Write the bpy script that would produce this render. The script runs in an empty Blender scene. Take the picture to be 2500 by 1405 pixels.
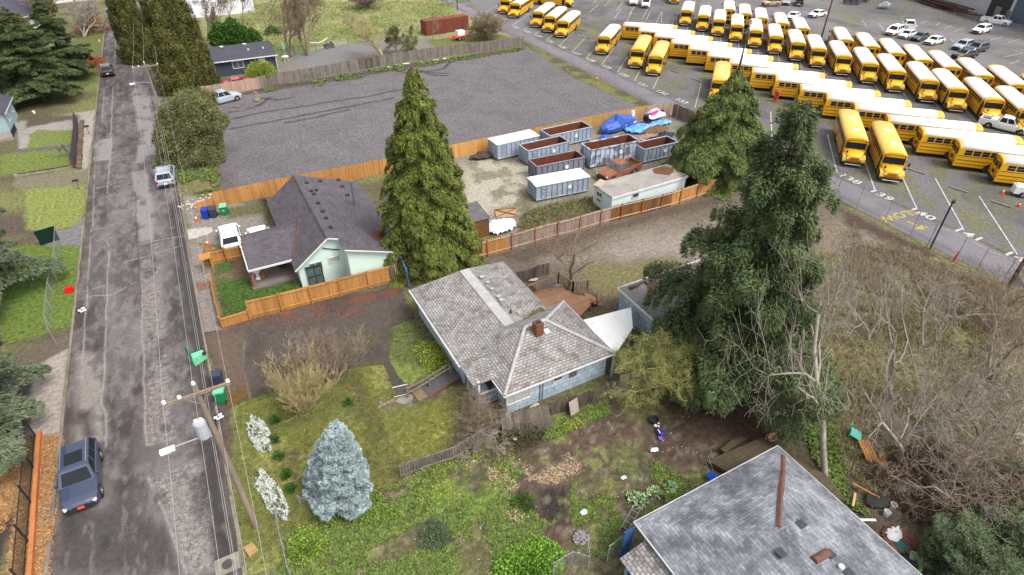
import bpy, math, random
import numpy as np
from mathutils import Vector, Matrix
R=math.radians
# ---------------------------------------------------------------- camera, sky, sun, exposure
F=1443.; TH=math.atan(1052/1443.); CH=29.5; YAW=R(28)
sc=bpy.context.scene
cd=bpy.data.cameras.new("camera"); cam=bpy.data.objects.new("camera",cd); sc.collection.objects.link(cam)
cd.sensor_fit='HORIZONTAL'; cd.sensor_width=36; cd.lens=36*F/2500; cd.clip_end=3000; cd.clip_start=.5
cam.location=(0,0,CH); cam.rotation_euler=(R(90)-TH,0,-YAW)
sc.camera=cam
w=bpy.data.worlds.new("World"); sc.world=w; w.use_nodes=True
wn=w.node_tree.nodes; wl=w.node_tree.links
bg=wn['Background']; sky=wn.new('ShaderNodeTexSky'); sky.sky_type='NISHITA'; sky.sun_disc=False
SUN_EL,SUN_AZ=R(56),R(150)
sky.sun_elevation=SUN_EL; sky.sun_rotation=SUN_AZ; sky.dust_density=4; sky.air_density=1.0
hs=wn.new('ShaderNodeHueSaturation'); hs.inputs['Saturation'].default_value=.2
wl.new(sky.outputs[0],hs.inputs['Color']); wl.new(hs.outputs[0],bg.inputs[0]); bg.inputs[1].default_value=.15
sd=bpy.data.lights.new("sun",'SUN'); sun=bpy.data.objects.new("sun",sd); sc.collection.objects.link(sun)
sd.energy=1.1; sd.angle=R(22); sd.color=(1,.955,.90)
# direction towards the sun: rotation measured like the sky texture
sun.rotation_euler=(R(90)-SUN_EL,0,math.pi-SUN_AZ)
sc.view_settings.view_transform='Standard'; sc.view_settings.look='None'; sc.view_settings.exposure=1.08; sc.view_settings.gamma=1
sc.cycles.max_bounces=6
# ---------------------------------------------------------------- helpers
COL=sc.collection
rnd=random.Random(7)
def G(px,py,z=0.):
    x=(px-1250)/F; y=-(py-702)/F; ct,st=math.cos(TH),math.sin(TH)
    fy=ct+y*st; fz=-st+y*ct; t=(CH-z)/(-fz); r=x*t; f=fy*t
    return (f*math.sin(YAW)+r*math.cos(YAW), f*math.cos(YAW)-r*math.sin(YAW))
def G3(px,py,z=0.):
    a=G(px,py,z); return (a[0],a[1],z)
K=1.5
def S(r,g,b,k=None):
    def l(v):
        v/=255.; return v/12.92 if v<=.04045 else ((v+.055)/1.055)**2.4
    k=k or K
    return tuple(min(.9,l(v)/k) for v in (r,g,b))
MATS={}
def mat(name,c1,c2=None,scale=1.5,rough=.85,spec=.25,metal=0.,isl=0.,bump=0.,bscale=20.,brick=None,contrast=.25,alpha=None,detail=5.,coat=0.,stretch=None,fine=0.,stain=None,objr=0.):
    if name in MATS: return MATS[name]
    m=bpy.data.materials.new(name); m.use_nodes=True; n=m.node_tree.nodes; L=m.node_tree.links; p=n['Principled BSDF']
    p.inputs['Roughness'].default_value=rough; p.inputs['Specular IOR Level'].default_value=spec; p.inputs['Metallic'].default_value=metal
    if coat: p.inputs['Coat Weight'].default_value=coat
    if c2 is None: c2=tuple(v*.8 for v in c1)
    tc=n.new('ShaderNodeTexCoord')
    co=tc.outputs['Object']
    if stretch:
        mp=n.new('ShaderNodeMapping'); mp.inputs['Scale'].default_value=stretch; L.new(co,mp.inputs[0]); co=mp.outputs[0]
    nz=n.new('ShaderNodeTexNoise'); nz.inputs['Scale'].default_value=scale; nz.inputs['Detail'].default_value=detail; nz.inputs['Roughness'].default_value=.65
    L.new(co,nz.inputs['Vector'])
    rp=n.new('ShaderNodeMapRange'); rp.inputs[1].default_value=.5-contrast; rp.inputs[2].default_value=.5+contrast
    L.new(nz.outputs['Fac'],rp.inputs[0])
    mx=n.new('ShaderNodeMix'); mx.data_type='RGBA'; mx.inputs[6].default_value=(*c1,1); mx.inputs[7].default_value=(*c2,1)
    L.new(rp.outputs[0],mx.inputs[0]); out=mx.outputs[2]
    def mul(out,val,lo,hi,flo=0,fhi=1):
        r_=n.new('ShaderNodeMapRange'); r_.inputs[1].default_value=flo; r_.inputs[2].default_value=fhi; r_.inputs[3].default_value=lo; r_.inputs[4].default_value=hi; L.new(val,r_.inputs[0])
        m_=n.new('ShaderNodeMix'); m_.data_type='RGBA'; m_.blend_type='MULTIPLY'; m_.inputs[0].default_value=1
        L.new(out,m_.inputs[6]); L.new(r_.outputs[0],m_.inputs[7]); return m_.outputs[2]
    if isl:
        g=n.new('ShaderNodeNewGeometry'); out=mul(out,g.outputs['Random Per Island'],1-isl,1+isl)
    if fine:
        nf=n.new('ShaderNodeTexNoise'); nf.inputs['Scale'].default_value=scale*9; nf.inputs['Detail'].default_value=3; L.new(tc.outputs['Object'],nf.inputs['Vector'])
        out=mul(out,nf.outputs['Fac'],1-fine,1+fine,.3,.7)
    if objr:
        g=n.new('ShaderNodeObjectInfo'); out=mul(out,g.outputs['Random'],1-objr,1+objr*.4)
    hgt=None
    if brick:
        bt=n.new('ShaderNodeTexBrick'); L.new(tc.outputs['UV'],bt.inputs['Vector'])
        bt.inputs['Scale'].default_value=1; bt.inputs['Brick Width'].default_value=brick[0]; bt.inputs['Row Height'].default_value=brick[1]
        bt.inputs['Mortar Size'].default_value=brick[2]; bt.inputs['Mortar Smooth'].default_value=.3
        v=brick[4] if len(brick)>4 else .2
        bt.inputs['Color1'].default_value=(1-v,1-v,1-v,1); bt.inputs['Color2'].default_value=(1+v,1+v,1+v,1); bt.inputs['Mortar'].default_value=(brick[3],)*3+(1,)
        if len(brick)>5: bt.offset=brick[5]
        m_=n.new('ShaderNodeMix'); m_.data_type='RGBA'; m_.blend_type='MULTIPLY'; m_.inputs[0].default_value=1
        L.new(out,m_.inputs[6]); L.new(bt.outputs['Color'],m_.inputs[7]); out=m_.outputs[2]; hgt=bt.outputs['Fac']
    if stain:  # (colour, scale, threshold): moss, rust or dirt with its own patchy shape
        ns=n.new('ShaderNodeTexNoise'); ns.inputs['Scale'].default_value=stain[1]; ns.inputs['Detail'].default_value=7; ns.inputs['Roughness'].default_value=.7
        mp=n.new('ShaderNodeMapping'); mp.inputs['Location'].default_value=(5.3,2.1,8.8); L.new(tc.outputs['Object'],mp.inputs[0]); L.new(mp.outputs[0],ns.inputs['Vector'])
        r_=n.new('ShaderNodeMapRange'); r_.inputs[1].default_value=stain[2]; r_.inputs[2].default_value=stain[2]+.12; r_.inputs[4].default_value=stain[3] if len(stain)>3 else .8; L.new(ns.outputs['Fac'],r_.inputs[0])
        m_=n.new('ShaderNodeMix'); m_.data_type='RGBA'; m_.inputs[7].default_value=(*stain[0],1)
        L.new(r_.outputs[0],m_.inputs[0]); L.new(out,m_.inputs[6]); out=m_.outputs[2]
    L.new(out,p.inputs['Base Color'])
    if bump:
        nb=n.new('ShaderNodeTexNoise'); nb.inputs['Scale'].default_value=bscale; nb.inputs['Detail'].default_value=4; L.new(tc.outputs['Object'],nb.inputs['Vector'])
        bp=n.new('ShaderNodeBump'); bp.inputs['Strength'].default_value=bump; bp.inputs['Distance'].default_value=.05; L.new(nb.outputs['Fac'],bp.inputs['Height'])
        nrm=bp.outputs[0]
        if hgt is not None:
            b2=n.new('ShaderNodeBump'); b2.inputs['Strength'].default_value=.6; b2.inputs['Distance'].default_value=.02; b2.invert=True
            L.new(hgt,b2.inputs['Height']); L.new(nrm,b2.inputs['Normal']); nrm=b2.outputs[0]
        L.new(nrm,p.inputs['Normal'])
    if alpha=='mesh':   # woven wire: a diamond lattice of thin strands
        sp=n.new('ShaderNodeSeparateXYZ'); L.new(tc.outputs['UV'],sp.inputs[0])
        def M(op,a,b=None):
            q=n.new('ShaderNodeMath'); q.operation=op
            for i,v in enumerate((a,b)):
                if v is None: continue
                if isinstance(v,(int,float)): q.inputs[i].default_value=v
                else: L.new(v,q.inputs[i])
            return q.outputs[0]
        s_=M('ADD',sp.outputs[0],sp.outputs[1]); d_=M('SUBTRACT',sp.outputs[0],sp.outputs[1])
        f=lambda v: M('LESS_THAN',M('FRACT',M('MULTIPLY',v,14.)),.09)
        L.new(M('MAXIMUM',f(s_),f(d_)),p.inputs['Alpha'])
    MATS[name]=m; return m
class MB:
    def __init__(s): s.v=[]; s.f=[]
    def add(s,vs,fs):
        o=len(s.v); s.v+= [tuple(map(float,v)) for v in vs]; s.f+=[tuple(i+o for i in f) for f in fs]; return s
    def box(s,cx,cy,cz,sx,sy,sz,rz=0.,ry=0.,rx=0.):
        M=Matrix.Rotation(rz,3,'Z')@Matrix.Rotation(ry,3,'Y')@Matrix.Rotation(rx,3,'X')
        vs=[Vector((cx,cy,cz))+M@Vector((x*sx/2,y*sy/2,z*sz/2)) for x in(-1,1) for y in(-1,1) for z in(-1,1)]
        return s.add(vs,[(0,1,3,2),(4,6,7,5),(0,4,5,1),(2,3,7,6),(0,2,6,4),(1,5,7,3)])
    def tube(s,p0,p1,r0,r1=None,n=8,cap=True):
        r1=r0 if r1 is None else r1; p0=Vector(p0);p1=Vector(p1); d=(p1-p0)
        if d.length<1e-6: return s
        d.normalize(); a=d.orthogonal().normalized(); b=d.cross(a)
        vs=[]
        for p,r in((p0,r0),(p1,r1)):
            for i in range(n):
                t=2*math.pi*i/n; vs.append(p+(a*math.cos(t)+b*math.sin(t))*r)
        fs=[(i,(i+1)%n,n+(i+1)%n,n+i) for i in range(n)]
        if cap: fs+=[tuple(range(n))[::-1],tuple(range(n,2*n))]
        return s.add(vs,fs)
    def path(s,pts,r,n=6):
        for a,b in zip(pts[:-1],pts[1:]): s.tube(a,b,r,r,n)
        return s
    def slab(s,pts,t):
        n=len(pts); vs=list(pts)+[(p[0],p[1],p[2]-t) for p in pts]
        return s.add(vs,[tuple(range(n)),tuple(range(2*n-1,n-1,-1))]+[(i,n+i,n+(i+1)%n,(i+1)%n) for i in range(n)])
    def wallp(s,pts,t,nx,ny):   # vertical polygon given thickness t along -(nx,ny)
        n=len(pts); vs=list(pts)+[(p[0]-nx*t,p[1]-ny*t,p[2]) for p in pts]
        return s.add(vs,[tuple(range(n)),tuple(range(2*n-1,n-1,-1))]+[(i,n+i,n+(i+1)%n,(i+1)%n) for i in range(n)])
    def quad(s,*p): return s.add(p,[tuple(range(len(p)))])
    def loft(s,rings,closed=True,caps=True):
        n=len(rings[0]); vs=[p for r in rings for p in r]; fs=[]
        for k in range(len(rings)-1):
            for i in range(n if closed else n-1):
                j=(i+1)%n; fs.append((k*n+i,k*n+j,(k+1)*n+j,(k+1)*n+i))
        if caps: fs+=[tuple(range(n))[::-1],tuple(range((len(rings)-1)*n,len(rings)*n))]
        return s.add(vs,fs)
    def lathe(s,prof,n=16,c=(0,0,0)):
        return s.loft([[(c[0]+r*math.cos(2*math.pi*i/n),c[1]+r*math.sin(2*math.pi*i/n),c[2]+z) for i in range(n)] for r,z in prof])
    def ball(s,c,r,sz=1.,n=10,jit=0.,rg=None):
        rg=rg or rnd; rings=[]
        for k in range(7):
            a=math.pi*(k/6-.5); rings.append([(c[0]+r*max(.03,math.cos(a))*math.cos(6.2832*i/n)*(1+rg.uniform(-jit,jit)),c[1]+r*max(.03,math.cos(a))*math.sin(6.2832*i/n)*(1+rg.uniform(-jit,jit)),c[2]+r*sz*math.sin(a)*(1+rg.uniform(-jit,jit))) for i in range(n)])
        return s.loft(rings)
    def done(s,name,m,parent=None,smooth=False,**kw):
        me=bpy.data.meshes.new(name); me.from_pydata(s.v,[],s.f); me.update()
        import bmesh
        bm=bmesh.new(); bm.from_mesh(me); bmesh.ops.recalc_face_normals(bm,faces=bm.faces)
        uv=bm.loops.layers.uv.new('UVMap'); Z=Vector((0,0,1))
        for f in bm.faces:
            nn=f.normal; u=Z.cross(nn); u=Vector((1,0,0)) if u.length<.05 else u.normalized(); v=nn.cross(u)
            for l in f.loops: l[uv].uv=(l.vert.co.dot(u),l.vert.co.dot(v))
            f.smooth=smooth
        bm.to_mesh(me); bm.free()
        me.materials.append(m); return link(name,me,parent,**kw)
def link(name,me,parent=None,loc=None,rz=None,**kw):
    o=bpy.data.objects.new(name,me); COL.objects.link(o)
    if parent: o.parent=parent
    if loc: o.location=loc
    if rz is not None: o.rotation_euler=(0,0,rz)
    tag(o,**kw); return o
def tag(o,label=None,cat=None,group=None,kind=None):
    if label: o['label']=label
    if cat: o['category']=cat
    if group: o['group']=group
    if kind: o['kind']=kind
    return o
def thing(name,label,cat,loc=(0,0,0),rz=0.,group=None):
    if len(loc)==2: loc=(loc[0],loc[1],0)
    return link(name,None,None,loc=loc,rz=rz,label=label,cat=cat,group=group)
def copy(root,loc,rz,label,group=None,swap=None):
    r=root.copy(); COL.objects.link(r); r.location=loc if len(loc)==3 else (*loc,0); r.rotation_euler=(0,0,rz); r['label']=label
    if group: r['group']=group
    for ch in list(root.children):
        c=ch.copy(); COL.objects.link(c); c.parent=r
        if swap and ch.data and ch.data.materials and ch.data.materials[0] in swap:
            c.data=ch.data.copy(); c.data.materials[0]=swap[ch.data.materials[0]]
        for g in ch.children:
            d=g.copy(); COL.objects.link(d); d.parent=c
    return r
def text(name,s,m,parent,size,M,label=None,kind=None,thick=.0,cat=None,stretch=1.,bold=0.):
    cu=bpy.data.curves.new(name,'FONT'); cu.body=s; cu.size=size; cu.align_x='CENTER'; cu.align_y='CENTER'; cu.extrude=thick; cu.offset=bold
    cu.resolution_u=2
    t=bpy.data.objects.new('tmp',cu); COL.objects.link(t); bpy.context.view_layer.update()
    me=bpy.data.meshes.new_from_object(t.evaluated_get(bpy.context.evaluated_depsgraph_get())); bpy.data.objects.remove(t)
    me.name=name; me.transform(Matrix.Diagonal((stretch,1,1,1))); me.materials.clear(); me.materials.append(m); me.transform(M)
    return link(name,me,parent,label=label,kind=kind,cat=cat)
def frame3(o,x,y):  # matrix: local x,y axes and origin
    x=Vector(x).normalized(); y=Vector(y).normalized(); z=x.cross(y)
    M=Matrix.Identity(4)
    for i in range(3): M[i][0]=x[i]; M[i][1]=y[i]; M[i][2]=z[i]; M[i][3]=o[i]
    return M
# ---- numpy value noise
def vnoise(x,y,seed=0):
    xi=np.floor(x).astype(np.int64); yi=np.floor(y).astype(np.int64); fx=x-xi; fy=y-yi
    fx=fx*fx*(3-2*fx); fy=fy*fy*(3-2*fy)
    def h(a,b):
        n=(a*374761393+b*668265263+seed*1442695041)&0xffffffff
        n=((n^(n>>13))*1274126177)&0xffffffff; n=n^(n>>16)
        return (n&0xffff)/65535.
    return (h(xi,yi)*(1-fx)+h(xi+1,yi)*fx)*(1-fy)+(h(xi,yi+1)*(1-fx)+h(xi+1,yi+1)*fx)*fy
def fbm(x,y,s,seed=0,o=4):
    t=0;a=.5;n=0
    for k in range(o): t=t+a*vnoise(x*s*2**k+17*k,y*s*2**k-9*k,seed+k); n+=a; a*=.55
    return t/n
def sdist(X,Y,poly):
    d=np.full(X.shape,1e9); inside=np.zeros(X.shape,bool); n=len(poly)
    for i in range(n):
        ax,ay=poly[i]; bx,by=poly[(i+1)%n]; ex,ey=bx-ax,by-ay
        t=np.clip(((X-ax)*ex+(Y-ay)*ey)/(ex*ex+ey*ey+1e-9),0,1)
        d=np.minimum(d,np.hypot(X-ax-t*ex,Y-ay-t*ey))
        if abs(by-ay)>1e-9:
            c=((ay>Y)!=(by>Y))&(X<(bx-ax)*(Y-ay)/(by-ay)+ax); inside^=c
    return np.where(inside,-d,d)
class Sheet:
    def __init__(s,xs,ys,base,veg=0.):
        s.xs=np.array(xs);s.ys=np.array(ys); s.X,s.Y=np.meshgrid(s.xs,s.ys); s.C=np.zeros(s.X.shape+(4,)); s.C[...,:3]=base; s.C[...,3]=veg
        s.wx=fbm(s.X,s.Y,.5,1)-.5; s.wy=fbm(s.X,s.Y,.5,11)-.5; s.fx=fbm(s.X,s.Y,2.2,21)-.5
        s.keep=None; s.sat=.12
    def mix(s,a,col,veg=None):
        a=np.clip(a,0,1)[...,None]; s.C[...,:3]=s.C[...,:3]*(1-a)+np.array(col)*a
        if veg is not None: s.C[...,3]=s.C[...,3]*(1-a[...,0])+veg*a[...,0]
    def sd(s,pts,wob): return sdist(s.X+s.wx*wob*2,s.Y+s.wy*wob*2,pts)+s.fx*wob*.8
    def poly(s,pts,col,soft=.3,wob=.6,a=1.,veg=None,px=True):
        if px: pts=[G(*p) for p in pts]
        s.mix((.5-s.sd(pts,wob)/soft)*a,col,veg); return s
    def line(s,pts,col,width=.08,a=1.,wob=.3,px=True,brk=0.,veg=None):
        if px: pts=[G(*p) for p in pts]
        d=np.full(s.X.shape,1e9); X=s.X+s.wx*wob; Y=s.Y+s.wy*wob
        for (ax,ay),(bx,by) in zip(pts[:-1],pts[1:]):
            ex,ey=bx-ax,by-ay; t=np.clip(((X-ax)*ex+(Y-ay)*ey)/(ex*ex+ey*ey+1e-9),0,1); d=np.minimum(d,np.hypot(X-ax-t*ex,Y-ay-t*ey))
        k=1.
        if brk: k=np.clip((fbm(s.X,s.Y,.8,77)-brk)*8,0,1)
        s.mix(np.clip(1.3-d/width,0,1)*a*k,col,veg); return s
    def noise(s,col,scale,thr,soft=.1,seed=5,a=1.,mask=None,veg=None,stretch=(1,1),rot=0):
        c,q=math.cos(rot),math.sin(rot)
        v=fbm((s.X*c+s.Y*q)*stretch[0],(-s.X*q+s.Y*c)*stretch[1],scale,seed,5); k=np.clip((v-thr)/soft+.5,0,1)*a
        if mask is not None: k=k*np.clip(.5-s.sd([G(*p) for p in mask],.8)/.8,0,1)
        s.mix(k,col,veg); return s
    def clip(s,pts,wob=.25,px=True):
        if px: pts=[G(*p) for p in pts]
        s.keep=s.sd(pts,wob); return s
    def done(s,name,m,z,hf=None,**kw):
        ny,nx=s.X.shape; Z=np.full(s.X.shape,z) if hf is None else z+hf(s.X,s.Y)
        v=np.stack([s.X,s.Y,Z],-1).reshape(-1,3); C=s.C.reshape(-1,4).copy(); L_=C[:,:3].mean(1,keepdims=True); C[:,:3]=C[:,:3]*(1-s.sat)+L_*s.sat
        i=np.arange(ny*nx).reshape(ny,nx); q=np.stack([i[:-1,:-1],i[:-1,1:],i[1:,1:],i[1:,:-1]],-1).reshape(-1,4)
        if s.keep is not None:
            k=s.keep.reshape(-1); q=q[k[q].mean(1)<0]; u,inv=np.unique(q,return_inverse=True); q=inv.reshape(-1,4); v=v[u]; C=C[u]
        me=npmesh(name,v,q); ca=me.color_attributes.new('Col','FLOAT_COLOR','POINT'); ca.data.foreach_set('color',C.astype(np.float32).ravel())
        me.materials.append(m); return link(name,me,None,kind='structure',**kw)
def npmesh(name,v,q):
    me=bpy.data.meshes.new(name); k=q.shape[1]
    me.vertices.add(len(v)); me.vertices.foreach_set('co',np.ascontiguousarray(v,dtype=np.float32).ravel())
    me.loops.add(len(q)*k); me.loops.foreach_set('vertex_index',np.ascontiguousarray(q,dtype=np.int32).ravel())
    me.polygons.add(len(q)); me.polygons.foreach_set('loop_start',np.arange(0,len(q)*k,k,dtype=np.int32))
    try: me.polygons.foreach_set('loop_total',np.full(len(q),k,dtype=np.int32))
    except Exception: pass
    me.update(calc_edges=True); return me
def groundmat(name,fine=.35,fs=14.,crack=False,speck=.0,bump=.5):
    m=bpy.data.materials.new(name); m.use_nodes=True; n=m.node_tree.nodes; L=m.node_tree.links; p=n['Principled BSDF']
    p.inputs['Roughness'].default_value=.92; p.inputs['Specular IOR Level'].default_value=.15
    at=n.new('ShaderNodeAttribute'); at.attribute_name='Col'; tc=n.new('ShaderNodeTexCoord'); out=at.outputs['Color']; hs_=[]
    def mul(out,val,lo,hi,flo,fhi):
        r_=n.new('ShaderNodeMapRange'); r_.inputs[1].default_value=flo; r_.inputs[2].default_value=fhi; L.new(val,r_.inputs[0])
        for i,v in((3,lo),(4,hi)):
            if isinstance(v,float): r_.inputs[i].default_value=v
            else: L.new(v,r_.inputs[i])
        m_=n.new('ShaderNodeMix'); m_.data_type='RGBA'; m_.blend_type='MULTIPLY'; m_.inputs[0].default_value=1
        L.new(out,m_.inputs[6]); L.new(r_.outputs[0],m_.inputs[7]); return m_.outputs[2]
    def nz(sc_,d=3,r=.6):
        a=n.new('ShaderNodeTexNoise'); a.inputs['Scale'].default_value=sc_; a.inputs['Detail'].default_value=d; a.inputs['Roughness'].default_value=r; L.new(tc.outputs['Object'],a.inputs['Vector']); return a.outputs['Fac']
    a1=nz(fs); out=mul(out,a1,1-fine,1+fine,.32,.68)
    a2=nz(fs*.22,5); out=mul(out,a2,1-fine*.8,1+fine*.8,.3,.7)
    # vegetation gets stronger clumping, driven by the alpha of the attribute
    va=at.outputs['Alpha']; lo=n.new('ShaderNodeMath'); lo.operation='MULTIPLY_ADD'; lo.inputs[1].default_value=-.45; lo.inputs[2].default_value=1; L.new(va,lo.inputs[0])
    hi=n.new('ShaderNodeMath'); hi.operation='MULTIPLY_ADD'; hi.inputs[1].default_value=.45; hi.inputs[2].default_value=1; L.new(va,hi.inputs[0])
    a3=nz(3.1,6,.75); out=mul(out,a3,lo.outputs[0],hi.outputs[0],.35,.65)
    if speck:
        vo=n.new('ShaderNodeTexVoronoi'); vo.inputs['Scale'].default_value=9; L.new(tc.outputs['Object'],vo.inputs['Vector'])
        sp=n.new('ShaderNodeSeparateColor'); L.new(vo.outputs['Color'],sp.inputs[0]); out=mul(out,sp.outputs[0],1-speck*.5,1+speck,.1,.95)
    if crack:
        vo=n.new('ShaderNodeTexVoronoi'); vo.feature='DISTANCE_TO_EDGE'; vo.inputs['Scale'].default_value=3.2; 
        mp=n.new('ShaderNodeMapping'); wv=n.new('ShaderNodeTexNoise'); wv.inputs['Scale'].default_value=3
        ad=n.new('ShaderNodeMix'); ad.data_type='RGBA'; ad.blend_type='ADD'; ad.inputs[0].default_value=.25
        L.new(tc.outputs['Object'],wv.inputs['Vector']); L.new(tc.outputs['Object'],ad.inputs[6]); L.new(wv.outputs['Color'],ad.inputs[7]); L.new(ad.outputs[2],vo.inputs['Vector'])
        lt=n.new('ShaderNodeMapRange'); lt.inputs[1].default_value=.015; lt.inputs[2].default_value=.05; lt.inputs[3].default_value=.5; lt.inputs[4].default_value=0.; L.new(vo.outputs['Distance'],lt.inputs[0])
        f_=n.new('ShaderNodeMath'); f_.operation='MULTIPLY'; L.new(lt.outputs[0],f_.inputs[0]); L.new(va,f_.inputs[1])
        m_=n.new('ShaderNodeMix'); m_.data_type='RGBA'; m_.inputs[7].default_value=(.02,.019,.018,1); L.new(f_.outputs[0],m_.inputs[0]); L.new(out,m_.inputs[6]); out=m_.outputs[2]
    L.new(out,p.inputs['Base Color'])
    bp=n.new('ShaderNodeBump'); bp.inputs['Strength'].default_value=bump; bp.inputs['Distance'].default_value=.08; L.new(a1,bp.inputs['Height'])
    b2=n.new('ShaderNodeBump'); b2.inputs['Distance'].default_value=.25; b2.inputs['Strength'].default_value=bump*.8; L.new(a3,b2.inputs['Height']); L.new(bp.outputs[0],b2.inputs['Normal']); L.new(b2.outputs[0],p.inputs['Normal'])
    return m
# ================================================================ ground, road, lots
GRASS=S(134,138,66); LAWN=S(128,142,52); DGRASS=S(72,92,36); DIRT=S(104,88,74); DDIRT=S(80,68,58); GRAV=S(160,150,138); PALE=S(176,168,158); MOSS=S(118,116,60); WEED=S(110,140,44); BRUSH=S(128,112,90); CONC=S(168,158,148); BARK=S(158,118,70)
gm=groundmat('soil and grass',.38,13.,bump=.7)
xs=np.arange(-66,62.01,.25); ys=np.concatenate([np.arange(-6,70,.22),np.arange(70,215,.55)])
g=Sheet(xs,ys,S(112,106,72),.8); g.sat=.2
g.noise(DIRT,.12,.56,.15,3,veg=.4); g.noise(GRASS,.2,.55,.2,9,a=.8,veg=1)
# far field beyond the grey shed
g.poly([(520,190),(900,150),(1278,100),(1255,60),(1130,0),(700,-60),(480,0)],S(150,152,88),1.2,1.2,veg=.9)
g.noise(S(170,160,110),.25,.5,.2,31,a=.7,mask=[(520,190),(1278,100),(1130,-20),(500,-20)])
g.noise(S(128,146,66),.15,.56,.12,33,a=.8,mask=[(520,190),(1278,100),(1130,-20),(500,-20)],veg=1)
g.poly([(560,205),(600,165),(700,150),(860,110),(1040,95),(1180,100),(1276,92),(1279,98),(900,152),(520,222)],S(140,132,120),.8,.8,veg=.2)
g.poly([(690,140),(900,95),(1010,85),(1000,110),(760,165)],S(135,133,130),.8,.5,veg=.1)
g.poly([(1040,100),(1180,80),(1250,90),(1270,100),(1060,118)],S(120,122,62),.8,.8,veg=1)
# left of the street, from far to near
g.poly([(150,240),(235,200),(250,110),(262,60),(215,60),(160,130),(40,230),(40,262)],S(106,116,50),.7,.6,veg=1)
g.poly([(30,300),(235,268),(225,318),(60,330),(20,330)],S(168,160,148),.5,.5,veg=.1)
g.poly([(60,285),(190,280),(188,292),(60,312)],S(104,92,74),.5,.5,veg=.3)
g.poly([(90,318),(182,318),(178,352),(60,368),(40,350)],S(124,140,58),.25,.25,veg=1)
g.poly([(40,368),(176,358),(180,412),(60,424),(0,428),(0,380)],S(122,136,50),.3,.3,veg=1)
g.poly([(38,366),(176,351),(177,359),(40,375)],S(110,108,100),.15,.1,veg=0)
g.poly([(42,330),(70,330),(66,360),(44,364)],S(172,160,158),.2,.3,veg=0)
g.poly([(196,318),(232,270),(226,338),(214,412),(190,418)],S(178,168,156),.2,.15,veg=0)
g.poly([(40,432),(215,415),(208,450),(60,462),(30,450)],S(134,126,98),.5,.5,veg=.3)
g.poly([(60,462),(214,450),(206,530),(182,552),(118,566),(60,560)],S(142,152,62),.4,.3,veg=1)
g.poly([(95,570),(175,556),(205,532),(198,598),(130,604),(90,590)],S(134,130,130),.2,.3,veg=.1)
g.poly([(0,600),(200,598),(182,792),(120,812),(0,845)],S(112,134,40),.3,.3,veg=1)
g.poly([(0,640),(140,625),(128,700),(0,760)],S(84,120,30),1.2,.6,a=.8,veg=1)
g.poly([(60,850),(176,808),(166,850),(120,885),(40,890)],S(120,106,90),.5,.5,veg=.2)
g.poly([(84,895),(168,850),(152,1062),(54,1066),(60,960)],S(182,168,156),.25,.12,veg=0)
g.poly([(-60,900),(84,895),(54,1066),(-60,1110)],S(100,92,84),.4,.5,veg=.3)
for p in ([(56,1068),(152,1064),(122,1405),(10,1420)],[(-60,1110),(52,1075),(16,1290),(-60,1330)]): g.poly(p,S(172,132,84),.15,.12,veg=.9)
g.poly([(78,1245),(134,1226),(128,1275),(72,1282)],S(140,134,120),.15,.1,veg=.1)
g.poly([(-40,1290),(30,1260),(0,1405),(-60,1420)],S(72,64,58),.4,.4,veg=.2)
# right of the street
g.poly([(405,350),(440,395),(500,385),(530,400),(545,470),(500,480),(445,478),(425,440)],S(128,122,72),.5,.6,veg=.8)
g.poly([(500,400),(530,395),(545,470),(510,465)],S(132,104,80),.5,.6,a=.8)
g.poly([(445,478),(525,485),(640,500),(655,560),(580,600),(470,590)],S(150,142,130),.4,.4,veg=.1)
g.poly([(530,510),(645,492),(655,520),(560,535)],S(112,110,66),.6,.5,a=.8,veg=.8)
g.poly([(452,560),(515,555),(518,568),(455,588)],S(205,198,186),.1,.1,veg=0)
g.poly([(455,590),(505,610),(520,680),(545,800),(500,815),(480,740),(462,650)],S(152,142,132),.25,.3,veg=.1)
g.poly([(474,690),(516,688),(520,705),(478,712)],S(150,106,82),.3,.3,veg=.1)
g.poly([(525,640),(590,628),(620,680),(600,690),(530,660)],S(128,96,74),.3,.3,veg=.2)
g.poly([(526,640),(570,634),(572,660),(530,668)],S(84,110,46),.25,.2,veg=1)
g.poly([(530,690),(620,676),(735,690),(740,715),(612,745),(548,775)],S(86,112,46),.25,.25,veg=1)
g.poly([(528,722),(560,735),(562,770),(545,772)],S(96,84,60),.3,.3)
# gravel yard with the steel skips
g.poly([(920,410),(1200,345),(1590,265),(1690,300),(1790,420),(1450,500),(1240,580),(1170,560),(1150,530)],S(150,140,122),.6,.5,veg=.3)
g.poly([(1130,400),(1200,385),(1290,415),(1300,470),(1230,525),(1160,530),(1135,480)],S(188,178,158),1.5,.8,veg=.1)
g.noise(S(118,112,76),.5,.55,.12,41,a=.7,mask=[(1120,380),(1690,300),(1790,420),(1240,580)],veg=.8)
g.poly([(1280,520),(1450,490),(1455,520),(1330,560),(1260,560)],S(100,96,64),.6,.6,veg=1)
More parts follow.
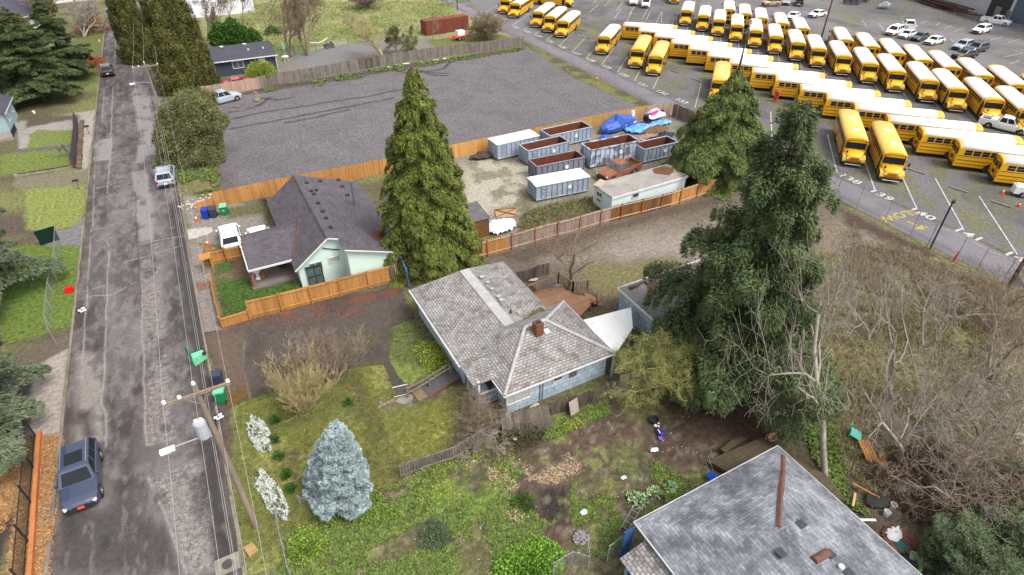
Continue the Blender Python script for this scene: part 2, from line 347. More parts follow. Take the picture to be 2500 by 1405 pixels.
# the long field behind the house
g.poly([(960,690),(1215,600),(1780,455),(2040,490),(2280,620),(2200,700),(1900,760),(1500,720),(1330,690),(1000,705)],S(124,110,92),.6,.6,veg=.3)
g.poly([(1200,625),(1400,570),(1700,490),(1780,470),(1790,490),(1500,560),(1290,640)],S(106,90,76),.8,.6,veg=.3)
g.poly([(1350,640),(1480,590),(1720,540),(1880,550),(1930,600),(1780,632),(1500,645)],S(158,146,132),2.6,1.6,veg=.1,a=.85)
g.poly([(1420,650),(1650,630),(1720,650),(1640,690),(1480,720),(1440,700)],S(132,124,76),1.2,.8,veg=.7)
g.poly([(1960,560),(2100,520),(2280,620),(2460,720),(2500,740),(2500,1405),(2300,1405),(2050,1150),(1990,900),(2080,700)],S(138,122,98),1.5,1.,veg=.9)
g.noise(S(154,146,84),.3,.45,.15,51,a=.85,mask=[(2100,780),(2500,800),(2500,1180),(2200,1150)],veg=1)
g.noise(S(92,80,62),.5,.56,.1,52,a=.8,mask=[(1960,600),(2500,720),(2500,1400),(2200,1300)],veg=1)
g.poly([(2040,500),(2290,625),(2270,650),(2100,590)],S(96,78,64),.8,.6,veg=.3)
g.poly([(2100,560),(2220,620),(2150,640),(2060,610)],S(156,146,134),1,.8,veg=.1)
g.poly([(2265,1145),(2330,1150),(2370,1230),(2350,1240),(2270,1170)],S(186,178,168),.3,.3,veg=.1)
# front garden, side yard
g.poly([(560,990),(600,980),(700,930),(860,910),(905,890),(960,960),(960,1100),(985,1170),(930,1230),(780,1290),(660,1405),(600,1405),(572,1200)],S(134,134,62),.3,.3,veg=.9)
g.noise(S(146,150,56),.6,.52,.1,61,a=.7,mask=[(560,990),(900,890),(960,1100),(660,1405),(590,1405)],veg=1)
g.noise(S(112,92,62),.9,.58,.08,62,a=.75,mask=[(700,930),(900,900),(985,1170),(700,1300)],veg=1)
g.poly([(840,930),(905,905),(935,1000),(985,1150),(975,1200),(905,1150),(870,1000)],S(112,98,64),.6,.6,a=.8,veg=1)
g.poly([(862,902),(930,885),(960,960),(990,965),(1010,990),(1120,960),(1200,1010),(1190,1090),(985,1150),(930,1020)],S(146,144,62),.3,.3,veg=.9)
g.noise(S(166,158,44),.5,.5,.12,63,a=.8,mask=[(1000,1000),(1120,970),(1180,1060),(1000,1130)],veg=1)
g.poly([(920,990),(1010,972),(1015,990),(930,1008)],S(150,138,112),.15,.3,veg=.1)
g.poly([(958,800),(1000,775),(1090,895),(1050,910),(1000,945),(945,880)],S(104,116,54),.25,.3,veg=1)
g.poly([(945,880),(1050,905),(1000,945),(960,950)],S(128,142,54),.3,.3,veg=1)
# the open dirt yard
YARD=[(985,1170),(1140,1100),(1250,1040),(1500,970),(1700,960),(1960,1050),(2050,1150),(1900,1100),(1546,1280),(1480,1405),(660,1405),(800,1280)]
g.poly(YARD,S(112,106,66),.5,.5,veg=.8)
g.poly([(1230,1060),(1480,985),(1640,965),(1800,1020),(1950,1060),(1900,1090),(1720,1110),(1600,1160),(1450,1140),(1400,1180),(1380,1300),(1310,1405),(1340,1405),(1290,1250),(1230,1180)],S(106,86,72),.8,.7,veg=.3)
g.poly([(985,1175),(1140,1105),(1230,1060),(1282,1140),(1230,1200),(1150,1290),(1040,1290)],S(116,140,44),.5,.6,a=.9,veg=1)
g.poly([(1290,1050),(1480,980),(1480,1015),(1330,1070)],S(124,140,46),.4,.4,a=.9,veg=1)
g.poly([(1330,1200),(1390,1195),(1405,1260),(1380,1290),(1330,1260)],S(66,58,54),.4,.4,veg=.3)
g.poly([(1470,1125),(1590,1125),(1590,1160),(1480,1160)],S(86,76,66),.6,.5,a=.8)
g.noise(S(118,130,58),.45,.57,.12,71,a=.65,mask=YARD,veg=1); g.noise(S(92,76,62),.5,.58,.1,72,a=.8,mask=YARD,veg=.3)
g.noise(S(146,150,70),1.2,.62,.06,73,a=.7,mask=[(600,1000),(1500,1000),(1500,1405),(600,1405)],veg=1)
g.noise(S(160,142,118),2.5,.66,.05,74,a=.5,mask=YARD)
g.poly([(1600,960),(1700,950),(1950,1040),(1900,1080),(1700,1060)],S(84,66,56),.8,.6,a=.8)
# under the big trees the ground is bare
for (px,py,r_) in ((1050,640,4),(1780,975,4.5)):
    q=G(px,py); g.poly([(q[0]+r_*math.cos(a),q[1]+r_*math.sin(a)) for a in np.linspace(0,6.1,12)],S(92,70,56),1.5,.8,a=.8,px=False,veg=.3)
g.done('ground',gm,0.,hf=lambda X,Y:(fbm(X,Y,.9,91)-.5)*.10*np.clip((X+4)/2,0,1)*np.clip((56-X)/3,0,1)*np.clip((56-Y)/3,0,1))
me=bpy.data.meshes.new('terrain'); me.from_pydata([(-900,-600,-.12),(1000,-600,-.12),(1000,1500,-.12),(-900,1500,-.12)],[],[(0,1,2,3)]); me.materials.append(mat('far grass',S(120,122,78),S(100,92,68),.05,fine=.2)); link('terrain',me,kind='structure')
# ---- the street
RX0,RX1=-13.45,-4.72
ROAD=S(97,91,91); LT=S(150,141,138); SEAM=S(165,157,151)
xs=np.arange(RX0,RX1+.01,.07); ys=np.concatenate([np.arange(14,62,.1),np.arange(62,110,.2),np.arange(110,330,.8)])
s=Sheet(xs,ys,ROAD,0.); s.Y2=s.Y
s.noise(LT,.5,.56,.3,101,a=.42,stretch=(1.,.22)); s.noise(S(78,72,72),.5,.55,.25,102,a=.75,stretch=(1.,.3)); s.noise(LT,2.2,.56,.15,111,a=.35,stretch=(1,.5))
tr=np.exp(-((s.X+10.1)/1.0)**2)*.5+np.exp(-((s.X+7.4)/.9)**2)*.8
s.mix(tr*np.clip((fbm(s.X,s.Y*.35,.4,103)-.38)*4,0,1)*.7,LT)
for p in ([(330,200),(360,215),(376,300),(382,395),(330,400),(338,330),(322,230)],[(322,420),(362,415),(372,500),(378,590),(345,600),(325,500)],[(228,345),(275,335),(272,390),(228,395)]): s.poly(p,S(146,138,138),.25,.25,a=.75)
s.poly([(345,600),(388,590),(425,980),(435,1080),(355,1090),(350,880),(340,720)],S(140,131,128),.4,.3,a=.7,veg=1.)
s.poly([(370,1170),(500,1110),(530,1250),(540,1405),(455,1405),(410,1280)],S(146,138,134),.4,.3,a=.75,veg=1.)
s.poly([(178,860),(255,860),(262,1070),(175,1120)],S(148,138,132),.5,.3,a=.7)
s.poly([(190,1010),(225,1000),(235,1060),(205,1085)],S(92,84,82),.4,.3,a=.8)
s.poly([(150,1250),(330,1230),(410,1290),(450,1405),(125,1405)],S(84,79,78),.6,.3,a=.75)
for p in ([(430,470),(505,800),(560,1200),(600,1405),(520,1405),(490,1150),(455,800),(405,520)],): s.poly(p,S(76,70,70),.5,.3,a=.6)
s.noise(S(62,57,57),1.1,.62,.16,107,a=.55,stretch=(1,.5)); s.noise(S(150,141,136),2.6,.66,.1,108,a=.3,stretch=(1,.3))
for p in ([(283,20),(282,110),(280,155)],[(276,215),(272,300),(270,375),(263,470)],[(262,590),(267,605),(262,690),(262,700),(256,880),(248,985),(258,1010),(260,1090)],[(232,400),(232,440),(226,560)],[(222,560),(218,640),(212,710),(206,820),(198,930)],[(191,716),(262,694)],[(191,732),(230,722),(270,722),(330,690)],[(222,395),(272,385),(378,375)],[(235,460),(262,455),(300,440)],
          [(345,700),(350,880),(357,1088),(395,1078)],[(362,1165),(400,1250),(455,1400)],[(330,600),(375,588),(455,575)],[(250,300),(254,216)],[(300,640),(360,625),(445,600)]): s.line(p,SEAM,.07,.75,.25,brk=.25)
for p in ([(270,160),(330,150)],[(262,300),(300,290),(375,285)],[(245,470),(360,440)],[(330,470),(335,600),(345,760)]): s.line(p,S(66,62,62),.06,.7,.3)
for p in ([(230,560),(300,545)],[(205,640),(190,645)]): s.line(p,SEAM,.06,.5,.3)
s.mix(np.clip(1-(s.X-RX0)/.9,0,1)*np.clip((fbm(s.X,s.Y,.7,109)-.3)*3,0,1)*.8,S(84,68,52)); s.mix(np.clip(1-(RX1-s.X)/.5,0,1)*np.clip((fbm(s.X,s.Y,.9,110)-.35)*3,0,1)*.8,S(92,76,60))
s.done('road',groundmat('street asphalt',.22,16.,crack=True,bump=.25),.012)
def strip(name,x0,x1,y0,y1,z,m,kind='structure',seg=1.5,wob=.03,h=.16,parent=None,cut=None):
    b=MB(); y=y0; q=random.Random(4)
    while y<y1:
        L_=seg*q.uniform(.8,1.2); e=min(y+L_-.015,y1)
        if not(cut and any(a<y<c for a,c in cut)): b.box((x0+x1)/2+q.uniform(-wob,wob),(y+e)/2,z+h/2-.05+q.uniform(-.012,.012),x1-x0,e-y,h)
        y+=L_
    return b.done(name,m,parent,kind=kind)
KERB=mat('kerb concrete',S(160,150,138),S(112,100,84),1.2,isl=.15,fine=.15,stain=(S(92,84,56),.8,.55))
strip('kerb',RX0-.18,RX0,15,210,0,KERB,cut=[(26.5,27.5),(66,70)],h=.14)
strip('kerb',RX1,RX1+.15,15,92,0,KERB,h=.12,cut=[(33.5,36)])
# ---- the open dark gravel lot
xs=np.arange(-6,58.5,.2); ys=np.arange(58,104,.2)
s=Sheet(xs,ys,S(117,112,114),.05)
s.noise(S(124,119,120),.15,.5,.3,121,a=.6); s.noise(S(104,100,101),.5,.58,.2,122,a=.5)
for p in ([(640,215),(760,195),(900,178),(985,165)],[(520,300),(640,275),(900,235),(1000,215)],[(560,315),(700,290),(960,240)],[(930,150),(980,165),(1050,178),(1100,180)],[(940,168),(1000,180),(1080,170),(1105,150)],[(1010,170),(1060,185),(1095,185)],[(640,240),(680,245),(720,238)],[(560,275),(620,262),(660,240)],[(700,300),(760,290),(850,268)],[(1040,160),(1090,150),(1107,142)]):
    s.line(p,S(66,60,60),.32,.85,.8,brk=.2)
s.poly([(500,380),(530,390),(600,480),(545,500)],S(104,88,80),1.5,1,a=.6)
s.poly([(520,240),(640,215),(980,160),(1280,112),(1282,122),(640,228)],S(92,80,74),.6,.5,a=.6)
s.clip([(520,262),(508,238),(640,214),(980,152),(1278,112),(1290,118),(1588,262),(1575,290),(1180,366),(905,425),(700,468),(600,500),(545,476),(530,400),(522,330)],.2)
s.done('gravel_lot',groundmat('dark gravel',.3,12.,speck=.35,bump=.8),.02,hf=lambda X,Y:(fbm(X,Y,.4,5)-.5)*.06)
# ---- bus yard
xs=np.concatenate([np.arange(55.5,150,.3),np.arange(150,215,1.)]); ys=np.concatenate([np.arange(0,60,.3),np.arange(60,150,.45)])
s=Sheet(xs,ys,S(112,109,112),.1)
s.noise(S(128,124,126),.12,.5,.25,131,a=.6); s.noise(S(90,87,89),.3,.55,.12,132,a=.6)
r45=R(45)
s.noise(S(112,111,78),.35,.58,.1,133,a=.6,rot=r45,stretch=(.5,1.6),veg=.6)
u=(s.X+s.Y)*.7071; v=(s.X-s.Y)
band=np.exp(-((s.X-76.5)/1.6)**2)+np.exp(-((s.X-66.2)/1.2)**2)*.5
s.mix(band*np.clip((fbm(s.X,s.Y,.5,134)-.42)*6,0,1)*.8,S(128,128,70),.8)
st=np.mod(s.Y-s.X+100+2.0,4.9)/4.9
s.mix(((np.abs(st-.5)<.2)&(s.X>63)&(s.X<75))*np.clip((fbm(s.X,s.Y,.6,135)-.4)*4,0,1)*.55,S(118,118,76),.7)
s.mix(np.clip((s.X-76.5)/2,0,1)*np.clip((81-s.X)/3,0,1)*.5,S(88,86,92))
s.mix(np.clip((s.X-112)/4,0,1)*np.clip((150-s.X)/4,0,1)*np.clip((fbm(s.X*.6,s.Y*.25,.4,136)-.35)*3,0,1)*.7,S(140,132,136))
s.noise(S(126,126,82),.3,.64,.06,137,a=.5,stretch=(1,.5),veg=.6,mask=[(1900,0),(2500,90),(2500,260),(2000,60)])
s.line([(2000,0),(2140,15),(2330,62),(2500,98)],S(118,110,66),.5,.6,1.)
lot=s.done('parking_lot',groundmat('yard asphalt',.25,12.,speck=.15,bump=.4),-.005)
xs=np.arange(54,150,.6); ys=np.arange(0,200,1.)
xs=np.arange(55,66,.16); ys=np.concatenate([np.arange(3,60,.16),np.arange(60,190,.4)])
s=Sheet(xs,ys,S(134,129,136),0.); s.noise(S(148,142,146),.3,.5,.2,141,a=.5); s.noise(S(118,113,120),.4,.6,.1,142,a=.5)
s.mix(np.exp(-((s.X-(56.9+.03*s.Y))/.5)**2)*.6,S(104,98,104)); s.mix(np.exp(-((s.X-(61.2+.021*s.Y))/.45)**2)*np.clip((fbm(s.X,s.Y,.5,145)-.3)*3,0,1)*.8,S(98,86,78))
s.clip([(56.2+.029*3,3),(61.2+.021*3,3),(61.2+.021*190,190),(56.2+.029*190,190)],.08,px=False)
s.done('lane',groundmat('lane asphalt',.2,14.,bump=.3),.012)
s=Sheet(np.arange(54,62,.2),np.arange(60,112,.25),S(126,128,66),.9); s.noise(S(98,86,68),.4,.5,.1,151,a=.8)
s.clip([(1276,104),(1281,100),(1590,256),(1586,268),(1565,262),(1400,190)],.15); s.done('verge',gm,.035)
# cross road at the far top
b=MB(); b.slab([(*G(1135,-12),.014),(*G(1200,60),.014),(*G(1275,92),.014),(*G(1400,62),.014),(*G(1290,-30),.014)],.01)
b.done('pavement',mat('far asphalt',S(134,130,134),S(110,106,108),.4,fine=.1),kind='structure')
# ---- dark driveway beside the old house
xs=np.arange(-5,14,.13); ys=np.arange(22,42,.13)
s=Sheet(xs,ys,S(84,74,68),.1); s.noise(S(98,88,80),.4,.5,.2,161,a=.7); s.noise(S(104,86,48),.6,.6,.1,162,a=.6,mask=[(500,880),(600,880),(620,990),(540,1000)])
s.noise(S(96,94,52),.6,.5,.15,163,a=.6,mask=[(820,830),(1000,790),(960,900),(840,910)],veg=.6)
s.line([(700,770),(850,740),(960,715)],S(132,74,50),.5,.8,.6,brk=.45); s.line([(850,775),(900,745),(950,730)],S(132,74,50),.3,.7,.6,brk=.5)
s.line([(545,800),(600,770),(700,758)],S(150,96,68),.5,.7,.5,brk=.3)
s.line([(500,905),(560,890),(598,870)],S(140,128,116),.05,.8,.1); s.line([(600,830),(592,900),(612,975)],S(128,116,104),.07,.8,.1); s.line([(515,960),(560,945),(600,940)],S(140,128,116),.04,.7,.1)
s.poly([(500,815),(598,812),(604,960),(530,1000)],S(110,92,78),.5,.3,a=.6); s.poly([(540,980),(600,940),(612,975),(560,995)],S(112,88,36),.3,.3,a=.6)
s.clip([(498,812),(548,802),(620,780),(770,742),(975,700),(1015,772),(958,800),(960,830),(945,880),(995,945),(970,960),(935,888),(862,900),(740,940),(600,978),(556,995),(533,965),(512,870)],.2)
s.done('driveway',groundmat('driveway asphalt',.22,14.,speck=.1,bump=.3),.03,hf=lambda X,Y:(fbm(X,Y,.9,91)-.5)*.10*np.clip((X+4)/2,0,1)+.015)
# painted markings
WHT=mat('white road paint',S(225,222,220),S(168,162,160),3.,rough=.8,contrast=.12,fine=.15); YEL=mat('yellow road paint',S(222,198,84),S(170,156,100),3.,contrast=.15)
b=MB(); LZ=.022
def bar(b,a,c,wd,z=LZ):
    d=Vector((c[0]-a[0],c[1]-a[1])).normalized(); n_=Vector((-d.y,d.x))*wd/2
    b.slab([(a[0]+n_.x,a[1]+n_.y,z),(a[0]-n_.x,a[1]-n_.y,z),(c[0]-n_.x,c[1]-n_.y,z),(c[0]+n_.x,c[1]+n_.y,z)],.004)
d45=(math.cos(R(-136.5)),math.sin(R(-136.5)))
for k in range(26):
    y0=13.6+4.87*k; x0=61.9+.021*y0
    if k==11: continue
    bar(b,(x0,y0),(x0-d45[0]*12.2,y0-d45[1]*12.2),.13 if k<8 else .1)
    if k in(2,3,4,5,10,11,16,17,18,8): 
        e=(x0-d45[0]*12.2,y0-d45[1]*12.2)
    if k in (16,17): bar(b,(e[0],e[1]),(e[0]-.6,e[1]+2.2),.14)
for k in range(22):
    y0=31.+4.88*k; x0=93.2; bar(b,(x0,y0-1.2),(x0+8,y0+6.8),.1)
for a_,c_ in ((R2:=lambda p:G(2000+p[0]/5,p[1]/5)) and [((980,215),(1060,195)),((1130,250),(1180,225)),((1240,285),(1320,255)),((1430,310),(1480,270)),((1530,350),(1620,315)),((1650,385),(1770,345)),((2090,490),(2240,450)),((2300,520),(2460,475)),((0,285),(160,330)),((160,330),(440,400)),((440,400),(760,485)),((760,485),(1100,560)),((730,290),(790,375)),((520,245),(580,320)),((1600,480),(1660,530)),((2250,700),(2480,650)),((2330,780),(2450,740))]):
    bar(b,R2(a_),R2(c_),.12)
for p,q in (((1516,22),(1500,45)),((1542,30),(1530,52)),((1588,28),(1578,48)),((1617,28),(1615,55)),((1651,40),(1652,60)),((1698,0),(1694,30)),((1731,5),(1729,50)),((1460,12),(1440,30))): bar(b,G(*p),G(*q),.1)
b.done('parking_markings',WHT,kind='structure')
def num(t,px,sz,yaw=0):
    p=G(*px); text('stall_number',t,WHT,None,sz,frame3((p[0],p[1],LZ+.006),(0,-1,0),(1,0,0)),kind='structure',stretch=1.25,bold=.03)
for t,px in (('138',(2074,437)),('139',(2150,476)),('140',(2249,522)),('141',(2364,573)),('142',(2490,632))): num(t,px,1.5)
for t,px in (('131',(1567,207)),('132',(1616,226)),('133',(1664,247)),('130',(1522,183)),('129',(1480,163.5)),('128',(1441,146.5)),('127',(1407,131)),('126',(1373,115)),('125',(1341,101)),('124',(1314,88)),('123',(1286,77)),('122',(1258,66))): num(t,px,1.35)
p=G(2193,526); text('lane_marking','SLOW',YEL,None,1.5,frame3((p[0],p[1],LZ+.006),(-1,.12,0),(-.12,-1,0)),kind='structure',stretch=1.1,bold=.04)
b=MB(); a=G(2212,540); c=G(2238,551); bar(b,a,c,.28,LZ+.01)
e=G(2258,563); n1=G(2232,559); n2=G(2252,549); b.slab([(*n1,LZ+.01),(*e,LZ+.01),(*n2,LZ+.01)],.004)
b.slab([(*G(2256,555),LZ+.01),(*G(2262,552),LZ+.01),(*G(2270,560),LZ+.01)],.004); b.done('lane_arrow',YEL,kind='structure')
b=MB(); bar(b,G(1270,84),G(1283,88),.25); bar(b,G(1425,158),G(1438,160),.25); b.done('lane_dashes',YEL,kind='structure')
# ================================================================ school buses
BY=mat('bus yellow',S(240,184,24,1.15),S(220,158,20,1.15),.8,rough=.38,spec=.5,coat=.3,objr=.1,stain=(S(168,124,40,1.2),1.3,.66,.4))
BYR=mat('faded yellow roof',S(248,206,112,1.2),S(236,186,84,1.2),.7,rough=.5)
BW=mat('bus roof white',(.88,.87,.85),(.80,.79,.76),.6,rough=.45,fine=.03,objr=.12,stain=((.55,.52,.46),.7,.64,.5))
BK=mat('black trim',(.018,.018,.02),(.03,.03,.03),4,rough=.6)
GL=mat('dark glass',(.012,.015,.018),(.02,.024,.028),.6,rough=.15,spec=.1)
RUB=mat('tyre rubber',(.02,.02,.021),(.035,.034,.032),6,rough=.9); RIM=mat('wheel steel',(.35,.35,.36),(.2,.2,.2),5,rough=.4,metal=.6); RIMB=mat('black wheel steel',(.05,.05,.05),(.1,.08,.07),5,rough=.6)
CHR=mat('bare metal',(.55,.56,.58),(.4,.41,.42),3,rough=.3,metal=.8); LAMP=mat('lamp glass',(.75,.75,.72),(.6,.6,.58),6,rough=.15,spec=.7)
RED=mat('red lens',(.45,.015,.012),(.3,.01,.01),5,rough=.25); AMB=mat('amber lens',(.7,.2,.01),(.6,.15,.01),5,rough=.25); GRL=mat('bus grille',S(206,130,20,1.3),S(150,90,18,1.3),9,rough=.5)
WHITE=mat('white paint',(.78,.78,.77),(.68,.68,.67),2,rough=.5,fine=.04)
def wheel(parent,x,y,r,wd,rim=None,z=None):
    b=MB(); z=z or r; b.tube((x,y-wd/2,z),(x,y+wd/2,z),r,r,18); w_=b.done('wheel',RUB,parent,smooth=False)
    b=MB(); s=1 if y>0 else -1; b.tube((x,y+s*wd/2*.7,z),(x,y+s*(wd/2+.012),z),r*.62,r*.55,14); b.tube((x,y+s*wd/2,z),(x,y+s*(wd/2+.05),z),r*.2,r*.16,8)
    b.done('rim',rim or RIM,w_); return w_
def ringx(x,hw,zb,zt,rr=.35,crown=.1):
    return [(x,-hw*.97,zb),(x,-hw,zb+.12),(x,-hw,zt-rr),(x,-hw+.07,zt-rr*.5),(x,-hw+.26,zt-rr*.14),(x,-hw*.5,zt+crown*.6),(x,0,zt+crown),(x,hw*.5,zt+crown*.6),(x,hw-.26,zt-rr*.14),(x,hw-.07,zt-rr*.5),(x,hw,zt-rr),(x,hw,zb+.12),(x,hw*.97,zb)]
def make_bus(label,group,loc,rz):
    t=thing('school_bus',label,'school bus',loc,rz,group); Z0=.48; ZT=2.98; HW=1.21; XR=-11.9; XF=-1.55
    b=MB(); b.loft([ringx(XR,HW*.985,Z0,ZT-.06),ringx(XR+.12,HW,Z0,ZT),ringx(XF-.25,HW,Z0,ZT),ringx(XF,HW*.99,Z0,ZT-.04)]); b.done('body',BY,t)
    b=MB()   # roof skin over the body top
    def rr(x,k,dz): return [(x,y*k,z+dz) for (_,y,z) in ringx(x,HW+.012,Z0,ZT)[2:11]]
    b.loft([[(x,y,z-.05) for x,y,z in rr(XR+.3,1,.0)],rr(XR+.3,1,.02),rr(XF-.8,1,.02),[(x,y,z-.05) for x,y,z in rr(XF-.8,1,0)]],closed=False,caps=False); b.done('roof',BW,t,smooth=True)
    # bonnet, fenders, grille
    def hr(x,hw,zb,zt): return [(x,-hw,zb),(x,-hw,zt-.22),(x,-hw+.14,zt-.05),(x,-hw*.45,zt),(x,0,zt+.03),(x,hw*.45,zt),(x,hw-.14,zt-.05),(x,hw,zt-.22),(x,hw,zb)]
    b=MB(); b.loft([hr(XF+.0,1.13,.7,1.72),hr(-1.1,1.05,.7,1.62),hr(-.5,.92,.66,1.5),hr(-.2,.84,.6,1.36),hr(-.12,.8,.6,1.2)]); hood=b.done('hood',BY,t,smooth=True)
    b=MB(); b.box(-.11,0,.98,.05,.86,.4); b.done('grille',GRL,t)
    for s in(-1,1):
        b=MB(); b.loft([[(x,s*.78,z) for x,z in a]+[(x,s*1.2,z-.03) for x,z in a[::-1]] for a in [[(-1.55,1.0),(-1.5,1.18)],[(-1.2,1.12),(-1.2,1.32)],[(-.75,1.12),(-.72,1.32)],[(-.32,.85),(-.22,1.1)],[(-.2,.55),(-.1,.75)]]]); b.done('fender',BY,t)
        b=MB(); b.tube((-.16,s*.7,1.02),(-.07,s*.7,1.0),.12,.1,10); b.done('headlight',LAMP,t)
        b=MB(); b.path([(XF+.02,s*1.15,2.2),(-1.1,s*1.42,2.15)],.02,5); b.box(-1.08,s*1.45,2.0,.08,.2,.42); b.done('mirror',BK,t)
        b=MB(); b.path([(-.5,s*.85,1.4),(-.2,s*.95,1.78)],.018,5); b.ball((-.18,s*.96,1.82),.13,1.1,8); b.done('crossing_mirror',BK,t)
        b=MB(); b.box(XR-.03,s*.98,1.02,.05,.2,.2); b.done('tail_light',RED,t)
        for x in (XF-.02,XR):
            f=1 if x>-5 else -1
            for y,m in((.98,RED),(.72,AMB)): 
                q=MB(); q.tube((x-.02*f,s*y,2.72-(.06 if y>.9 else 0)),(x+f*.06,s*y,2.70-(.06 if y>.9 else 0)),.1,.1,10); q.done('warning_light',m,t)
    b=MB(); b.box(-.02,0,.52,.16,2.3,.26); b.done('bumper',BK,t); b=MB(); b.box(.07,0,.42,.03,1.7,.07); b.done('bumper_strip',WHITE,t)
    b=MB(); b.box(XR-.06,0,.62,.14,2.3,.28); b.done('rear_bumper',BK,t)
    b=MB(); b.box(XF+.015,0,2.12,.05,2.16,.72,ry=-.06); b.done('windshield',GL,t); b=MB(); b.box(XF+.05,0,2.12,.03,.05,.74); b.done('windshield_divider',BK,t)
    b=MB(); b.box(XF-.005,0,2.76,.06,1.1,.3); b.done('destination_sign',mat('sign yellow',S(240,196,20,1.2),rough=.5),t)
    b=MB(); b.box(XR-.005,0,2.76,.06,1.0,.26); b.done('rear_sign',MATS['sign yellow'],t)
    text('lettering','SCHOOL BUS',BK,t,.19,frame3((XF+.03,0,2.76),(0,1,0),(0,0,1)),bold=.006); text('lettering','SCHOOL BUS',BK,t,.17,frame3((XR-.04,0,2.76),(0,-1,0),(0,0,1)),bold=.006)
    for s in(-1,1):
        text('lettering','FIRST STUDENT',BK,t,.2,frame3((XR+4.6,s*(HW+.012),1.62),(-s,0,0),(0,0,1)),bold=.006)
        for k in range(11):
            if s<0 and k==0: continue
            x=XF-.72-k*.86; q=MB(); q.box(x,s*(HW+.004),2.2,.72,.03,.56); wn_=q.done('side_window',GL,t)
            q=MB(); q.box(x,s*(HW+.022),2.2,.72,.012,.035); q.done('sash_bar',CHR,wn_)
    for z in(.86,1.28,1.76):
        b=MB(); b.box((XR+XF)/2-.02,0,z,-(XR-XF)*.965,HW*2+.035,.06); b.done('rub_rail',BK,t)
    b=MB(); b.box(XF-.42,-(HW+.005),1.5,.66,.04,1.9); d=b.done('door',GL,t); b=MB(); b.box(XF-.42,-(HW+.02),1.5,.05,.03,1.9); b.box(XF-.76,-(HW+.02),1.5,.05,.03,1.9); b.done('door_frame',BK,d)
    b=MB(); b.box(XR-.01,0,1.62,.05,.95,1.9); d=b.done('emergency_door',BY,t); b=MB(); b.box(XR-.045,0,2.18,.02,.72,.6); b.done('rear_window',GL,d); b=MB(); b.box(XR-.045,0,1.3,.02,.6,.4); b.done('lower_window',GL,d)
    b=MB()
    for y in(-.5,.5): b.box(XR-.04,y,1.6,.03,.03,1.95)
    b.done('door_frame',BK,d)
    for s in(-1,1): b=MB(); b.box(XR+.0,s*.86,2.18,.05,.46,.6); b.done('rear_window',GL,t)
    for x in (-4.2,-8.3): b=MB(); b.box(x,0,ZT+.12,.6,.62,.09); b.done('roof_hatch',WHITE,t)
    for x,y in((-1.15,1.02),(-1.15,-1.02)): wheel(t,x,y,.5,.28,RIMB)
    for s in(-1,1):
        wheel(t,-8.25,s*.98,.5,.42,RIMB); q=MB(); q.tube((-8.25,s*(HW-.05),.52),(-8.25,s*(HW+.008),.52),.62,.62,18); q.done('wheel_arch',BK,t)
    return t
ORD=['first','second','third','fourth','fifth','sixth','seventh','eighth','ninth','tenth','eleventh','twelfth','thirteenth','fourteenth','fifteenth','sixteenth']
HA=R(-136.5); HB=R(-46); HC=R(-134.5)
GA='school buses parked nose out along the lane'; GB='school buses parked slanting side on in the middle row'; GC='school buses facing the camera in the long row'; GD='school buses seen from behind in the back row'
ya=[131.1,126.2,116.,111.,106.,91.8,81.9,77.1,62.3,38.1,33.3]
bus=make_bus('yellow school bus beside the lane, farthest up at the top of the photo',GA,(67.3,ya[0],0),HA)
swap={BW:BYR}
txt=['','white roofed school bus second from the top along the lane, nose outward','white roofed bus, upper of the three parked together along the lane','middle bus of the three parked close together along the lane','lowest bus of the three parked together along the lane','lone white roofed bus with empty stalls on both sides along the lane',
 'left bus of the pale yellow roofed pair beside empty stall near stall 130','right bus of the pale yellow roofed pair near stall number 131','pale yellow roofed bus whose front hides behind the broad cedar','left bus of the yellow roofed pair with white hatches, beside stall 139','right bus of the yellow roofed pair with white hatches, nearest the camera']
for i in range(1,11):
    copy(bus,((67.3 if i<9 else 65.35),ya[i]),HA+R(rnd.uniform(-.8,.8)),txt[i],swap=swap if i>=6 else None)
yb=[92,86.9,82,77.1,72.4,67.6,62.4,57.4,52.6,48,43.4,38.9,34.1,29.5,24.9,20.2]
for i,y in enumerate(yb):
    # y is the front near roof corner; bumper centre is 1.6 m ahead and half a width aside
    x=82.4+.037*(y-30); dx,dy=math.cos(HB),math.sin(HB)
    p=(x+dx*1.6-dy*1.2, y+dy*1.6+dx*1.2)
    copy(bus,p,HB+R(rnd.uniform(-1,1)),f'school bus seen from its door side, {ORD[i]} from top in the middle row',GB)
yc=[102.2,96.8,92.2,87.1,82.1,77.1,72,67.5,62.4,57.5,52.8,47.6,43.3,38.4,33.8,29.]
for i,y in enumerate(yc):
    copy(bus,(94.2+.032*(y-40),y),HC+R(rnd.uniform(-.8,.8)),f'school bus, hood toward the camera, {ORD[i]} from left in the long front row',GC)
yd=[100,95.2,90.5,85.2,80.4,70.4,65.4,60.5,55.8,51.3,46.3,41.4,36.5]
for i,y in enumerate(yd):
    a=R(45.5); copy(bus,(105.1+.018*(y-40)+math.cos(a)*11.95,y+math.sin(a)*11.95),a+R(rnd.uniform(-.8,.8)),f'school bus showing its rear door, {ORD[i]} from left in the back row',GD)
h=R(-54); q=G(1392,17); copy(bus,(q[0]+.3,q[1]-.6),h,'school bus standing broadside behind the three lane buses, cut by the top edge')
copy(bus,(109.8,121.6),HC,'school bus mostly cut off by the top edge beside the white vans')
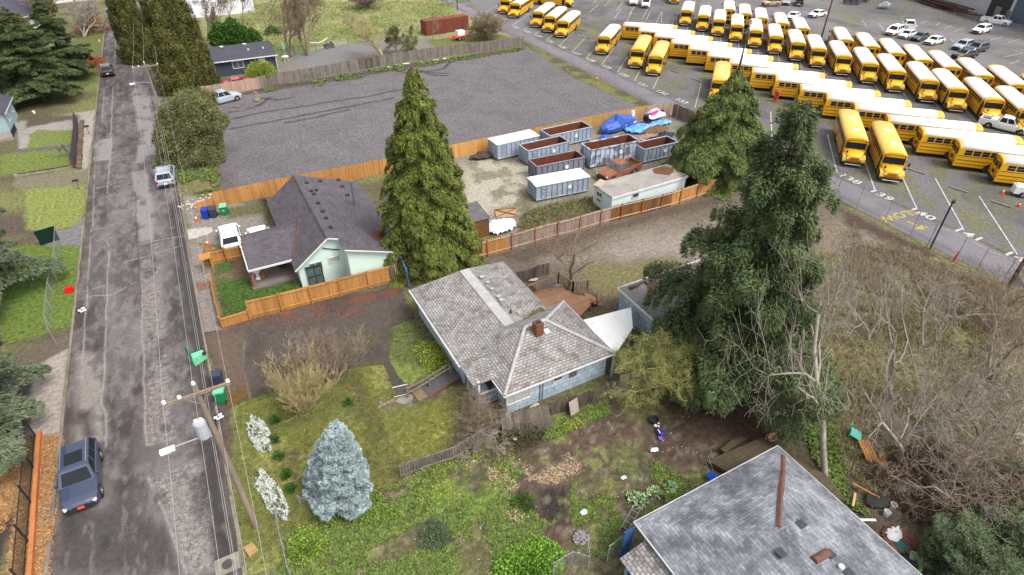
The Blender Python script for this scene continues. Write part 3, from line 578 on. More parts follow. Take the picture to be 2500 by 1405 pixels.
# ================================================================ cars, pickups, vans
def paint(n,c,c2=None,rough=.3): return mat(n,c,c2 or tuple(v*.9 for v in c),1.2,rough=rough,spec=.5,coat=.5)
KINDS=dict( # length,width,belt z,roof z, hood z, x of: windshield base, roof front, roof rear, rear glass base (0=front bumper,-L=rear)
 suv=(4.7,1.86,1.05,1.66,1.0,-1.35,-2.0,-4.15,-4.5), sedan=(4.75,1.82,.92,1.44,.88,-1.35,-2.15,-3.4,-4.15), wagon=(4.75,1.8,1.05,1.78,1.05,-1.35,-1.95,-4.3,-4.6), minivan=(5.,1.95,1.05,1.75,1.0,-1.,-1.95,-4.5,-4.85), van=(5.6,2.05,1.25,2.3,1.2,-.75,-1.5,-5.35,-5.5), pickup=(5.6,1.95,1.12,1.8,1.1,-1.5,-2.05,-3.3,-3.5), crewcab=(5.8,1.98,1.14,1.86,1.12,-1.5,-2.05,-3.75,-3.9), jeep=(4.3,1.85,1.15,1.8,1.15,-1.4,-1.55,-3.9,-4.1), old=(4.6,1.7,.95,1.3,.9,-1.3,-2.,-3.2,-3.8))
def car(kind,label,cat,front,rear,pm,rim=None,name=None,sunroof=False,rack=False,glass=None,loc=None,rz=None,plate=None,bedm=None,load=None,group=None):
    L_,W_,zb,zr,zh,xa,xb,xc,xd=KINDS[kind]; glass=glass or GL
    if loc is None:
        a=G(*front); c=G(*rear); rz=math.atan2(a[1]-c[1],a[0]-c[0]); cx,cy=(a[0]+c[0])/2,(a[1]+c[1])/2; loc=(cx+math.cos(rz)*L_/2,cy+math.sin(rz)*L_/2)
    t=thing(name or ('parked_'+cat.replace(' ','_')),label,cat,loc,rz,group); hw=W_/2
    def ring(x,k,z0,z1,sh=.0): 
        return [(x,-hw*k*.93,z0),(x,-hw*k,z0+.18),(x,-hw*k,z1-.28),(x,-hw*k*.97,z1-.1),(x,-hw*k*.86,z1-.0),(x,-hw*k*.4,z1+.03),(x,0,z1+.035),(x,hw*k*.4,z1+.03),(x,hw*k*.86,z1),(x,hw*k*.97,z1-.1),(x,hw*k,z1-.28),(x,hw*k,z0+.18),(x,hw*k*.93,z0)]
    g0=.24; bed=kind in('pickup','crewcab'); xe=-L_ if not bed else xd-.02
    st=[(0.02,.6,g0+.14,zh-.34),(-.03,.78,g0+.1,zh-.26),(-.14,.9,g0+.03,zh-.18),(-.42,.985,g0,zh-.08),(xa,1,g0,zb-.02),((xa+xe)/2,1,g0,zb),(xe+.45,1,g0,zb+.0),(xe+.1,.96,g0+.03,zb-.06),(xe,.9,g0+.1,zb-.16)]
    if bed: st=st[:6]+[(xe,1,g0,zb)]
    if kind=='sedan': st[-2]=(xe+.1,.95,g0+.03,zb-.05)
    b=MB(); b.loft([ring(*q_) for q_ in st]); smo=not bed
    if bed:
        b.box((xe-L_)/2,0,.55,L_+xe,W_*.9,.5)
        for s in(-1,1): b.box((xe-L_)/2,s*(hw-.06),.84,L_+xe,.12,.62)
        b.box(-L_+.05,0,.84,.1,W_-.02,.6); b.box(xe-.04,0,.9,.08,W_-.1,.5)
    b.done('body',pm,t,smooth=False)
    if bed: q=MB(); q.box((xe-L_)/2,0,.82,L_+xe-.2,W_-.26,.05); q.done('truck_bed',bedm or BK,t)
    hb,ht=hw*.93,hw*.76; ZB=zb-.01
    B0=[(xa,-hb,ZB),(xa,hb,ZB),(xd,hb,ZB),(xd,-hb,ZB)]; T0=[(xb,-ht,zr-.06),(xb,ht,zr-.06),(xc,ht,zr-.06),(xc,-ht,zr-.06)]
    b=MB(); 
    sh=lambda p,k:(p[0],p[1]*k,p[2])
    b.loft([[sh(p,.97) for p in B0],[sh(p,.96) for p in T0]]); 
    for k in range(4): b.tube(B0[k],T0[k],.05,.045,5)
    nm=2 if (xb-xc)>1.6 else 1
    for s in(1,-1):
        for k in range(1,nm+1):
            f=k/(nm+1.); f=f if nm>1 else .5
            X0=xa+(xd-xa)*(.12+.76*f); X1=xb+(xc-xb)*f; b.tube((X0,s*hb,ZB),(X1,s*ht,zr-.06),.04,.04,4)
    b.done('cabin',pm,t)
    mid=lambda p,q_,f:tuple(p[i]+(q_[i]-p[i])*f for i in range(3))
    def pane(nm_,a,b_,c_,d_,out,ins=.07):
        P_=[mid(mid(a,b_,ins),mid(d_,c_,ins),.06),mid(mid(a,b_,1-ins),mid(d_,c_,1-ins),.06),mid(mid(a,b_,1-ins),mid(d_,c_,1-ins),.9),mid(mid(a,b_,ins),mid(d_,c_,ins),.9)]
        q=MB(); P2=[tuple(p[i]+out[i]*.012 for i in range(3)) for p in P_]; P3=[tuple(p[i]-out[i]*.03 for i in range(3)) for p in P_]
        q.loft([P3,P2]); return q.done(nm_,glass,t)
    pane('windshield',B0[0],B0[1],T0[1],T0[0],(1,0,.3)); pane('rear_window',B0[3],B0[2],T0[2],T0[3],(-1,0,.3))
    for s,(i,j) in((1,(1,2)),(-1,(0,3))):
        n_=nm+1
        for k in range(n_):
            f0,f1=k/n_,(k+1)/n_; pane('side_window',mid(B0[i],B0[j],.02+.96*f0),mid(B0[i],B0[j],.02+.96*f1),mid(T0[i],T0[j],f1),mid(T0[i],T0[j],f0),(0,s,.2),.08)
    b=MB(); b.loft([[(p[0]*1,p[1]*1.04,p[2]) for p in T0],[(xb-.12,-ht*.95,zr-.01),(xb-.12,ht*.95,zr-.01),(xc+.1,ht*.95,zr-.01),(xc+.1,-ht*.95,zr-.01)],[(xb-.4,-ht*.5,zr+.02),(xb-.4,ht*.5,zr+.02),(xc+.3,ht*.5,zr+.02),(xc+.3,-ht*.5,zr+.02)]]); rf=b.done('roof',pm,t)
    if sunroof: q=MB(); q.box((xb+xc)/2+.25,0,zr+.022,.95,ht*1.25,.02); q.done('sunroof',GL,rf)
    if rack:
        for s in(-1,1): q=MB(); q.box((xb+xc)/2,s*ht*.9,zr+.05,-(xc-xb)*.85,.04,.04); q.done('roof_rail',CHR,rf)
        if rack==2:
            for f in(.2,.8): q=MB(); q.box(xb+(xc-xb)*f,0,zr+.08,.05,ht*1.8,.03); q.done('cross_bar',CHR,rf)
    for s in(-1,1):
        b=MB(); b.box(-.1,s*hw*.68,zh-.32,.16,hw*.34,.14,rz=s*-.35); b.done('headlight',LAMP,t)
        b=MB(); b.box(-L_+.02,s*hw*.82,zb-.22,.07,hw*.2,.26); b.done('tail_light',RED,t)
        b=MB(); b.box(xa-.25,s*(hw+.08),zb+.06,.12,.18,.12); b.done('mirror',pm if kind!='van' else BK,t)
    b=MB(); b.box(0.0,0,.5,.06,W_*.72,.26); b.done('front_bumper',BK,t); b=MB(); b.box(-L_-.01,0,.45,.06,W_*.8,.2); b.done('rear_bumper',CHR if bed else BK,t)
    b=MB(); b.box(-.0,0,zh-.36,.05,W_*.4,.12); b.done('grille',BK,t)
    b=MB(); b.box(.04 if plate else -L_-.045,0,.55 if plate else .62,.02,.32,.16); b.done('licence_plate',plate or WHITE,t)
    r=.36 if kind in('suv','van','pickup','crewcab','jeep','wagon') else .32
    for x in(-.85,-L_+(.95 if not bed else 1.25)):
        for s in(-1,1):
            wheel(t,x,s*(hw-.1),r,.24,rim); q=MB(); q.tube((x,s*(hw-.2),r+.02),(x,s*(hw+.004),r+.02),r+.07,r+.07,16); q.done('wheel_arch',BK,t)
    if load:
        b=MB(); load(b,xe,L_); b.done('toolbox',WHITE,t)
    return t
P_blue=paint('slate blue paint',S(60,68,90,1.2)); P_sil=paint('silver paint',S(168,176,188,1.2)); P_blk=paint('black paint',(.02,.02,.024)); P_wht=paint('gloss white paint',(.8,.8,.8)); P_dk=paint('charcoal paint',S(62,66,78,1.2)); P_tan=paint('tan paint',S(178,150,120,1.2)); P_red=paint('red paint',S(196,30,40,1.2))
PL=mat('orange plate',(.8,.1,.02),(.7,.08,.02),9)
car('suv','dark blue SUV with sunroof and orange front plate, parked crooked by the left kerb','suv',(208,1246),(209,1112),P_blue,name='parked_suv',sunroof=True,rack=1,plate=PL,rz=None)
car('suv','silver SUV with roof rack parked at the right kerb below the round bushy tree','suv',(410,418),(409,464),P_sil,rack=2)
car('suv','black SUV parked on the left of the street beside the dark fir','suv',(262,160),(268,202),P_blk)
car('suv','dark SUV facing the camera far up the street at the top','suv',(274,53),(272,30),P_blue)
car('pickup','silver pickup truck parked at the corner of the dark gravel lot','pickup truck',(584,240),(500,262),P_sil,load=None)
car('suv','white hatchback in the gravel driveway, its rear toward the camera','car',(562,572),(572,612),P_wht,glass=GL)
car('suv','white car half hidden behind the green house porch roof','car',None,None,P_wht,loc=(1.4,55.2,0),rz=R(90))
car('old','low red car behind the board fence beside the grey shed','car',(612,205),(556,214),P_red)
car('van','white cargo van facing the camera at the top edge, left one','van',(1543,20),(1552,0),P_wht)
car('van','white cargo van facing the camera at the top edge, right one','van',(1574,28),(1578,4),P_wht)
rp=lambda a,b:(2000+a/5,b/5); sp=lambda a,b:(1640+a/6.944,b/6.944)
car('sedan','white sedan behind the bus row, left of the rusty brown pole','sedan',(1975,44),(2012,37),P_wht)
car('sedan','white sedan half hidden behind the back row of buses','sedan',sp(1985,350),sp(2110,290),P_wht)
car('jeep','tan boxy off-road car at the top edge of the bus yard','jeep',sp(1540,105),sp(1810,95),P_tan)
car('suv','silver SUV at the top edge beside the tan off-road car','suv',sp(1925,100),sp(1935,40),P_sil)
car('pickup','black pickup truck at the top edge, right of the silver SUV','pickup truck',sp(2150,20),sp(2145,140),P_blk)
car('minivan','white minivan at the head of the cluster of parked cars','minivan',rp(800,455),rp(1010,380),P_wht)
car('pickup','white pickup behind the white minivan, tail toward the camera','pickup truck',rp(1040,310),rp(1120,400),P_wht)
car('sedan','white sedan between the white minivan and the dark sedan','sedan',rp(965,490),rp(1150,425),P_wht)
car('sedan','dark grey sedan between two white sedans in the bus yard','sedan',rp(1110,520),rp(1320,455),P_dk)
car('sedan','white sedan at the lower right end of the car cluster','sedan',rp(1285,560),rp(1500,510),P_wht)
car('suv','white hatchback alone below the far chain-link fence','car',rp(1860,425),rp(2070,375),P_wht)
car('suv','silver SUV next to the dark SUV behind the last buses','suv',rp(1630,625),rp(1840,570),P_sil)
car('suv','dark grey SUV right of the silver SUV behind the last buses','suv',rp(1800,650),rp(2010,610),P_dk)
car('sedan','black car nearly hidden behind the back row of buses','sedan',rp(1620,720),rp(1900,690),P_blk)
car('pickup','white pickup truck parked by the warehouse doors','pickup truck',rp(2310,320),rp(1980,270),P_wht)
def tb(b,xe,L_): b.box((xe-L_)/2+.5,0,1.1,.7,1.6,.35); b.box((xe-L_)/2-.5,.6,1.1,.9,.4,.3)
car('pickup','white work pickup with a loaded bed beside the open-door bus','pickup truck',(2500,328),(2396,304),P_wht,load=tb)
# ================================================================ houses
SH_G=mat('weathered grey shingle',S(186,182,180),S(146,142,140),.9,fine=.12,brick=(.32,.2,.026,.42,.18),bump=.3,stain=(S(100,84,70),1.4,.5,.62))
SH_P=mat('charcoal shingle',S(112,106,112),S(90,85,90),.8,fine=.2,brick=(.5,.18,.012,.6,.16),bump=.4)
SH_B=mat('light grey shingle',S(158,161,168),S(112,114,121),.7,fine=.12,brick=(.4,.17,.014,.62,.26),bump=.3,contrast=.1,detail=9.)
SH_D=mat('dark shed shingle',S(88,88,98),S(76,76,86),.8,fine=.15,brick=(.5,.18,.01,.7,.1))
BLUW=mat('pale blue shingle siding',S(192,208,220,1.15),S(158,174,188,1.15),.9,brick=(.6,.4,.02,.45,.1),fine=.1,stain=(S(98,100,96),1.6,.58,.7))
MINT=mat('mint lap siding',S(214,234,222,1.15),S(204,224,212,1.15),.6,brick=(6,.2,.012,.66,.03),stain=(S(140,150,128),1.3,.64,.5))
TRIM=mat('white trim',(.6,.6,.59),(.48,.48,.46),2,fine=.05,stain=(S(120,112,96),3,.64,.4))
BLUD=mat('bright blue paint wood',S(104,146,200,1.2),S(88,126,178,1.2),1.2,fine=.1)
DKW=mat('dark blue grey board siding',S(72,76,92,1.2),S(60,64,78,1.2),.6,brick=(.3,5,.01,.7,.08),fine=.1)
WGL=mat('window glass',(.05,.06,.07),(.14,.15,.16),1.5,rough=.12,spec=.5)
CURT=mat('pale curtain glass',S(214,214,212,1.3),S(160,164,166,1.3),1.2,rough=.3)
DARK=mat('dark interior',(.03,.03,.032),(.045,.043,.04),3)
CONCM=mat('weathered concrete',S(170,162,150),S(128,122,112),1.2,fine=.15,bump=.3,stain=(S(100,98,72),1.4,.6,.5))
RUST=mat('brown rust',S(120,68,46,1.2),S(88,48,34,1.2),1.2,fine=.25,rough=.9,detail=8)
TAR=mat('faded membrane roof',S(164,158,156),S(128,122,120),.6,fine=.12,stain=(S(104,96,90),.9,.55,.6),bump=.2)
DECK=mat('cedar deck boards',S(178,138,106),S(150,112,84),.8,brick=(4,.14,.02,.4,.12),fine=.15)
DECKD=mat('mossy brown deck boards',S(112,98,76),S(88,76,60),.8,brick=(4,.14,.015,.45,.12),fine=.15)
WOODG=mat('grey weathered plank',S(150,140,132),S(104,96,92),1.5,isl=.25,fine=.2,stretch=(1,1,.3)); WOODD=mat('rotting dark plank',S(128,116,104),S(84,74,66),2,isl=.35,fine=.2,stretch=(1,1,.3))
WOODO=mat('orange cedar plank',S(204,150,84,1.3),S(168,114,64,1.3),1.,isl=.16,fine=.15,stretch=(1.5,1.5,.25)); WOODP=mat('pinkish cedar plank',S(192,164,146,1.3),S(160,132,116,1.3),1.2,isl=.16,fine=.1,stretch=(1,1,.3))
WOODB=mat('brown stained plank',S(140,98,56,1.3),S(96,66,42,1.3),1.2,isl=.25,fine=.2,stretch=(1,1,.3)); POSTM=mat('reddish cedar post',S(178,112,68,1.3),S(150,90,56,1.3),2)
RAILM=mat('pale fence rail',S(202,180,156,1.3),S(176,152,130,1.3),2); LUM=mat('fresh lumber',S(222,188,140,1.3),S(196,158,112,1.3),2,isl=.2)
def window(parent,c,w_,h_,nx,ny,glass=WGL,mull=1,fr=TRIM,f=.08):
    """c: centre on the wall plane, (nx,ny) outward"""
    a=math.atan2(ny,nx); b=MB(); ux,uy=-ny,nx
    for s in(-1,1):
        b.box(c[0]+ux*s*(w_/2)+nx*.03,c[1]+uy*s*(w_/2)+ny*.03,c[2],.07,f,h_+f,rz=a); b.box(c[0]+nx*.033,c[1]+ny*.033,c[2]+s*h_/2,.075,w_+f,f,rz=a)
    for k in range(mull):
        t=(k+1)/(mull+1.)-.5; b.box(c[0]+ux*t*w_+nx*.028,c[1]+uy*t*w_+ny*.028,c[2],.06,f*.6,h_,rz=a)
    o=b.done('window',fr,parent); b=MB(); b.box(c[0]+nx*.012,c[1]+ny*.012,c[2],.02,w_,h_,rz=a); b.done('pane',glass,o); return o
def vent(parent,x,y,z,s=.3,m=BK,hh=.14):
    b=MB(); b.box(x,y,z+hh/2,s,s,hh); b.box(x,y,z+hh,s*1.15,s*1.15,.03); b.done('roof_vent',m,parent)
# ---- 1: the pale blue house with weathered roof
H=thing('blue_house','pale blue run-down house with weathered grey shingle roofs and a brick chimney','house',(14.5,28.,0))
def L3(p): return [(a-14.5,b_-28.,c) for a,b_,c in p]
def wl_(pts,m=BLUW,nm='wall',par=None,t=.15,n=(0,-1)): return MB().wallp(L3(pts),t,*n).done(nm,m,par or H)
ZE=2.35;ZR=2.8
W1=(10.75,18.1,27.2,36.0)
b=MB(); x0,x1,y0,y1=W1
b.add(L3([(x0,y1,0),(x1,y1,0),(x1,y1,ZE),(14.9,y1,ZR-.05),(x0,y1,ZE),(x0,y0,0),(13,y0,0),(13,y0,2.6),(x0,y0,ZE),(x1,29,0),(x1,29,ZE)]),[(0,1,2,3,4),(5,0,4,8),(5,8,7,6),(1,9,10,2)]); b.done('wall',BLUW,H)
b=MB(); b.slab(L3([(10.35,26.75,ZE),(14.95,26.75,ZR),(14.95,36.35,ZR),(10.35,36.35,ZE)]),.14); b.slab(L3([(14.955,26.75,ZR+.002),(18.5,26.75,ZE+.1),(18.5,36.35,ZE+.1),(14.955,36.35,ZR+.002)]),.14); r1=b.done('roof',SH_G,H)
b=MB(); b.box(10.3-14.5,31.55-28,ZE-.12,.1,9.7,.14); b.done('gutter',TRIM,r1)
b=MB(); b.slab(L3([(14.55,26.75,ZR+.012),(15.35,26.75,ZR+.0),(15.35,36.3,ZR+.0),(14.55,36.3,ZR+.012)]),.03); b.done('ridge_band',mat('pale ridge shingle',S(204,202,200),S(176,172,170),1.2,fine=.12,brick=(.5,.33,.02,.75,.05),stain=(S(120,104,84),1.3,.62,.5)),r1)
for p in((1176,677),(1191,690),(1201,706),(1217,725),(1224,733)):
    a=G(*p,ZR); vent(r1,a[0]-14.5,a[1]-28,ZR-.03,.26,mat('pale vent metal',S(206,206,206),S(160,160,160),3),.1)
a=G(1247,763,ZR); b=MB(); b.tube((a[0]-14.5,a[1]-28,2.7),(a[0]-14.5,a[1]-28,3.05),.06,.06,8); b.done('vent_pipe',BK,r1)
# the square wing with hipped roof
hx0,hx1,hy0,hy1=12.1,19.85,23.45,29.4; zw=2.25
b=MB(); b.add(L3([(hx0,hy0,0),(hx1,hy0,0),(hx1,hy1,0),(hx0,hy1,0),(hx0,hy0,zw),(hx1,hy0,zw),(hx1,hy1,zw),(hx0,hy1,zw)]),[(0,1,5,4),(1,2,6,5),(2,3,7,6),(3,0,4,7)]); b.done('wall',BLUW,H)
ex0,ex1,ey0,ey1=11.75,20.2,23.1,29.6; a1=(15.2,26.75,3.75); a2=(16.8,26.75,3.75); ZH=2.22
b=MB(); c=[(ex0,ey0,ZH),(ex1,ey0,ZH),(ex1,ey1,ZH),(ex0,ey1,ZH)]
for p in ([c[0],c[1],a2,a1],[c[1],c[2],a2],[c[2],c[3],a1,a2],[c[3],c[0],a1]): b.slab(L3(p),.12)
r2=b.done('roof',SH_G,H)
b=MB()
for p,q_ in((c[0],a1),(c[1],a2),(c[2],a2),(a1,a2)):
    P_,Q_=L3([p,q_]); P_=(P_[0],P_[1],P_[2]+.01);Q_=(Q_[0],Q_[1],Q_[2]+.01); b.tube(P_,Q_,.13,.13,6)
b.done('hip_cap',MATS['pale ridge shingle'],r2)
b=MB(); b.box(ex0-14.5-.03,(ey0+ey1)/2-28-.9,ZH-.1,.08,4.8,.12); b.box((ex0+ex1)/2-14.5,ey0-28-.03,ZH-.1,8.5,.08,.12); b.box(ex1-14.5+.03,(ey0+ey1)/2-28,ZH-.1,.08,6.5,.12); b.done('fascia',TRIM,r2)
b=MB(); q=random.Random(4)
vp=[G3(1184,766,2.72),G3(1150,775,2.75),G3(1290,758,2.6)]
v0,v1=G3(1258,798,2.86),G3(1322,752,2.62)
for k in range(26):
    t_=k/25; b.ball((v0[0]+(v1[0]-v0[0])*t_-14.5+q.gauss(0,.06),v0[1]+(v1[1]-v0[1])*t_-28+q.gauss(0,.08),v0[2]+(v1[2]-v0[2])*t_),q.uniform(.08,.2),.35,6,.2)
b.done('moss_line',mat('rusty roof moss',S(132,98,66),S(92,96,48),5,fine=.3),r2)
ch=G(1313,815,3.4); b=MB(); b.box(ch[0]-14.5,ch[1]-28,3.75,.55,.55,1.3); cy=b.done('chimney',mat('old brick',S(146,92,70),S(110,70,56),3,brick=(.2,.075,.01,1.3,.2),fine=.2,stain=(S(100,96,60),2.5,.6,.6)),r2)
b=MB(); b.box(ch[0]-14.5,ch[1]-28,4.41,.34,.34,.03); b.done('flue',BK,cy)
b=MB(); b.tube((ch[0]-14.3,ch[1]-27.6,3.4),(ch[0]-14.3,ch[1]-27.6,5.4),.025,.025,6); b.box(ch[0]-14.3,ch[1]-27.6,5.3,.5,.03,.03); b.done('antenna',CHR,r2)
a=G(1335,811,3.4); b=MB(); b.box(a[0]-14.5,a[1]-28,3.48,.36,.36,.1,rx=.35); b.done('roof_hatch',TRIM,r2)
a=G(1371,785,3.2); b=MB(); b.box(a[0]-14.5,a[1]-28,3.12,.4,.25,.06,rz=.5,ry=.3); b.done('loose_shingle',RUST,r2)
# windows: bay at the near corner, two small ones, side windows
window(H,(12.95-14.5,hy0-28,1.42),1.75,1.15,0,-1,CURT,2); window(H,(15.9-14.5,hy0-28,1.6),.75,.62,0,-1,WGL,0); 
b=MB(); b.box(17.1-14.5,hy0-28-.02,1.45,.6,.03,.7); b.done('boarded_window',mat('grey plywood',S(132,122,112),S(96,88,80),3),H)
window(H,(hx0-14.5,25.6-28,1.3),1.5,1.1,-1,0,WGL,1)
window(H,(hx0-14.5,24.2-28,1.3),.7,1.1,-1,0,CURT,0)
for y in(29.3,30.8,32.6): window(H,(x0-14.5,y-28,1.35),.95,.85,-1,0,CURT,1)
b=MB()
for x in(14.55,14.75): b.tube((x-14.5,hy0-28-.05,.1),(x-14.5,hy0-28-.05,2.1),.035,.035,6)
b.done('pipe',CHR,H)
# front porch under the wing corner
b=MB(); b.add(L3([(10.8,26.9,0),(12.1,26.9,0),(12.1,24.9,0),(10.9,24.9,0),(10.8,26.9,.45),(12.1,26.9,.45),(12.1,24.9,.45),(10.9,24.9,.45)]),[(4,5,6,7),(0,3,7,4),(3,2,6,7)]); b.done('porch_floor',BLUW,H)
b=MB(); b.slab(L3([(10.35,24.75,ZE-.12),(12.2,24.75,ZE+.0),(12.2,26.8,ZE+.06),(10.35,26.8,ZE-.02)]),.1); b.done('porch_roof',SH_G,H)
b=MB(); b.box(10.8-14.5,24.9-28,1.2,.14,.14,2.2); b.box(10.8-14.5,26.6-28,1.2,.12,.12,2.2); b.box(11.5-14.5,24.88-28,1.12,1.4,.07,.12); b.box(10.83-14.5,25.7-28,1.12,.07,1.6,.12); b.done('porch_railing',TRIM,H)
b=MB(); b.box(11.9-14.5,26.0-28,1.35,.1,1.2,1.7); b.done('doorway',DARK,H)
# lean-to porch roofs at the back: white membrane
pts=[G3(1424,781,2.3),G3(1541,750,2.1),G3(1530,815,2.1),G3(1497,860,2.2)]
LT_=thing('white_lean_to','low lean-to with a dirty white flat roof between house and shed','lean-to',(20.5,27,0))
def LL(p,o): return [(q[0]-o[0],q[1]-o[1],q[2]) for q in p]
b=MB(); b.slab(LL([G3(1500,868,2.2),G3(1545,800,2.15),G3(1541,750,2.15),G3(1424,781,2.25)],(20.5,27)),.16); b.done('roof',mat('dirty white membrane',(.72,.72,.71),(.60,.60,.58),.8,fine=.06,stain=(S(150,112,90),1.2,.62,.7)),LT_)
b=MB()
for p in(G(1500,862,2.2),G(1540,800,2.2),G(1536,756,2.2),G(1430,784,2.2)): b.box(p[0]-20.5,p[1]-27,1.05,.14,.14,2.1)
b.done('wall',BLUW,LT_)
# flat-roofed shed behind it
SHD=thing('blue_shed','pale blue flat roofed shed with torn grey roofing under the dark fir','shed',(28,29,0))
c0=G3(1513,706,2.5); c1=G3(1665,660,2.5)
o=(28,29); sx0,sx1,sy0,sy1=c0[0]+.1,c0[0]+8.2,c0[1]-4.6,c0[1]
b=MB(); b.add(LL([(sx0,sy0,0),(sx1,sy0,0),(sx1,sy1,0),(sx0,sy1,0),(sx0,sy0,2.4),(sx1,sy0,2.4),(sx1,sy1,2.4),(sx0,sy1,2.4)],o),[(0,1,5,4),(1,2,6,5),(2,3,7,6),(3,0,4,7)]); b.done('wall',BLUW,SHD)
b=MB(); b.slab(LL([(sx0-.15,sy0-.2,2.5),(sx1+.2,sy0-.2,2.5),(sx1+.2,sy1+.15,2.5),(sx0-.15,sy1+.15,2.5)],o),.12); r_=b.done('roof',TAR,SHD)
b=MB(); b.box(sx0-.19-o[0],(sy0+sy1)/2-o[1],2.46,.05,5.0,.18); b.box((sx0+sx1)/2-o[0],sy1+.2-o[1],2.46,8.4,.05,.18); b.done('fascia',TRIM,r_)
b=MB(); q=random.Random(3)
for k in range(9): b.box(sx0+1+k*.75-o[0],sy1-.25-o[1]+q.uniform(-.15,.15),2.6,q.uniform(.7,1.),q.uniform(.15,.5),.16,rz=q.uniform(-.2,.2))
b.done('torn_roofing',mat('black roofing felt',(.05,.05,.052),(.12,.11,.1),2),r_)
b=MB(); b.ball((sx0+2.6-o[0],sy1-1.3-o[1],2.5),.9,.12,9,.3); b.ball((sx0+5-o[0],sy1-2.5-o[1],2.5),1.2,.1,9,.3); b.done('needle_litter',mat('brown needles',S(124,86,62),S(92,66,50),3,fine=.3),r_)
# cedar deck with railings
DK=thing('cedar_deck','reddish cedar deck with slatted railing behind the blue house','deck',(20.5,31.5,0)); o=(20.5,31.5)
dp=[(18.2,29.0),(21.6,29.2),(23.1,30.0),(23.4,31.0),(22.6,31.9),(22.4,33.2),(20.0,33.6),(18.2,32.4)]
b=MB(); b.slab(LL([(x,y,.62) for x,y in dp],o),.12); b.done('deck_floor',DECK,DK)
def rail(pts,m,par,z,h=.95,gap=.16):
    b=MB(); 
    for (xa,ya_),(xb,yb_) in zip(pts[:-1],pts[1:]):
        a=math.atan2(yb_-ya_,xb-xa); L_=math.hypot(xb-xa,yb_-ya_); mx_,my=(xa+xb)/2,(ya_+yb_)/2
        b.box(mx_,my,z+h,L_,.1,.05,rz=a); b.box(mx_,my,z+.12,L_,.05,.07,rz=a)
        for p in((xa,ya_),(xb,yb_)): b.box(p[0],p[1],z+h/2+.05,.1,.1,h+.1)
        n_=int(L_/gap)
        for k in range(n_): t=(k+.5)/n_; b.box(xa+(xb-xa)*t,ya_+(yb_-ya_)*t,z+h/2+.06,.045,.045,h-.16,rz=a)
    return b.done('railing',m,par)
WR=mat('brown railing wood',S(150,118,92,1.3),S(116,88,68,1.3),2,isl=.15)
rail([(18.9-o[0],33.3-o[1]),(22.3-o[0],33.7-o[1]),(22.7-o[0],32.1-o[1]),(23.9-o[0],31.7-o[1])],WR,DK,.62); rail([(23.9-o[0],30.3-o[1]),(23.2-o[0],29.2-o[1])],WR,DK,.4)
for k in range(3): b=MB(); b.box(23.5+k*.28-o[0],30.9-.12*k-o[1],.5-.17*k,.34,1.3,.08,rz=-.15); b.done('step',DECK,DK)
b=MB()
for p in dp: b.box(p[0]*.98+.4-o[0],p[1]*.99+.3-o[1],.25,.1,.1,.5)
b.done('deck_posts',WR,DK)
b=MB(); q=random.Random(5); o=G(1352,655)
F0=thing('board_screen','short dark board fence between the old house and the bare tree','fence',(20.5,36,0)); 
for k in range(26): b.box(-2+k*.17,.1*math.sin(k*.4),.6,.15,.03,1.2+q.uniform(-.1,.05))
b.done('fence_boards',WOODD,F0)
b=MB(); b.box(1.2,-1.6,.12,2.4,1.6,.24); b.done('platform',WOODG,F0)
# ramp, gate and low rail in front of the porch
RM=thing('wheelchair_ramp','black surfaced ramp with red edge leading up to the porch','ramp',(9,25.5,0)); 
pa,pb=G(1035,958),G(1112,920); dx,dy=pb[0]-pa[0],pb[1]-pa[1]; a=math.atan2(dy,dx); L_=math.hypot(dx,dy)
RM.location=(pa[0],pa[1],0); RM.rotation_euler=(0,0,a)
b=MB(); b.add([(0,-.55,.02),(L_,-.55,.42),(L_,.55,.42),(0,.55,.02),(0,-.55,-.05),(L_,-.55,0),(L_,.55,0),(0,.55,-.05)],[(0,1,2,3),(4,7,6,5),(0,4,5,1),(3,2,6,7),(1,5,6,2)]); b.done('ramp_surface',mat('black grit surface',(.05,.05,.055),(.09,.088,.09),3,fine=.2),RM)
b=MB(); b.add([(0,-.62,.05),(L_,-.62,.45),(L_,-.56,.45),(0,-.56,.05),(0,-.62,-.04),(L_,-.62,.3),(L_,-.56,.3),(0,-.56,-.04)],[(0,1,2,3),(0,4,5,1),(4,7,6,5),(3,2,6,7)]); b.done('edge_board',mat('red painted board',S(170,84,62),S(130,70,54),3),RM)
b=MB(); b.box(-.35,0,.04,.7,1.15,.09); b.done('landing',mat('brown wood landing',S(150,124,100),S(120,98,80),2),RM)
HRL=thing('wooden_handrail','long grey wooden handrail running from the porch post to the small gate','handrail')
pa,pb=G(993,950,.9),G(1098,898,.9); b=MB(); d=Vector((pb[0]-pa[0],pb[1]-pa[1],0)); n_=6
for z in(.9,.5): b.path([(pa[0],pa[1],z),(pa[0]+d.x*.5,pa[1]+d.y*.5,z+.12),(pb[0],pb[1],z+.4)],.045,4)
hr=b.done('rail',WOODG,HRL); b=MB()
for t in(0,.5,1): b.box(pa[0]+d.x*t,pa[1]+d.y*t,.55,.1,.1,1.1)
b.done('post',WOODG,HRL)
GT=thing('metal_gate','small galvanised gate standing open at the end of the handrail','gate',(*G(962,972),0),math.atan2(G(992,965)[1]-G(962,972)[1],G(992,965)[0]-G(962,972)[0])); b=MB()
b.path([(0,0,.1),(0,0,1.),(1.,0,1.),(1.,0,.1),(0,0,.1)],.03,6)
for k in range(1,9): b.tube((k/9.,0,.1),(k/9.,0,1.),.012,.012,4)
b.done('gate_frame',CHR,GT)
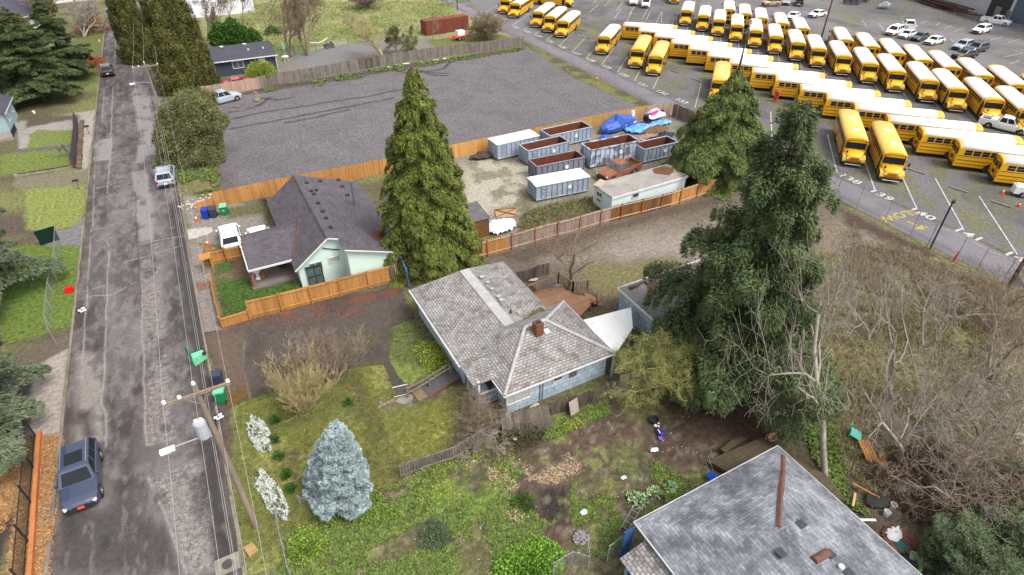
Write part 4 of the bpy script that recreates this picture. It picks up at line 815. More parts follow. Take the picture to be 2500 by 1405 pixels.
for i,(px,lb) in enumerate((((990,978),'pale cracked concrete slab at the foot of the ramp'),)):
    p=G(*px); b=MB(); b.loft([[(p[0]+.6*math.cos(t)*(1+.2*math.sin(3*t)),p[1]+.4*math.sin(t),z) for t in np.linspace(0,5.6,9)] for z in(0,.12)]); tag(b.done('concrete_slab',CONCM),lb,'slab')
b=MB(); q=random.Random(8)
STN=mat('river stone',S(158,140,116),S(120,106,90),3,isl=.2,fine=.2,bump=.4)
for i,px in enumerate(((926,995),(936,990),(946,985),(956,981),(930,985))):
    p=G(*px); b=MB(); b.ball((0,0,0),.17+.04*(i%2),.6,9,.18); o_=b.done('garden_stone',STN,None,loc=(*p,.05)); tag(o_,'tan boulder in the little row of stones between path and lawn','stone','stones beside the garden path')
# ---- 2: mint green house with charcoal roof
H2=thing('mint_house','mint green house with a big charcoal shingle roof and covered porch','house',(7,50,0)); o=(7,50)
gy=43.95; by=57.; xr,zr_=6.1,4.35; xl,zl=3.05,2.05; xw,zw2=12.2,2.25; ly=41.75
b=MB()
b.add(LL([(3.35,gy,0),(7.15,gy,0),(7.15,gy,3.9),(xr,gy,zr_-.15),(3.35,gy,2.15)],o),[(0,1,2,3,4)])
b.add(LL([(7.15,gy,0),(7.15,ly+.2,0),(7.15,ly+.2,3.75),(7.15,gy,3.85)],o),[(0,1,2,3)])
b.add(LL([(7.15,ly+.2,0),(11.9,ly+.2,0),(11.9,ly+.2,2.2),(7.15,ly+.2,3.78)],o),[(0,1,2,3)])
b.add(LL([(11.9,ly+.2,0),(11.9,by-.3,0),(11.9,by-.3,2.2),(11.9,ly+.2,2.2)],o),[(0,1,2,3)])
b.add(LL([(3.35,by-.3,0),(3.35,gy,0),(3.35,gy,2.1),(3.35,by-.3,2.1)],o),[(0,1,2,3)])
b.add(LL([(11.9,by-.3,0),(3.35,by-.3,0),(3.35,by-.3,2.1),(xr,by-.3,zr_-.15),(11.9,by-.3,2.2)],o),[(0,1,2,3,4)])
b.done('wall',MINT,H2)
b=MB(); b.slab(LL([(xl,gy-.35,zl),(xr,gy-.35,zr_),(xr,by,zr_),(xl,by,zl)],o),.12)
sl=lambda x:zr_-(x-xr)*(zr_-zw2)/(xw-xr)
b.slab(LL([(xr+.003,gy-.35,zr_),(6.95,gy-.35,sl(6.95)),(6.95,ly-.1,sl(6.95)),(xw,ly-.1,zw2),(xw,by,zw2),(xr+.003,by,zr_)],o),.12); r_=b.done('roof',SH_P,H2)
b=MB(); b.tube((xr-o[0],gy-.35-o[1],zr_+.0),(xr-o[0],by-o[1],zr_+.0),.12,.12,6); b.done('ridge_cap',SH_P,r_)
b=MB(); b.tube((xl-o[0],gy-.38-o[1],zl-.06),(xr-o[0],gy-.38-o[1],zr_-.06),.07,.07,4); b.tube((xr-o[0],gy-.38-o[1],zr_-.06),(6.95-o[0],gy-.38-o[1],sl(6.95)-.06),.07,.07,4); b.tube((6.95-o[0],ly-.13-o[1],sl(6.95)-.06),(xw-o[0],ly-.13-o[1],zw2-.06),.07,.07,4); b.done('bargeboard',TRIM,r_)
for p in ((1002,185),(1130,176),(1158,224),(935,256),(955,278),(987,342),(1018,402),(1042,450),(1073,516),(1195,286),(903,197),(972,250)):
    px=(440+p[0]/2.9275,380+p[1]/2.9275); z=4.2
    for _ in range(4): a=G(*px,z); z=sl(a[0]) if a[0]>xr else zr_-(xr-a[0])*.75
    vent(r_,a[0]-o[0],a[1]-o[1],z-.03,.3)
px=(440+1245/2.9275,380+330/2.9275); a=G(*px,3.3); zz=sl(a[0]); b=MB(); b.tube((a[0]-o[0],a[1]-o[1],zz-.1),(a[0]-o[0],a[1]-o[1],zz+2.3),.11,.11,10); b.tube((a[0]-o[0],a[1]-o[1],zz+2.3),(a[0]-o[0],a[1]-o[1],zz+2.5),.17,.15,10); b.done('stove_pipe',mat('dull black steel',(.1,.1,.105),(.16,.15,.15),4,rough=.5),r_)
b=MB(); b.slab(LL([(10.2,43.2,sl(10.2)+.02),(11.9,42.4,sl(11.9)+.02),(12.0,45,sl(12)+.02),(10.6,45.6,sl(10.6)+.02),(9.8,44.6,sl(9.8)+.02)],o),.03); b.done('needle_litter',mat('red brown needles',S(128,78,60),S(104,64,52),3,fine=.3),r_)
# porch shed roof
b=MB(); b.slab(LL([(-.3,45.4,2.12),(3.2,45.4,2.12),(3.9,49.5,3.0),(5.0,49.6,3.36),(-.15,49.75,3.05)],o),.12); b.slab(LL([(3.2,45.4,2.12),(4.15,47.3,2.94),(5.0,49.6,3.36),(3.85,49.5,3.0)],o),.12); r3=b.done('porch_roof',SH_P,H2)
b=MB(); b.box((-.3+3.2)/2-o[0],45.35-o[1],2.05,3.6,.08,.16); b.box(-.34-o[0],47.6-o[1],2.5,.08,4.4,.16,rx=.22); b.done('fascia',TRIM,r3)
b=MB(); b.tube(LL([(3.3,45.45,2.2)],o)[0],LL([(4.9,49.5,3.42)],o)[0],.09,.09,5); b.done('rusty_valley',mat('needle filled valley',S(140,84,56),S(110,70,52),4),r3)
b=MB(); b.box(1.55-o[0],47.2-o[1],.12,3.9,3.6,.24); b.done('porch_floor',mat('grey porch boards',S(140,128,124),S(118,106,102),1,brick=(4,.14,.01,.6,.1)),H2)
for x in(-.15,): b=MB(); b.box(x-o[0],45.7-o[1],1.1,.14,.14,2.0); b.box(x-o[0],49.2-o[1],1.5,.14,.14,2.9); b.done('porch_post',POSTM,H2)
window(H2,(4.75-o[0],gy-o[1],1.75),1.1,.85,0,-1,WGL,1); window(H2,(6.35-o[0],gy-o[1],2.0),.95,.5,0,-1,CURT,0)
b=MB(); b.box(4.6-o[0],gy-.05-o[1],2.9,.02,.02,.02); b.tube((5.6-o[0],gy-.06-o[1],3.35),(6.9-o[0],gy-.06-o[1],2.8),.045,.045,5); b.done('cable_run',BK,H2)
GH=thing('glass_cabinet','small dark green glazed greenhouse cabinet against the mint gable wall','greenhouse',(*G(776,696),0),.02); b=MB()
for x in(-.62,0,.62):
    for y in(0,.5): b.box(x,y,.95,.06,.06,1.9)
for z in(.1,.95,1.85): b.box(0,0,z,1.3,.06,.06); b.box(0,.5,z,1.3,.06,.06)
b.box(0,.25,1.92,1.4,.65,.05); b.done('cabinet_frame',mat('dark green frame',S(48,80,62),S(40,66,52),3),GH); b=MB(); b.box(0,.25,.95,1.2,.44,1.7); b.done('cabinet_panes',mat('dusty glass',S(120,136,136),S(70,80,80),2,rough=.3),GH)
# ---- 3: the big grey roof at the lower right
H3=thing('grey_roof_house','large blue walled house with a mottled light grey hip roof at lower right','house',(18.5,5,0)); o=(18.5,5)
X0,X1,Y1,Y0=13.35,23.35,12.05,-7.5; z0=2.75; ap=(18.35,7.6,4.35); ap2=(18.35,-4,4.35)
b=MB()
for p in ([(X0,Y1,z0),(X0,Y0,z0),ap2,ap],[(X1,Y0,z0),(X1,Y1,z0),ap,ap2],[(X1,Y1,z0),(X0,Y1,z0),ap],[(X0,Y0,z0),(X1,Y0,z0),ap2]): b.slab(LL(p,o),.12)
r_=b.done('roof',SH_B,H3)
b=MB(); w0,w1,w2,w3=X0+.45,X1-.45,Y1-.4,Y0+.4
b.add(LL([(w0,w3,0),(w1,w3,0),(w1,w2,0),(w0,w2,0),(w0,w3,2.8),(w1,w3,2.8),(w1,w2,2.8),(w0,w2,2.8)],o),[(0,1,5,4),(1,2,6,5),(2,3,7,6),(3,0,4,7)]); b.done('wall',mat('sky blue siding',S(150,186,220,1.3),S(130,166,200,1.3),.8,brick=(6,.2,.01,.7,.04),stain=(S(190,160,120),1.5,.6,.7)),H3)
b=MB(); b.box((X0+X1)/2-o[0],Y1+.03-o[1],z0-.1,10.1,.06,.12); b.box(X0-.03-o[0],(Y0+Y1)/2-o[1],z0-.1,.06,19.6,.12); b.box(X1+.03-o[0],(Y0+Y1)/2-o[1],z0-.1,.06,19.6,.12); b.done('gutter',TRIM,r_)
BRC=mat('brown ridge cap',S(132,92,80),S(104,74,66),3,brick=(.3,.2,.01,.7,.1))
def onroof(px):  # roof height under an image point
    z=4.
    for _ in range(6):
        a=G(*px,z); d=min(a[0]-X0,X1-a[0],(Y1-a[1])*1.12); z=z0+max(0,d)*(4.35-z0)/5.
    return (a[0]-o[0],a[1]-o[1],z)
b=MB(); ps=[onroof((1911,1112)),onroof((1911,1150)),onroof((1907,1200)),onroof((1904,1240)),onroof((1902,1288))]
# a flat strip of brown caps laid along the hip
for p,q_ in zip(ps[:-1],ps[1:]):
    d=Vector(q_)-Vector(p); n_=Vector((-d.y,d.x,0)).normalized()*.14; b.add([(p[0]-n_.x,p[1]-n_.y,p[2]+.01),(p[0],p[1],p[2]+.09),(p[0]+n_.x,p[1]+n_.y,p[2]+.01),(q_[0]-n_.x,q_[1]-n_.y,q_[2]+.01),(q_[0],q_[1],q_[2]+.09),(q_[0]+n_.x,q_[1]+n_.y,q_[2]+.01)],[(0,1,4,3),(1,2,5,4)])
b.done('hip_cap',BRC,r_)
p,q_=onroof((1985,1370)),onroof((2020,1350)); b=MB(); b.tube((p[0],p[1],p[2]+.0),(q_[0],q_[1],q_[2]+.0),.2,.2,10); b.done('ridge_patch',BRC,r_)
for px in((1955,1282),(1905,1353),(2026,1355),(2072,1402)): a=onroof(px); vent(r_,a[0],a[1],a[2]-.02,.34,mat('black roof vent',(.03,.03,.033),(.06,.06,.06),4,rough=.4),.12)
a=onroof((2052,1388)); b=MB(); b.tube(a,(a[0],a[1],a[2]+.2),.13,.13,12); b.done('vent_pipe',TRIM,r_)
b=MB(); pr_=[(11.9,8.2,1.9),(13.7,8.2,2.45),(13.7,11.2,2.45),(11.9,11.2,1.9)]; b.slab(LL(pr_,o),.12); b.done('side_porch_roof',SH_G,H3)
b=MB(); b.box(12.3-o[0],8.5-o[1],.9,.12,.9,1.8); b.box(12.2-o[0],10.9-o[1],.9,.12,.12,1.8); b.done('side_porch_wall',MATS['sky blue siding'],H3)
b=MB(); b.box(12.9-o[0],11.9-o[1],1.4,.6,.06,2.4,rz=.0); b.done('blue_door',mat('deep blue panel',S(62,98,150),S(50,80,130),2),H3)
DK2=thing('mossy_deck','weathered brown deck with steps behind the grey roofed house','deck',(21,12.8,0)); o=(21,12.8)
a,b_,c_,d_=G(1728,1124,.5),G(1860,1068,.5),G(2010,1150,.5),G(1800,1200,.5)
b=MB(); b.slab(LL([(a[0],a[1],.5),(b_[0],b_[1],.5),(c_[0],c_[1],.5),(c_[0]-.5,c_[1]-2,.5),(a[0]+.8,a[1]-2.0,.5)][::-1],o),.3); b.done('deck_floor',DECKD,DK2)
for k in range(3): p=G(1775+10*k,1096-7*k); b=MB(); b.box(p[0]-o[0],p[1]-.1-o[1],.36-.14*k,1.3,.36,.12,rz=.15); b.done('step',DECKD,DK2)
# ---- far houses
HG=thing('grey_shed_house','small charcoal board shed house with white door and white trim','shed',(10,116,0)); o=(10,116)
e0=G3(530,155,2.6); e1=G3(674,131,2.6); t0=G3(528,118,3.6); t1=G3(660,100,3.6)
X0,X1,Y0,Y1=e0[0]-1,e1[0],e1[1]+.1,t1[1]+.3
b=MB(); b.add(LL([(X0,Y0,0),(X1-.3,Y0,0),(X1-.3,Y1,0),(X0,Y1,0),(X0,Y0,2.5),(X1-.3,Y0,2.5),(X1-.3,Y1,3.5),(X0,Y1,3.5)],o),[(0,1,5,4),(1,2,6,5),(2,3,7,6),(3,0,4,7)]); b.done('wall',DKW,HG)
b=MB(); b.slab(LL([(X0-.3,Y0-.5,2.5),(X1,Y0-.5,2.5),(X1,Y1+.3,3.55),(X0-.3,Y1+.3,3.55)],o),.14); r_=b.done('roof',SH_D,HG)
b=MB(); b.box((X0+X1)/2-o[0],Y0-.55-o[1],2.44,X1-X0+.3,.08,.16); b.done('fascia',TRIM,r_); b=MB(); b.tube((X1-.25-o[0],Y0-.2-o[1],0),(X1-.25-o[0],Y0-.2-o[1],2.4),.06,.06,6); b.done('downpipe',TRIM,HG)
for f in(.25,.6): vent(r_,X0+(X1-X0)*f-o[0],Y1-.4-o[1],3.5,.5,TRIM,.15)
for f in(.62,.85): vent(r_,X0+(X1-X0)*f-o[0],(Y0+Y1)/2-o[1],3.05,.25,TRIM,.2)
a=G(582,160,1.5); window(HG,(a[0]-o[0],Y0-o[1],1.6),1.7,1.1,0,-1,WGL,1); a=G(637,150,1.2); b=MB(); b.box(a[0]-o[0],Y0-.03-o[1],1.1,1.,.06,2.1); b.done('door',TRIM,HG)
# white building behind (top)
HW_=thing('white_barn','white painted long building beyond the field at the top edge','building',(20,158,0)); o=(20,158)
a0,a1_=G(535,38),G(618,24); b=MB(); b.add(LL([(a0[0]-7,a0[1],0),(a1_[0],a0[1],0),(a1_[0],a0[1]+9,0),(a0[0]-7,a0[1]+9,0),(a0[0]-7,a0[1],6),(a1_[0],a0[1],6),(a1_[0],a0[1]+9,6),(a0[0]-7,a0[1]+9,6)],o),[(0,1,5,4),(1,2,6,5),(2,3,7,6),(3,0,4,7)]); b.done('wall',mat('whitewashed wall',(.66,.68,.72),(.56,.58,.62),.6,fine=.05),HW_)
b=MB(); b.slab(LL([(a0[0]-8,a0[1]-.6,6),(a1_[0]+.5,a0[1]-.6,6),(a1_[0]+.5,a0[1]+9.5,7.5),(a0[0]-8,a0[1]+9.5,7.5)],o),.2); b.done('roof',TAR,HW_)
for px in((558,16),(600,10),(533,0)): a=G(*px,2.6); window(HW_,(a[0]-o[0],a0[1]-o[1],2.9),1.1,1.0,0,-1,WGL,0)
# left side houses
def gable(name,lab,loc,rz,L_,W_,h,rh,wm,rm,ov=.35):
    t=thing(name,lab,'house',loc,rz); b=MB(); b.add([(-L_/2,-W_/2,0),(L_/2,-W_/2,0),(L_/2,W_/2,0),(-L_/2,W_/2,0),(-L_/2,-W_/2,h),(L_/2,-W_/2,h),(L_/2,W_/2,h),(-L_/2,W_/2,h),(-L_/2,0,h+rh),(L_/2,0,h+rh)],[(0,1,5,4),(2,3,7,6),(1,2,6,9,5),(3,0,4,8,7)]); b.done('wall',wm,t)
    k=ov*rh/(W_/2); b=MB(); b.slab([(-L_/2-ov,-W_/2-ov,h-k),(L_/2+ov,-W_/2-ov,h-k),(L_/2+ov,0,h+rh),(-L_/2-ov,0,h+rh)],-.1); b.slab([(L_/2+ov,W_/2+ov,h-k),(-L_/2-ov,W_/2+ov,h-k),(-L_/2-ov,0,h+rh),(L_/2+ov,0,h+rh)],-.1); r_=b.done('roof',rm,t)
    b=MB(); b.box(0,-W_/2-ov,h-k,L_+2*ov,.07,.14); b.box(0,W_/2+ov,h-k,L_+2*ov,.07,.14); b.done('fascia',TRIM,r_); return t
LB=mat('light blue grey siding',S(156,178,184,1.2),S(146,166,172,1.2),.6,brick=(6,.2,.012,.7,.03)); NB=mat('navy siding',S(64,82,108,1.2),S(56,72,98,1.2),.6,brick=(6,.2,.012,.7,.03))
a=G(36,322); t=gable('light_blue_house','light blue grey house with white trim cut by the left edge','house' and (a[0]-3.6,a[1]+3.2,0),R(90),7,6.6,2.7,1.5,LB,SH_D); window(t,(-1.4+.0,-3.3,1.5),1.1,.9,0,-1,WGL,1); window(t,(1.8,-3.3,1.4),.6,.5,0,-1,WGL,0)
b=MB(); b.box(-5.0,-2.2,.15,3.,3.6,.3); b.done('porch_floor',CONCM,t); rail([(-6.4,-4),(-3.6,-4)],BK,t,.3,.8,.14)
a=G(30,262); t=gable('navy_house','navy blue house with dark roof behind the light blue one','house' and (a[0]-4.4,a[1]+2.5,0),R(90),9,7,3.,2.4,NB,SH_D); window(t,(-2,-3.5,1.8),.9,1.,0,-1,WGL,0)
a=G(75,75); t=gable('dark_roof_cottage','white cottage with a dark grey gable roof behind the left firs','house' and (a[0]-4,a[1]+2,0),R(60),11,9,3.,3.2,mat('cream siding',S(214,224,216,1.2),brick=(6,.2,.012,.75,.03)),SH_D); window(t,(5.5,0,3.6),1.6,1.3,1,0,WGL,1); window(t,(0,-4.5,1.7),1.2,1.1,0,-1,WGL,1)
b=MB(); b.box(-1.5,1.0,6.6,.9,.9,1.6); b.done('chimney',mat('red chimney brick',S(160,96,80),S(130,76,64),3),t)
a=G(95,22); t=gable('white_roof_house','long building with a bright white roof at the top left edge','house' and (a[0]-2,a[1]+10,0),R(8),34,10,3.2,1.6,TRIM,mat('bright white roofing',(.8,.8,.8),(.7,.7,.72),.5))
a=G(0,60); t=gable('tan_roof_house','house with a pale tan roof cut by the left edge behind the cottage','house' and (a[0]-5,a[1]+3,0),R(10),12,8,2.8,1.3,mat('brick red siding',S(150,80,64)),mat('tan roofing',S(214,194,172),S(196,176,152),.6,fine=.08))
# warehouse at the top right
q0,q1=G(2276,0),G(2500,66); WH=thing('warehouse','grey metal warehouse with a tall dark open door at the top right corner','warehouse',(*q1,0),math.atan2(q0[1]-q1[1],q0[0]-q1[0]))
def wx(px): # distance along the wall of a ground point
    a=G(*px); return ((a[0]-q1[0])*(q0[0]-q1[0])+(a[1]-q1[1])*(q0[1]-q1[1]))/math.hypot(q0[0]-q1[0],q0[1]-q1[1])
WM=mat('light grey steel wall',S(190,187,190,1.2),S(180,177,181,1.2),.4,fine=.03); b=MB(); b.box(18,-12,5,76,24,10); b.done('wall',WM,WH)
b=MB(); b.box(18,-12,10.1,77,25,.3); b.done('roof',TAR,WH)
a,c=wx((2412,38)),wx((2452,52)); b=MB(); b.box((a+c)/2,.02,3.2,abs(a-c),.06,6.4); d=b.done('open_doorway',DARK,WH)
b=MB(); b.box((a+c)/2,.06,1.3,1.6,.08,2.2); b.done('inner_frame',mat('grey steel',(.2,.2,.21),(.15,.15,.16),2),d)
a,c=wx((2472,54)),wx((2520,74)); b=MB(); b.box((a+c)/2,.03,2.7,abs(a-c),.08,5.4); b.done('roller_door',mat('slate blue roller door',S(92,104,118,1.2),S(84,94,108,1.2),.5,brick=(9,.3,.03,.7,.03)),WH)
a=wx((2464,52)); b=MB(); b.box(a,.03,1.1,1.1,.08,2.2); b.done('side_door',mat('slate door',S(112,114,122,1.2),S(100,102,110,1.2)),WH)
b=MB(); b.box(wx((2412,38))+.2,.05,4.9,.25,.1,9.6); b.done('downpipe',WM,WH)
# ================================================================ fences
def fence(name,label,pts,h,runs,post=None,rail=None,side=1,pw=.14,bottom=True,lean=0.,px=True,jit=.03,gap=0.,every=2.4,thick=.022,drop=None,posttop=.08):
    """runs: (fraction up to, material) along the whole line; each post and each run's boards are parts"""
    P_=[G(*p) for p in pts] if px else pts; seg=[math.dist(a,b_) for a,b_ in zip(P_[:-1],P_[1:])]; T=sum(seg); o=P_[0]
    t=thing(name,label,'fence',(*o,0)); q=random.Random(len(label)); 
    def at(d):
        for (a,b_),s_ in zip(zip(P_[:-1],P_[1:]),seg):
            if d<=s_+1e-6: return a[0]+(b_[0]-a[0])*d/s_-o[0],a[1]+(b_[1]-a[1])*d/s_-o[1],math.atan2(b_[1]-a[1],b_[0]-a[0])
            d-=s_
        return P_[-1][0]-o[0],P_[-1][1]-o[1],0
    f0=0.
    for f1,m in runs:
        b=MB(); d=f0*T
        while d<f1*T-pw*.5:
            x,y,a=at(d+pw/2); hh=h+q.uniform(-jit,jit)
            if not(drop and q.random()<drop): b.box(x,y,hh/2,pw-.008-gap,thick,hh,rz=a,rx=lean+q.uniform(-jit,jit)*.5)
            d+=pw
        b.done('boards',m,t); f0=f1
    if rail:
        b=MB(); acc=0
        for (a,b_),s_ in zip(zip(P_[:-1],P_[1:]),seg):
            an=math.atan2(b_[1]-a[1],b_[0]-a[0]); nx,ny=math.sin(an)*side*.05,-math.cos(an)*side*.05
            for z in((h-.12,.3) if bottom else (h-.12,)): b.box((a[0]+b_[0])/2-o[0]+nx,(a[1]+b_[1])/2-o[1]+ny,z,s_,.05,.1,rz=an)
            if rail is True: pass
        b.done('rails',RAILM if rail is True else rail,t)
    if post:
        n_=max(1,round(T/every))
        for k in range(n_+1):
            x,y,a=at(T*k/n_*.9999); b=MB(); nx,ny=math.sin(a)*side*.07,-math.cos(a)*side*.07; b.box(x+nx,y+ny,(h+posttop)/2,.1,.1,h+posttop,rz=a); b.done('post',post,t)
    return t
fence('board_fence','orange cedar board fence along the near edge of the dark gravel lot',[(528,507),(700,470),(905,430),(1110,386),(1200,367),(1440,315),(1579,287)],1.75,[(.38,WOODO),(.6,mat('pale orange cedar plank',S(216,164,96,1.25),S(190,136,76,1.25),1.,isl=.14,stretch=(1,1,.3))),(.68,mat('brown cedar plank',S(176,134,84,1.25),S(150,108,68,1.25),1.,isl=.14)),(1.,mat('tan cedar plank',S(196,156,96,1.25),S(172,130,80,1.25),1.,isl=.12))],jit=.01)
fence('board_fence','short low stub of orange fence between the rubble pile and the bins',[(484,520),(526,505)],1.1,[(1,WOODO)])
fence('board_fence','old dark grey board fence along the far edge of the dark gravel lot',[(637,214),(800,185),(982,151),(1130,132),(1278,113)],1.75,[(.34,WOODG),(.42,WOODD),(1,WOODG)],jit=.06,drop=.01)
fence('board_fence','pale pinkish board fence beside the silver pickup at the gravel lot corner',[(500,240),(560,230),(637,216)],1.75,[(1,WOODP)],jit=.02,post=WOODP,every=4)
fence('board_fence','long fence with reddish posts running from the green house to the bus lane',[(1000,676),(1060,661),(1210,620),(1270,604),(1330,586),(1390,571),(1450,553),(1518,534),(1580,519),(1640,503),(1696,484),(1760,466),(1800,456),(1830,452)],1.7,[(.24,WOODO),(.53,mat('pink grey plank',S(170,150,138,1.3),S(136,114,104,1.3),1.2,isl=.2,fine=.15,stretch=(1,1,.3))),(.72,WOODB),(.88,WOODO),(1,WOODP)],post=POSTM,rail=True,every=2.55)
fence('board_fence','tall orange fence between the green house garden and the dark driveway',[(614,777),(700,756),(800,730),(905,702),(968,686)],1.7,[(1,WOODO)],post=WOODO,rail=WOODO,every=2.3,jit=.015)
fence('board_fence','low orange cedar fence round the front corner of the green house garden',[(522,690),(530,740),(545,800),(612,780)],.95,[(1,WOODO)],post=WOODO,rail=WOODO,every=2.,bottom=False)
fence('board_fence','orange side fence from the lattice arbor to the parked white hatchback',[(514,648),(560,636),(592,630)],1.3,[(1,WOODO)],post=WOODB,rail=WOODO,every=1.8)
fence('board_fence','low post and board fence beside the stacked logs in the gravel strip',[(506,620),(512,648)],.9,[(1,WOODO)],post=WOODO)
fence('board_fence','short orange fence running back beside the charcoal roof',[(652,486),(662,520),(668,545)],1.7,[(1,WOODO)],jit=.02)
fence('board_fence','weathered pinkish fence corner behind the tarped jet ski',[(1579,290),(1612,284),(1640,281)],1.8,[(1,WOODP)],jit=.08)
fence('board_fence','dark patched board fence between the jet ski and the lane',[(1642,284),(1675,298),(1720,318),(1760,340)],1.8,[(.4,WOODB),(1,WOODP)],post=WOODB,jit=.08)
fence('board_fence','fence panel of bright blue boards next to the blue house corner',[(975,650),(1000,705)],1.9,[(1,BLUD)],rail=BLUD,jit=.01)
b=fence('gate_panel','narrow grey panel closing the gap beside the orange fence end',[(958,692),(976,680)],1.8,[(1,mat('grey gate boards',S(112,108,106,1.3),S(96,92,92,1.3),1.,isl=.1))],jit=.005)
fence('picket_fence','leaning row of grey pickets at the front edge of the dirt yard',[(978,1168),(1040,1145),(1110,1122),(1170,1085),(1230,1052)],1.3,[(1,WOODG)],rail=WOODG,gap=.05,jit=.09,lean=.1,pw=.17)
fence('picket_fence','collapsed section of brown boards leaning against the blue house corner',[(1225,1060),(1290,1048),(1345,1032)],1.5,[(1,WOODD)],jit=.06,lean=-.75,pw=.17)
fence('picket_fence','rotting dark picket fence along the long side of the blue house',[(1345,1018),(1400,1000),(1450,985),(1508,962)],1.45,[(1,WOODD)],jit=.1,lean=.15,pw=.16)
fence('picket_fence','pale vertical boards standing behind the budding green shrub',[(1508,955),(1560,945),(1640,920),(1700,905)],1.5,[(1,mat('pale mossy plank',S(168,160,138,1.3),S(138,132,110,1.3),1.2,isl=.2))],jit=.05,pw=.17)
# chain-link fences
WIRE=mat('chain link wire',(.42,.43,.44),(.36,.37,.38),2,rough=.5,metal=.3,alpha='mesh'); GALV=mat('galvanised steel',S(166,166,168,1.3),S(134,134,138,1.3),3,rough=.45)
def link_fence(label,pts,h,every=3.,top=True,px=True,barb=False,m=None,bottom=False,wire=None):
    m=m or GALV; P_=[G(*p) for p in pts] if px else pts; o=P_[0]; t=thing('chain_link_fence',label,'fence',(*o,0)); b=MB(); r_=MB()
    for a,c in zip(P_[:-1],P_[1:]):
        a3=(a[0]-o[0],a[1]-o[1]); c3=(c[0]-o[0],c[1]-o[1]); b.quad((*a3,.03),(*c3,.03),(*c3,h),(*a3,h))
        if top: r_.tube((*a3,h),(*c3,h),.018,.018,6)
        if bottom: r_.tube((*a3,.06),(*c3,.06),.02,.02,5)
        n_=max(1,round(math.dist(a,c)/every))
        for k in range(n_+(c is P_[-1])):
            x=a3[0]+(c3[0]-a3[0])*k/n_; y=a3[1]+(c3[1]-a3[1])*k/n_; q=MB(); q.tube((x,y,0),(x,y,h+(.35 if barb else .05)),.035,.035,6); q.done('post',m,t)
    b.done('wire_mesh',wire or WIRE,t)
    if r_.v: r_.done('rails',m,t)
    return t
link_fence('tall chain-link fence on thin posts between the field and the lane',[(1277,108),(1331,128),(1394,164),(1466,198),(1549,240),(1651,290),(1760,345),(1900,412),(2040,480),(2090,510),(2157,545),(2221,577),(2261,605),(2330,640),(2380,668),(2443,695),(2500,735)],2.3,7.,bottom=True,barb=True)
link_fence('low chain-link fence with white top rail around the left lawn',[(148,585),(146,650),(132,720),(125,800),(136,835)],1.3,2.2)
link_fence('chain-link fence behind the field at the far side of the bus yard',[rp(0,22),rp(700,120),rp(1130,220),rp(1600,300),rp(2140,410),rp(2500,480)],2.4,5.)
link_fence('dark post and wire fence behind the bare trunks by the grey shed',[(668,148),(720,136),(745,133),(800,120),(850,110)],1.5,3.,m=BK)
link_fence('short run of chain-link fence at the small side porch of the grey roofed house',[(1482,1370),(1545,1320)],1.4,2.)
link_fence('leaning chain-link gate panels at the bottom edge of the dirt yard',[(1350,1405),(1395,1378),(1436,1390),(1432,1350)],1.2,2.)
link_fence('wire fence fallen into the grass beside the blue spruce',[(735,1235),(810,1265),(905,1215),(905,1160)],.9,2.2)
link_fence('low wire fence in the bottom lawn behind the white candytuft',[(680,1272),(696,1345),(712,1410)],1.0,2.,bottom=False)
SCR=thing('privacy_screen','dark green screened panel at the far end of the left lawn fence','fence panel',(*G(100,600),0)); a=G(100,600); c=G(148,585); b=MB(); b.slab([(0,0,0.05),(c[0]-a[0],c[1]-a[1],.05),(c[0]-a[0],c[1]-a[1],1.5),(0,0,1.5)],.02); b.wallp([(0,0,.05),(c[0]-a[0],c[1]-a[1],.05),(c[0]-a[0],c[1]-a[1],1.5),(0,0,1.5)],.03,0,-1); b.done('screen',mat('dark green screen cloth',S(36,74,56,1.3),S(30,62,48,1.3),2),SCR)
# black iron railing bottom left with the cedar kerb
a,c=G(62,1390+40),G(88,1066); IR=thing('iron_fence','black iron railing on an orange timber kerb along the bark strip','fence',(*a,0),math.atan2(c[1]-a[1],c[0]-a[0])); L_=math.dist(a,c); b=MB()
for z in(.25,1.35): b.box(L_/2,0,z,L_,.04,.05)
for k in range(int(L_/.13)): b.box(.065+k*.13,0,.8,.02,.02,1.2)
b.done('bars',BK,IR)
for k in range(5): b=MB(); b.box(L_*k/4,0,.8,.08,.08,1.6); b.done('post',BK,IR)
b=MB(); b.box(L_/2,-.24,.15,L_+.3,.22,.3); b.done('timber_kerb',mat('orange timber',S(200,128,76,1.25),S(172,104,62,1.25),1.5,fine=.15),IR)
b=MB(); 
for p in ((120,905),(100,908)): pass
IG=thing('iron_railing','short black iron railing across the driveway by the left fir','railing',(*G(30,935),0)); a=G(30,935);c=G(95,908);e=G(112,932); b=MB(); A=(0,0);C_=(c[0]-a[0],c[1]-a[1]);E_=(e[0]-a[0],e[1]-a[1])
for z in(.2,.9): b.path([(*A,z),(*C_,z),(*E_,z)],.03,5)
for k in range(20): t=k/20; b.tube((C_[0]*t,C_[1]*t,.2),(C_[0]*t,C_[1]*t,.9),.012,.012,4)
b.done('bars',BK,IG)
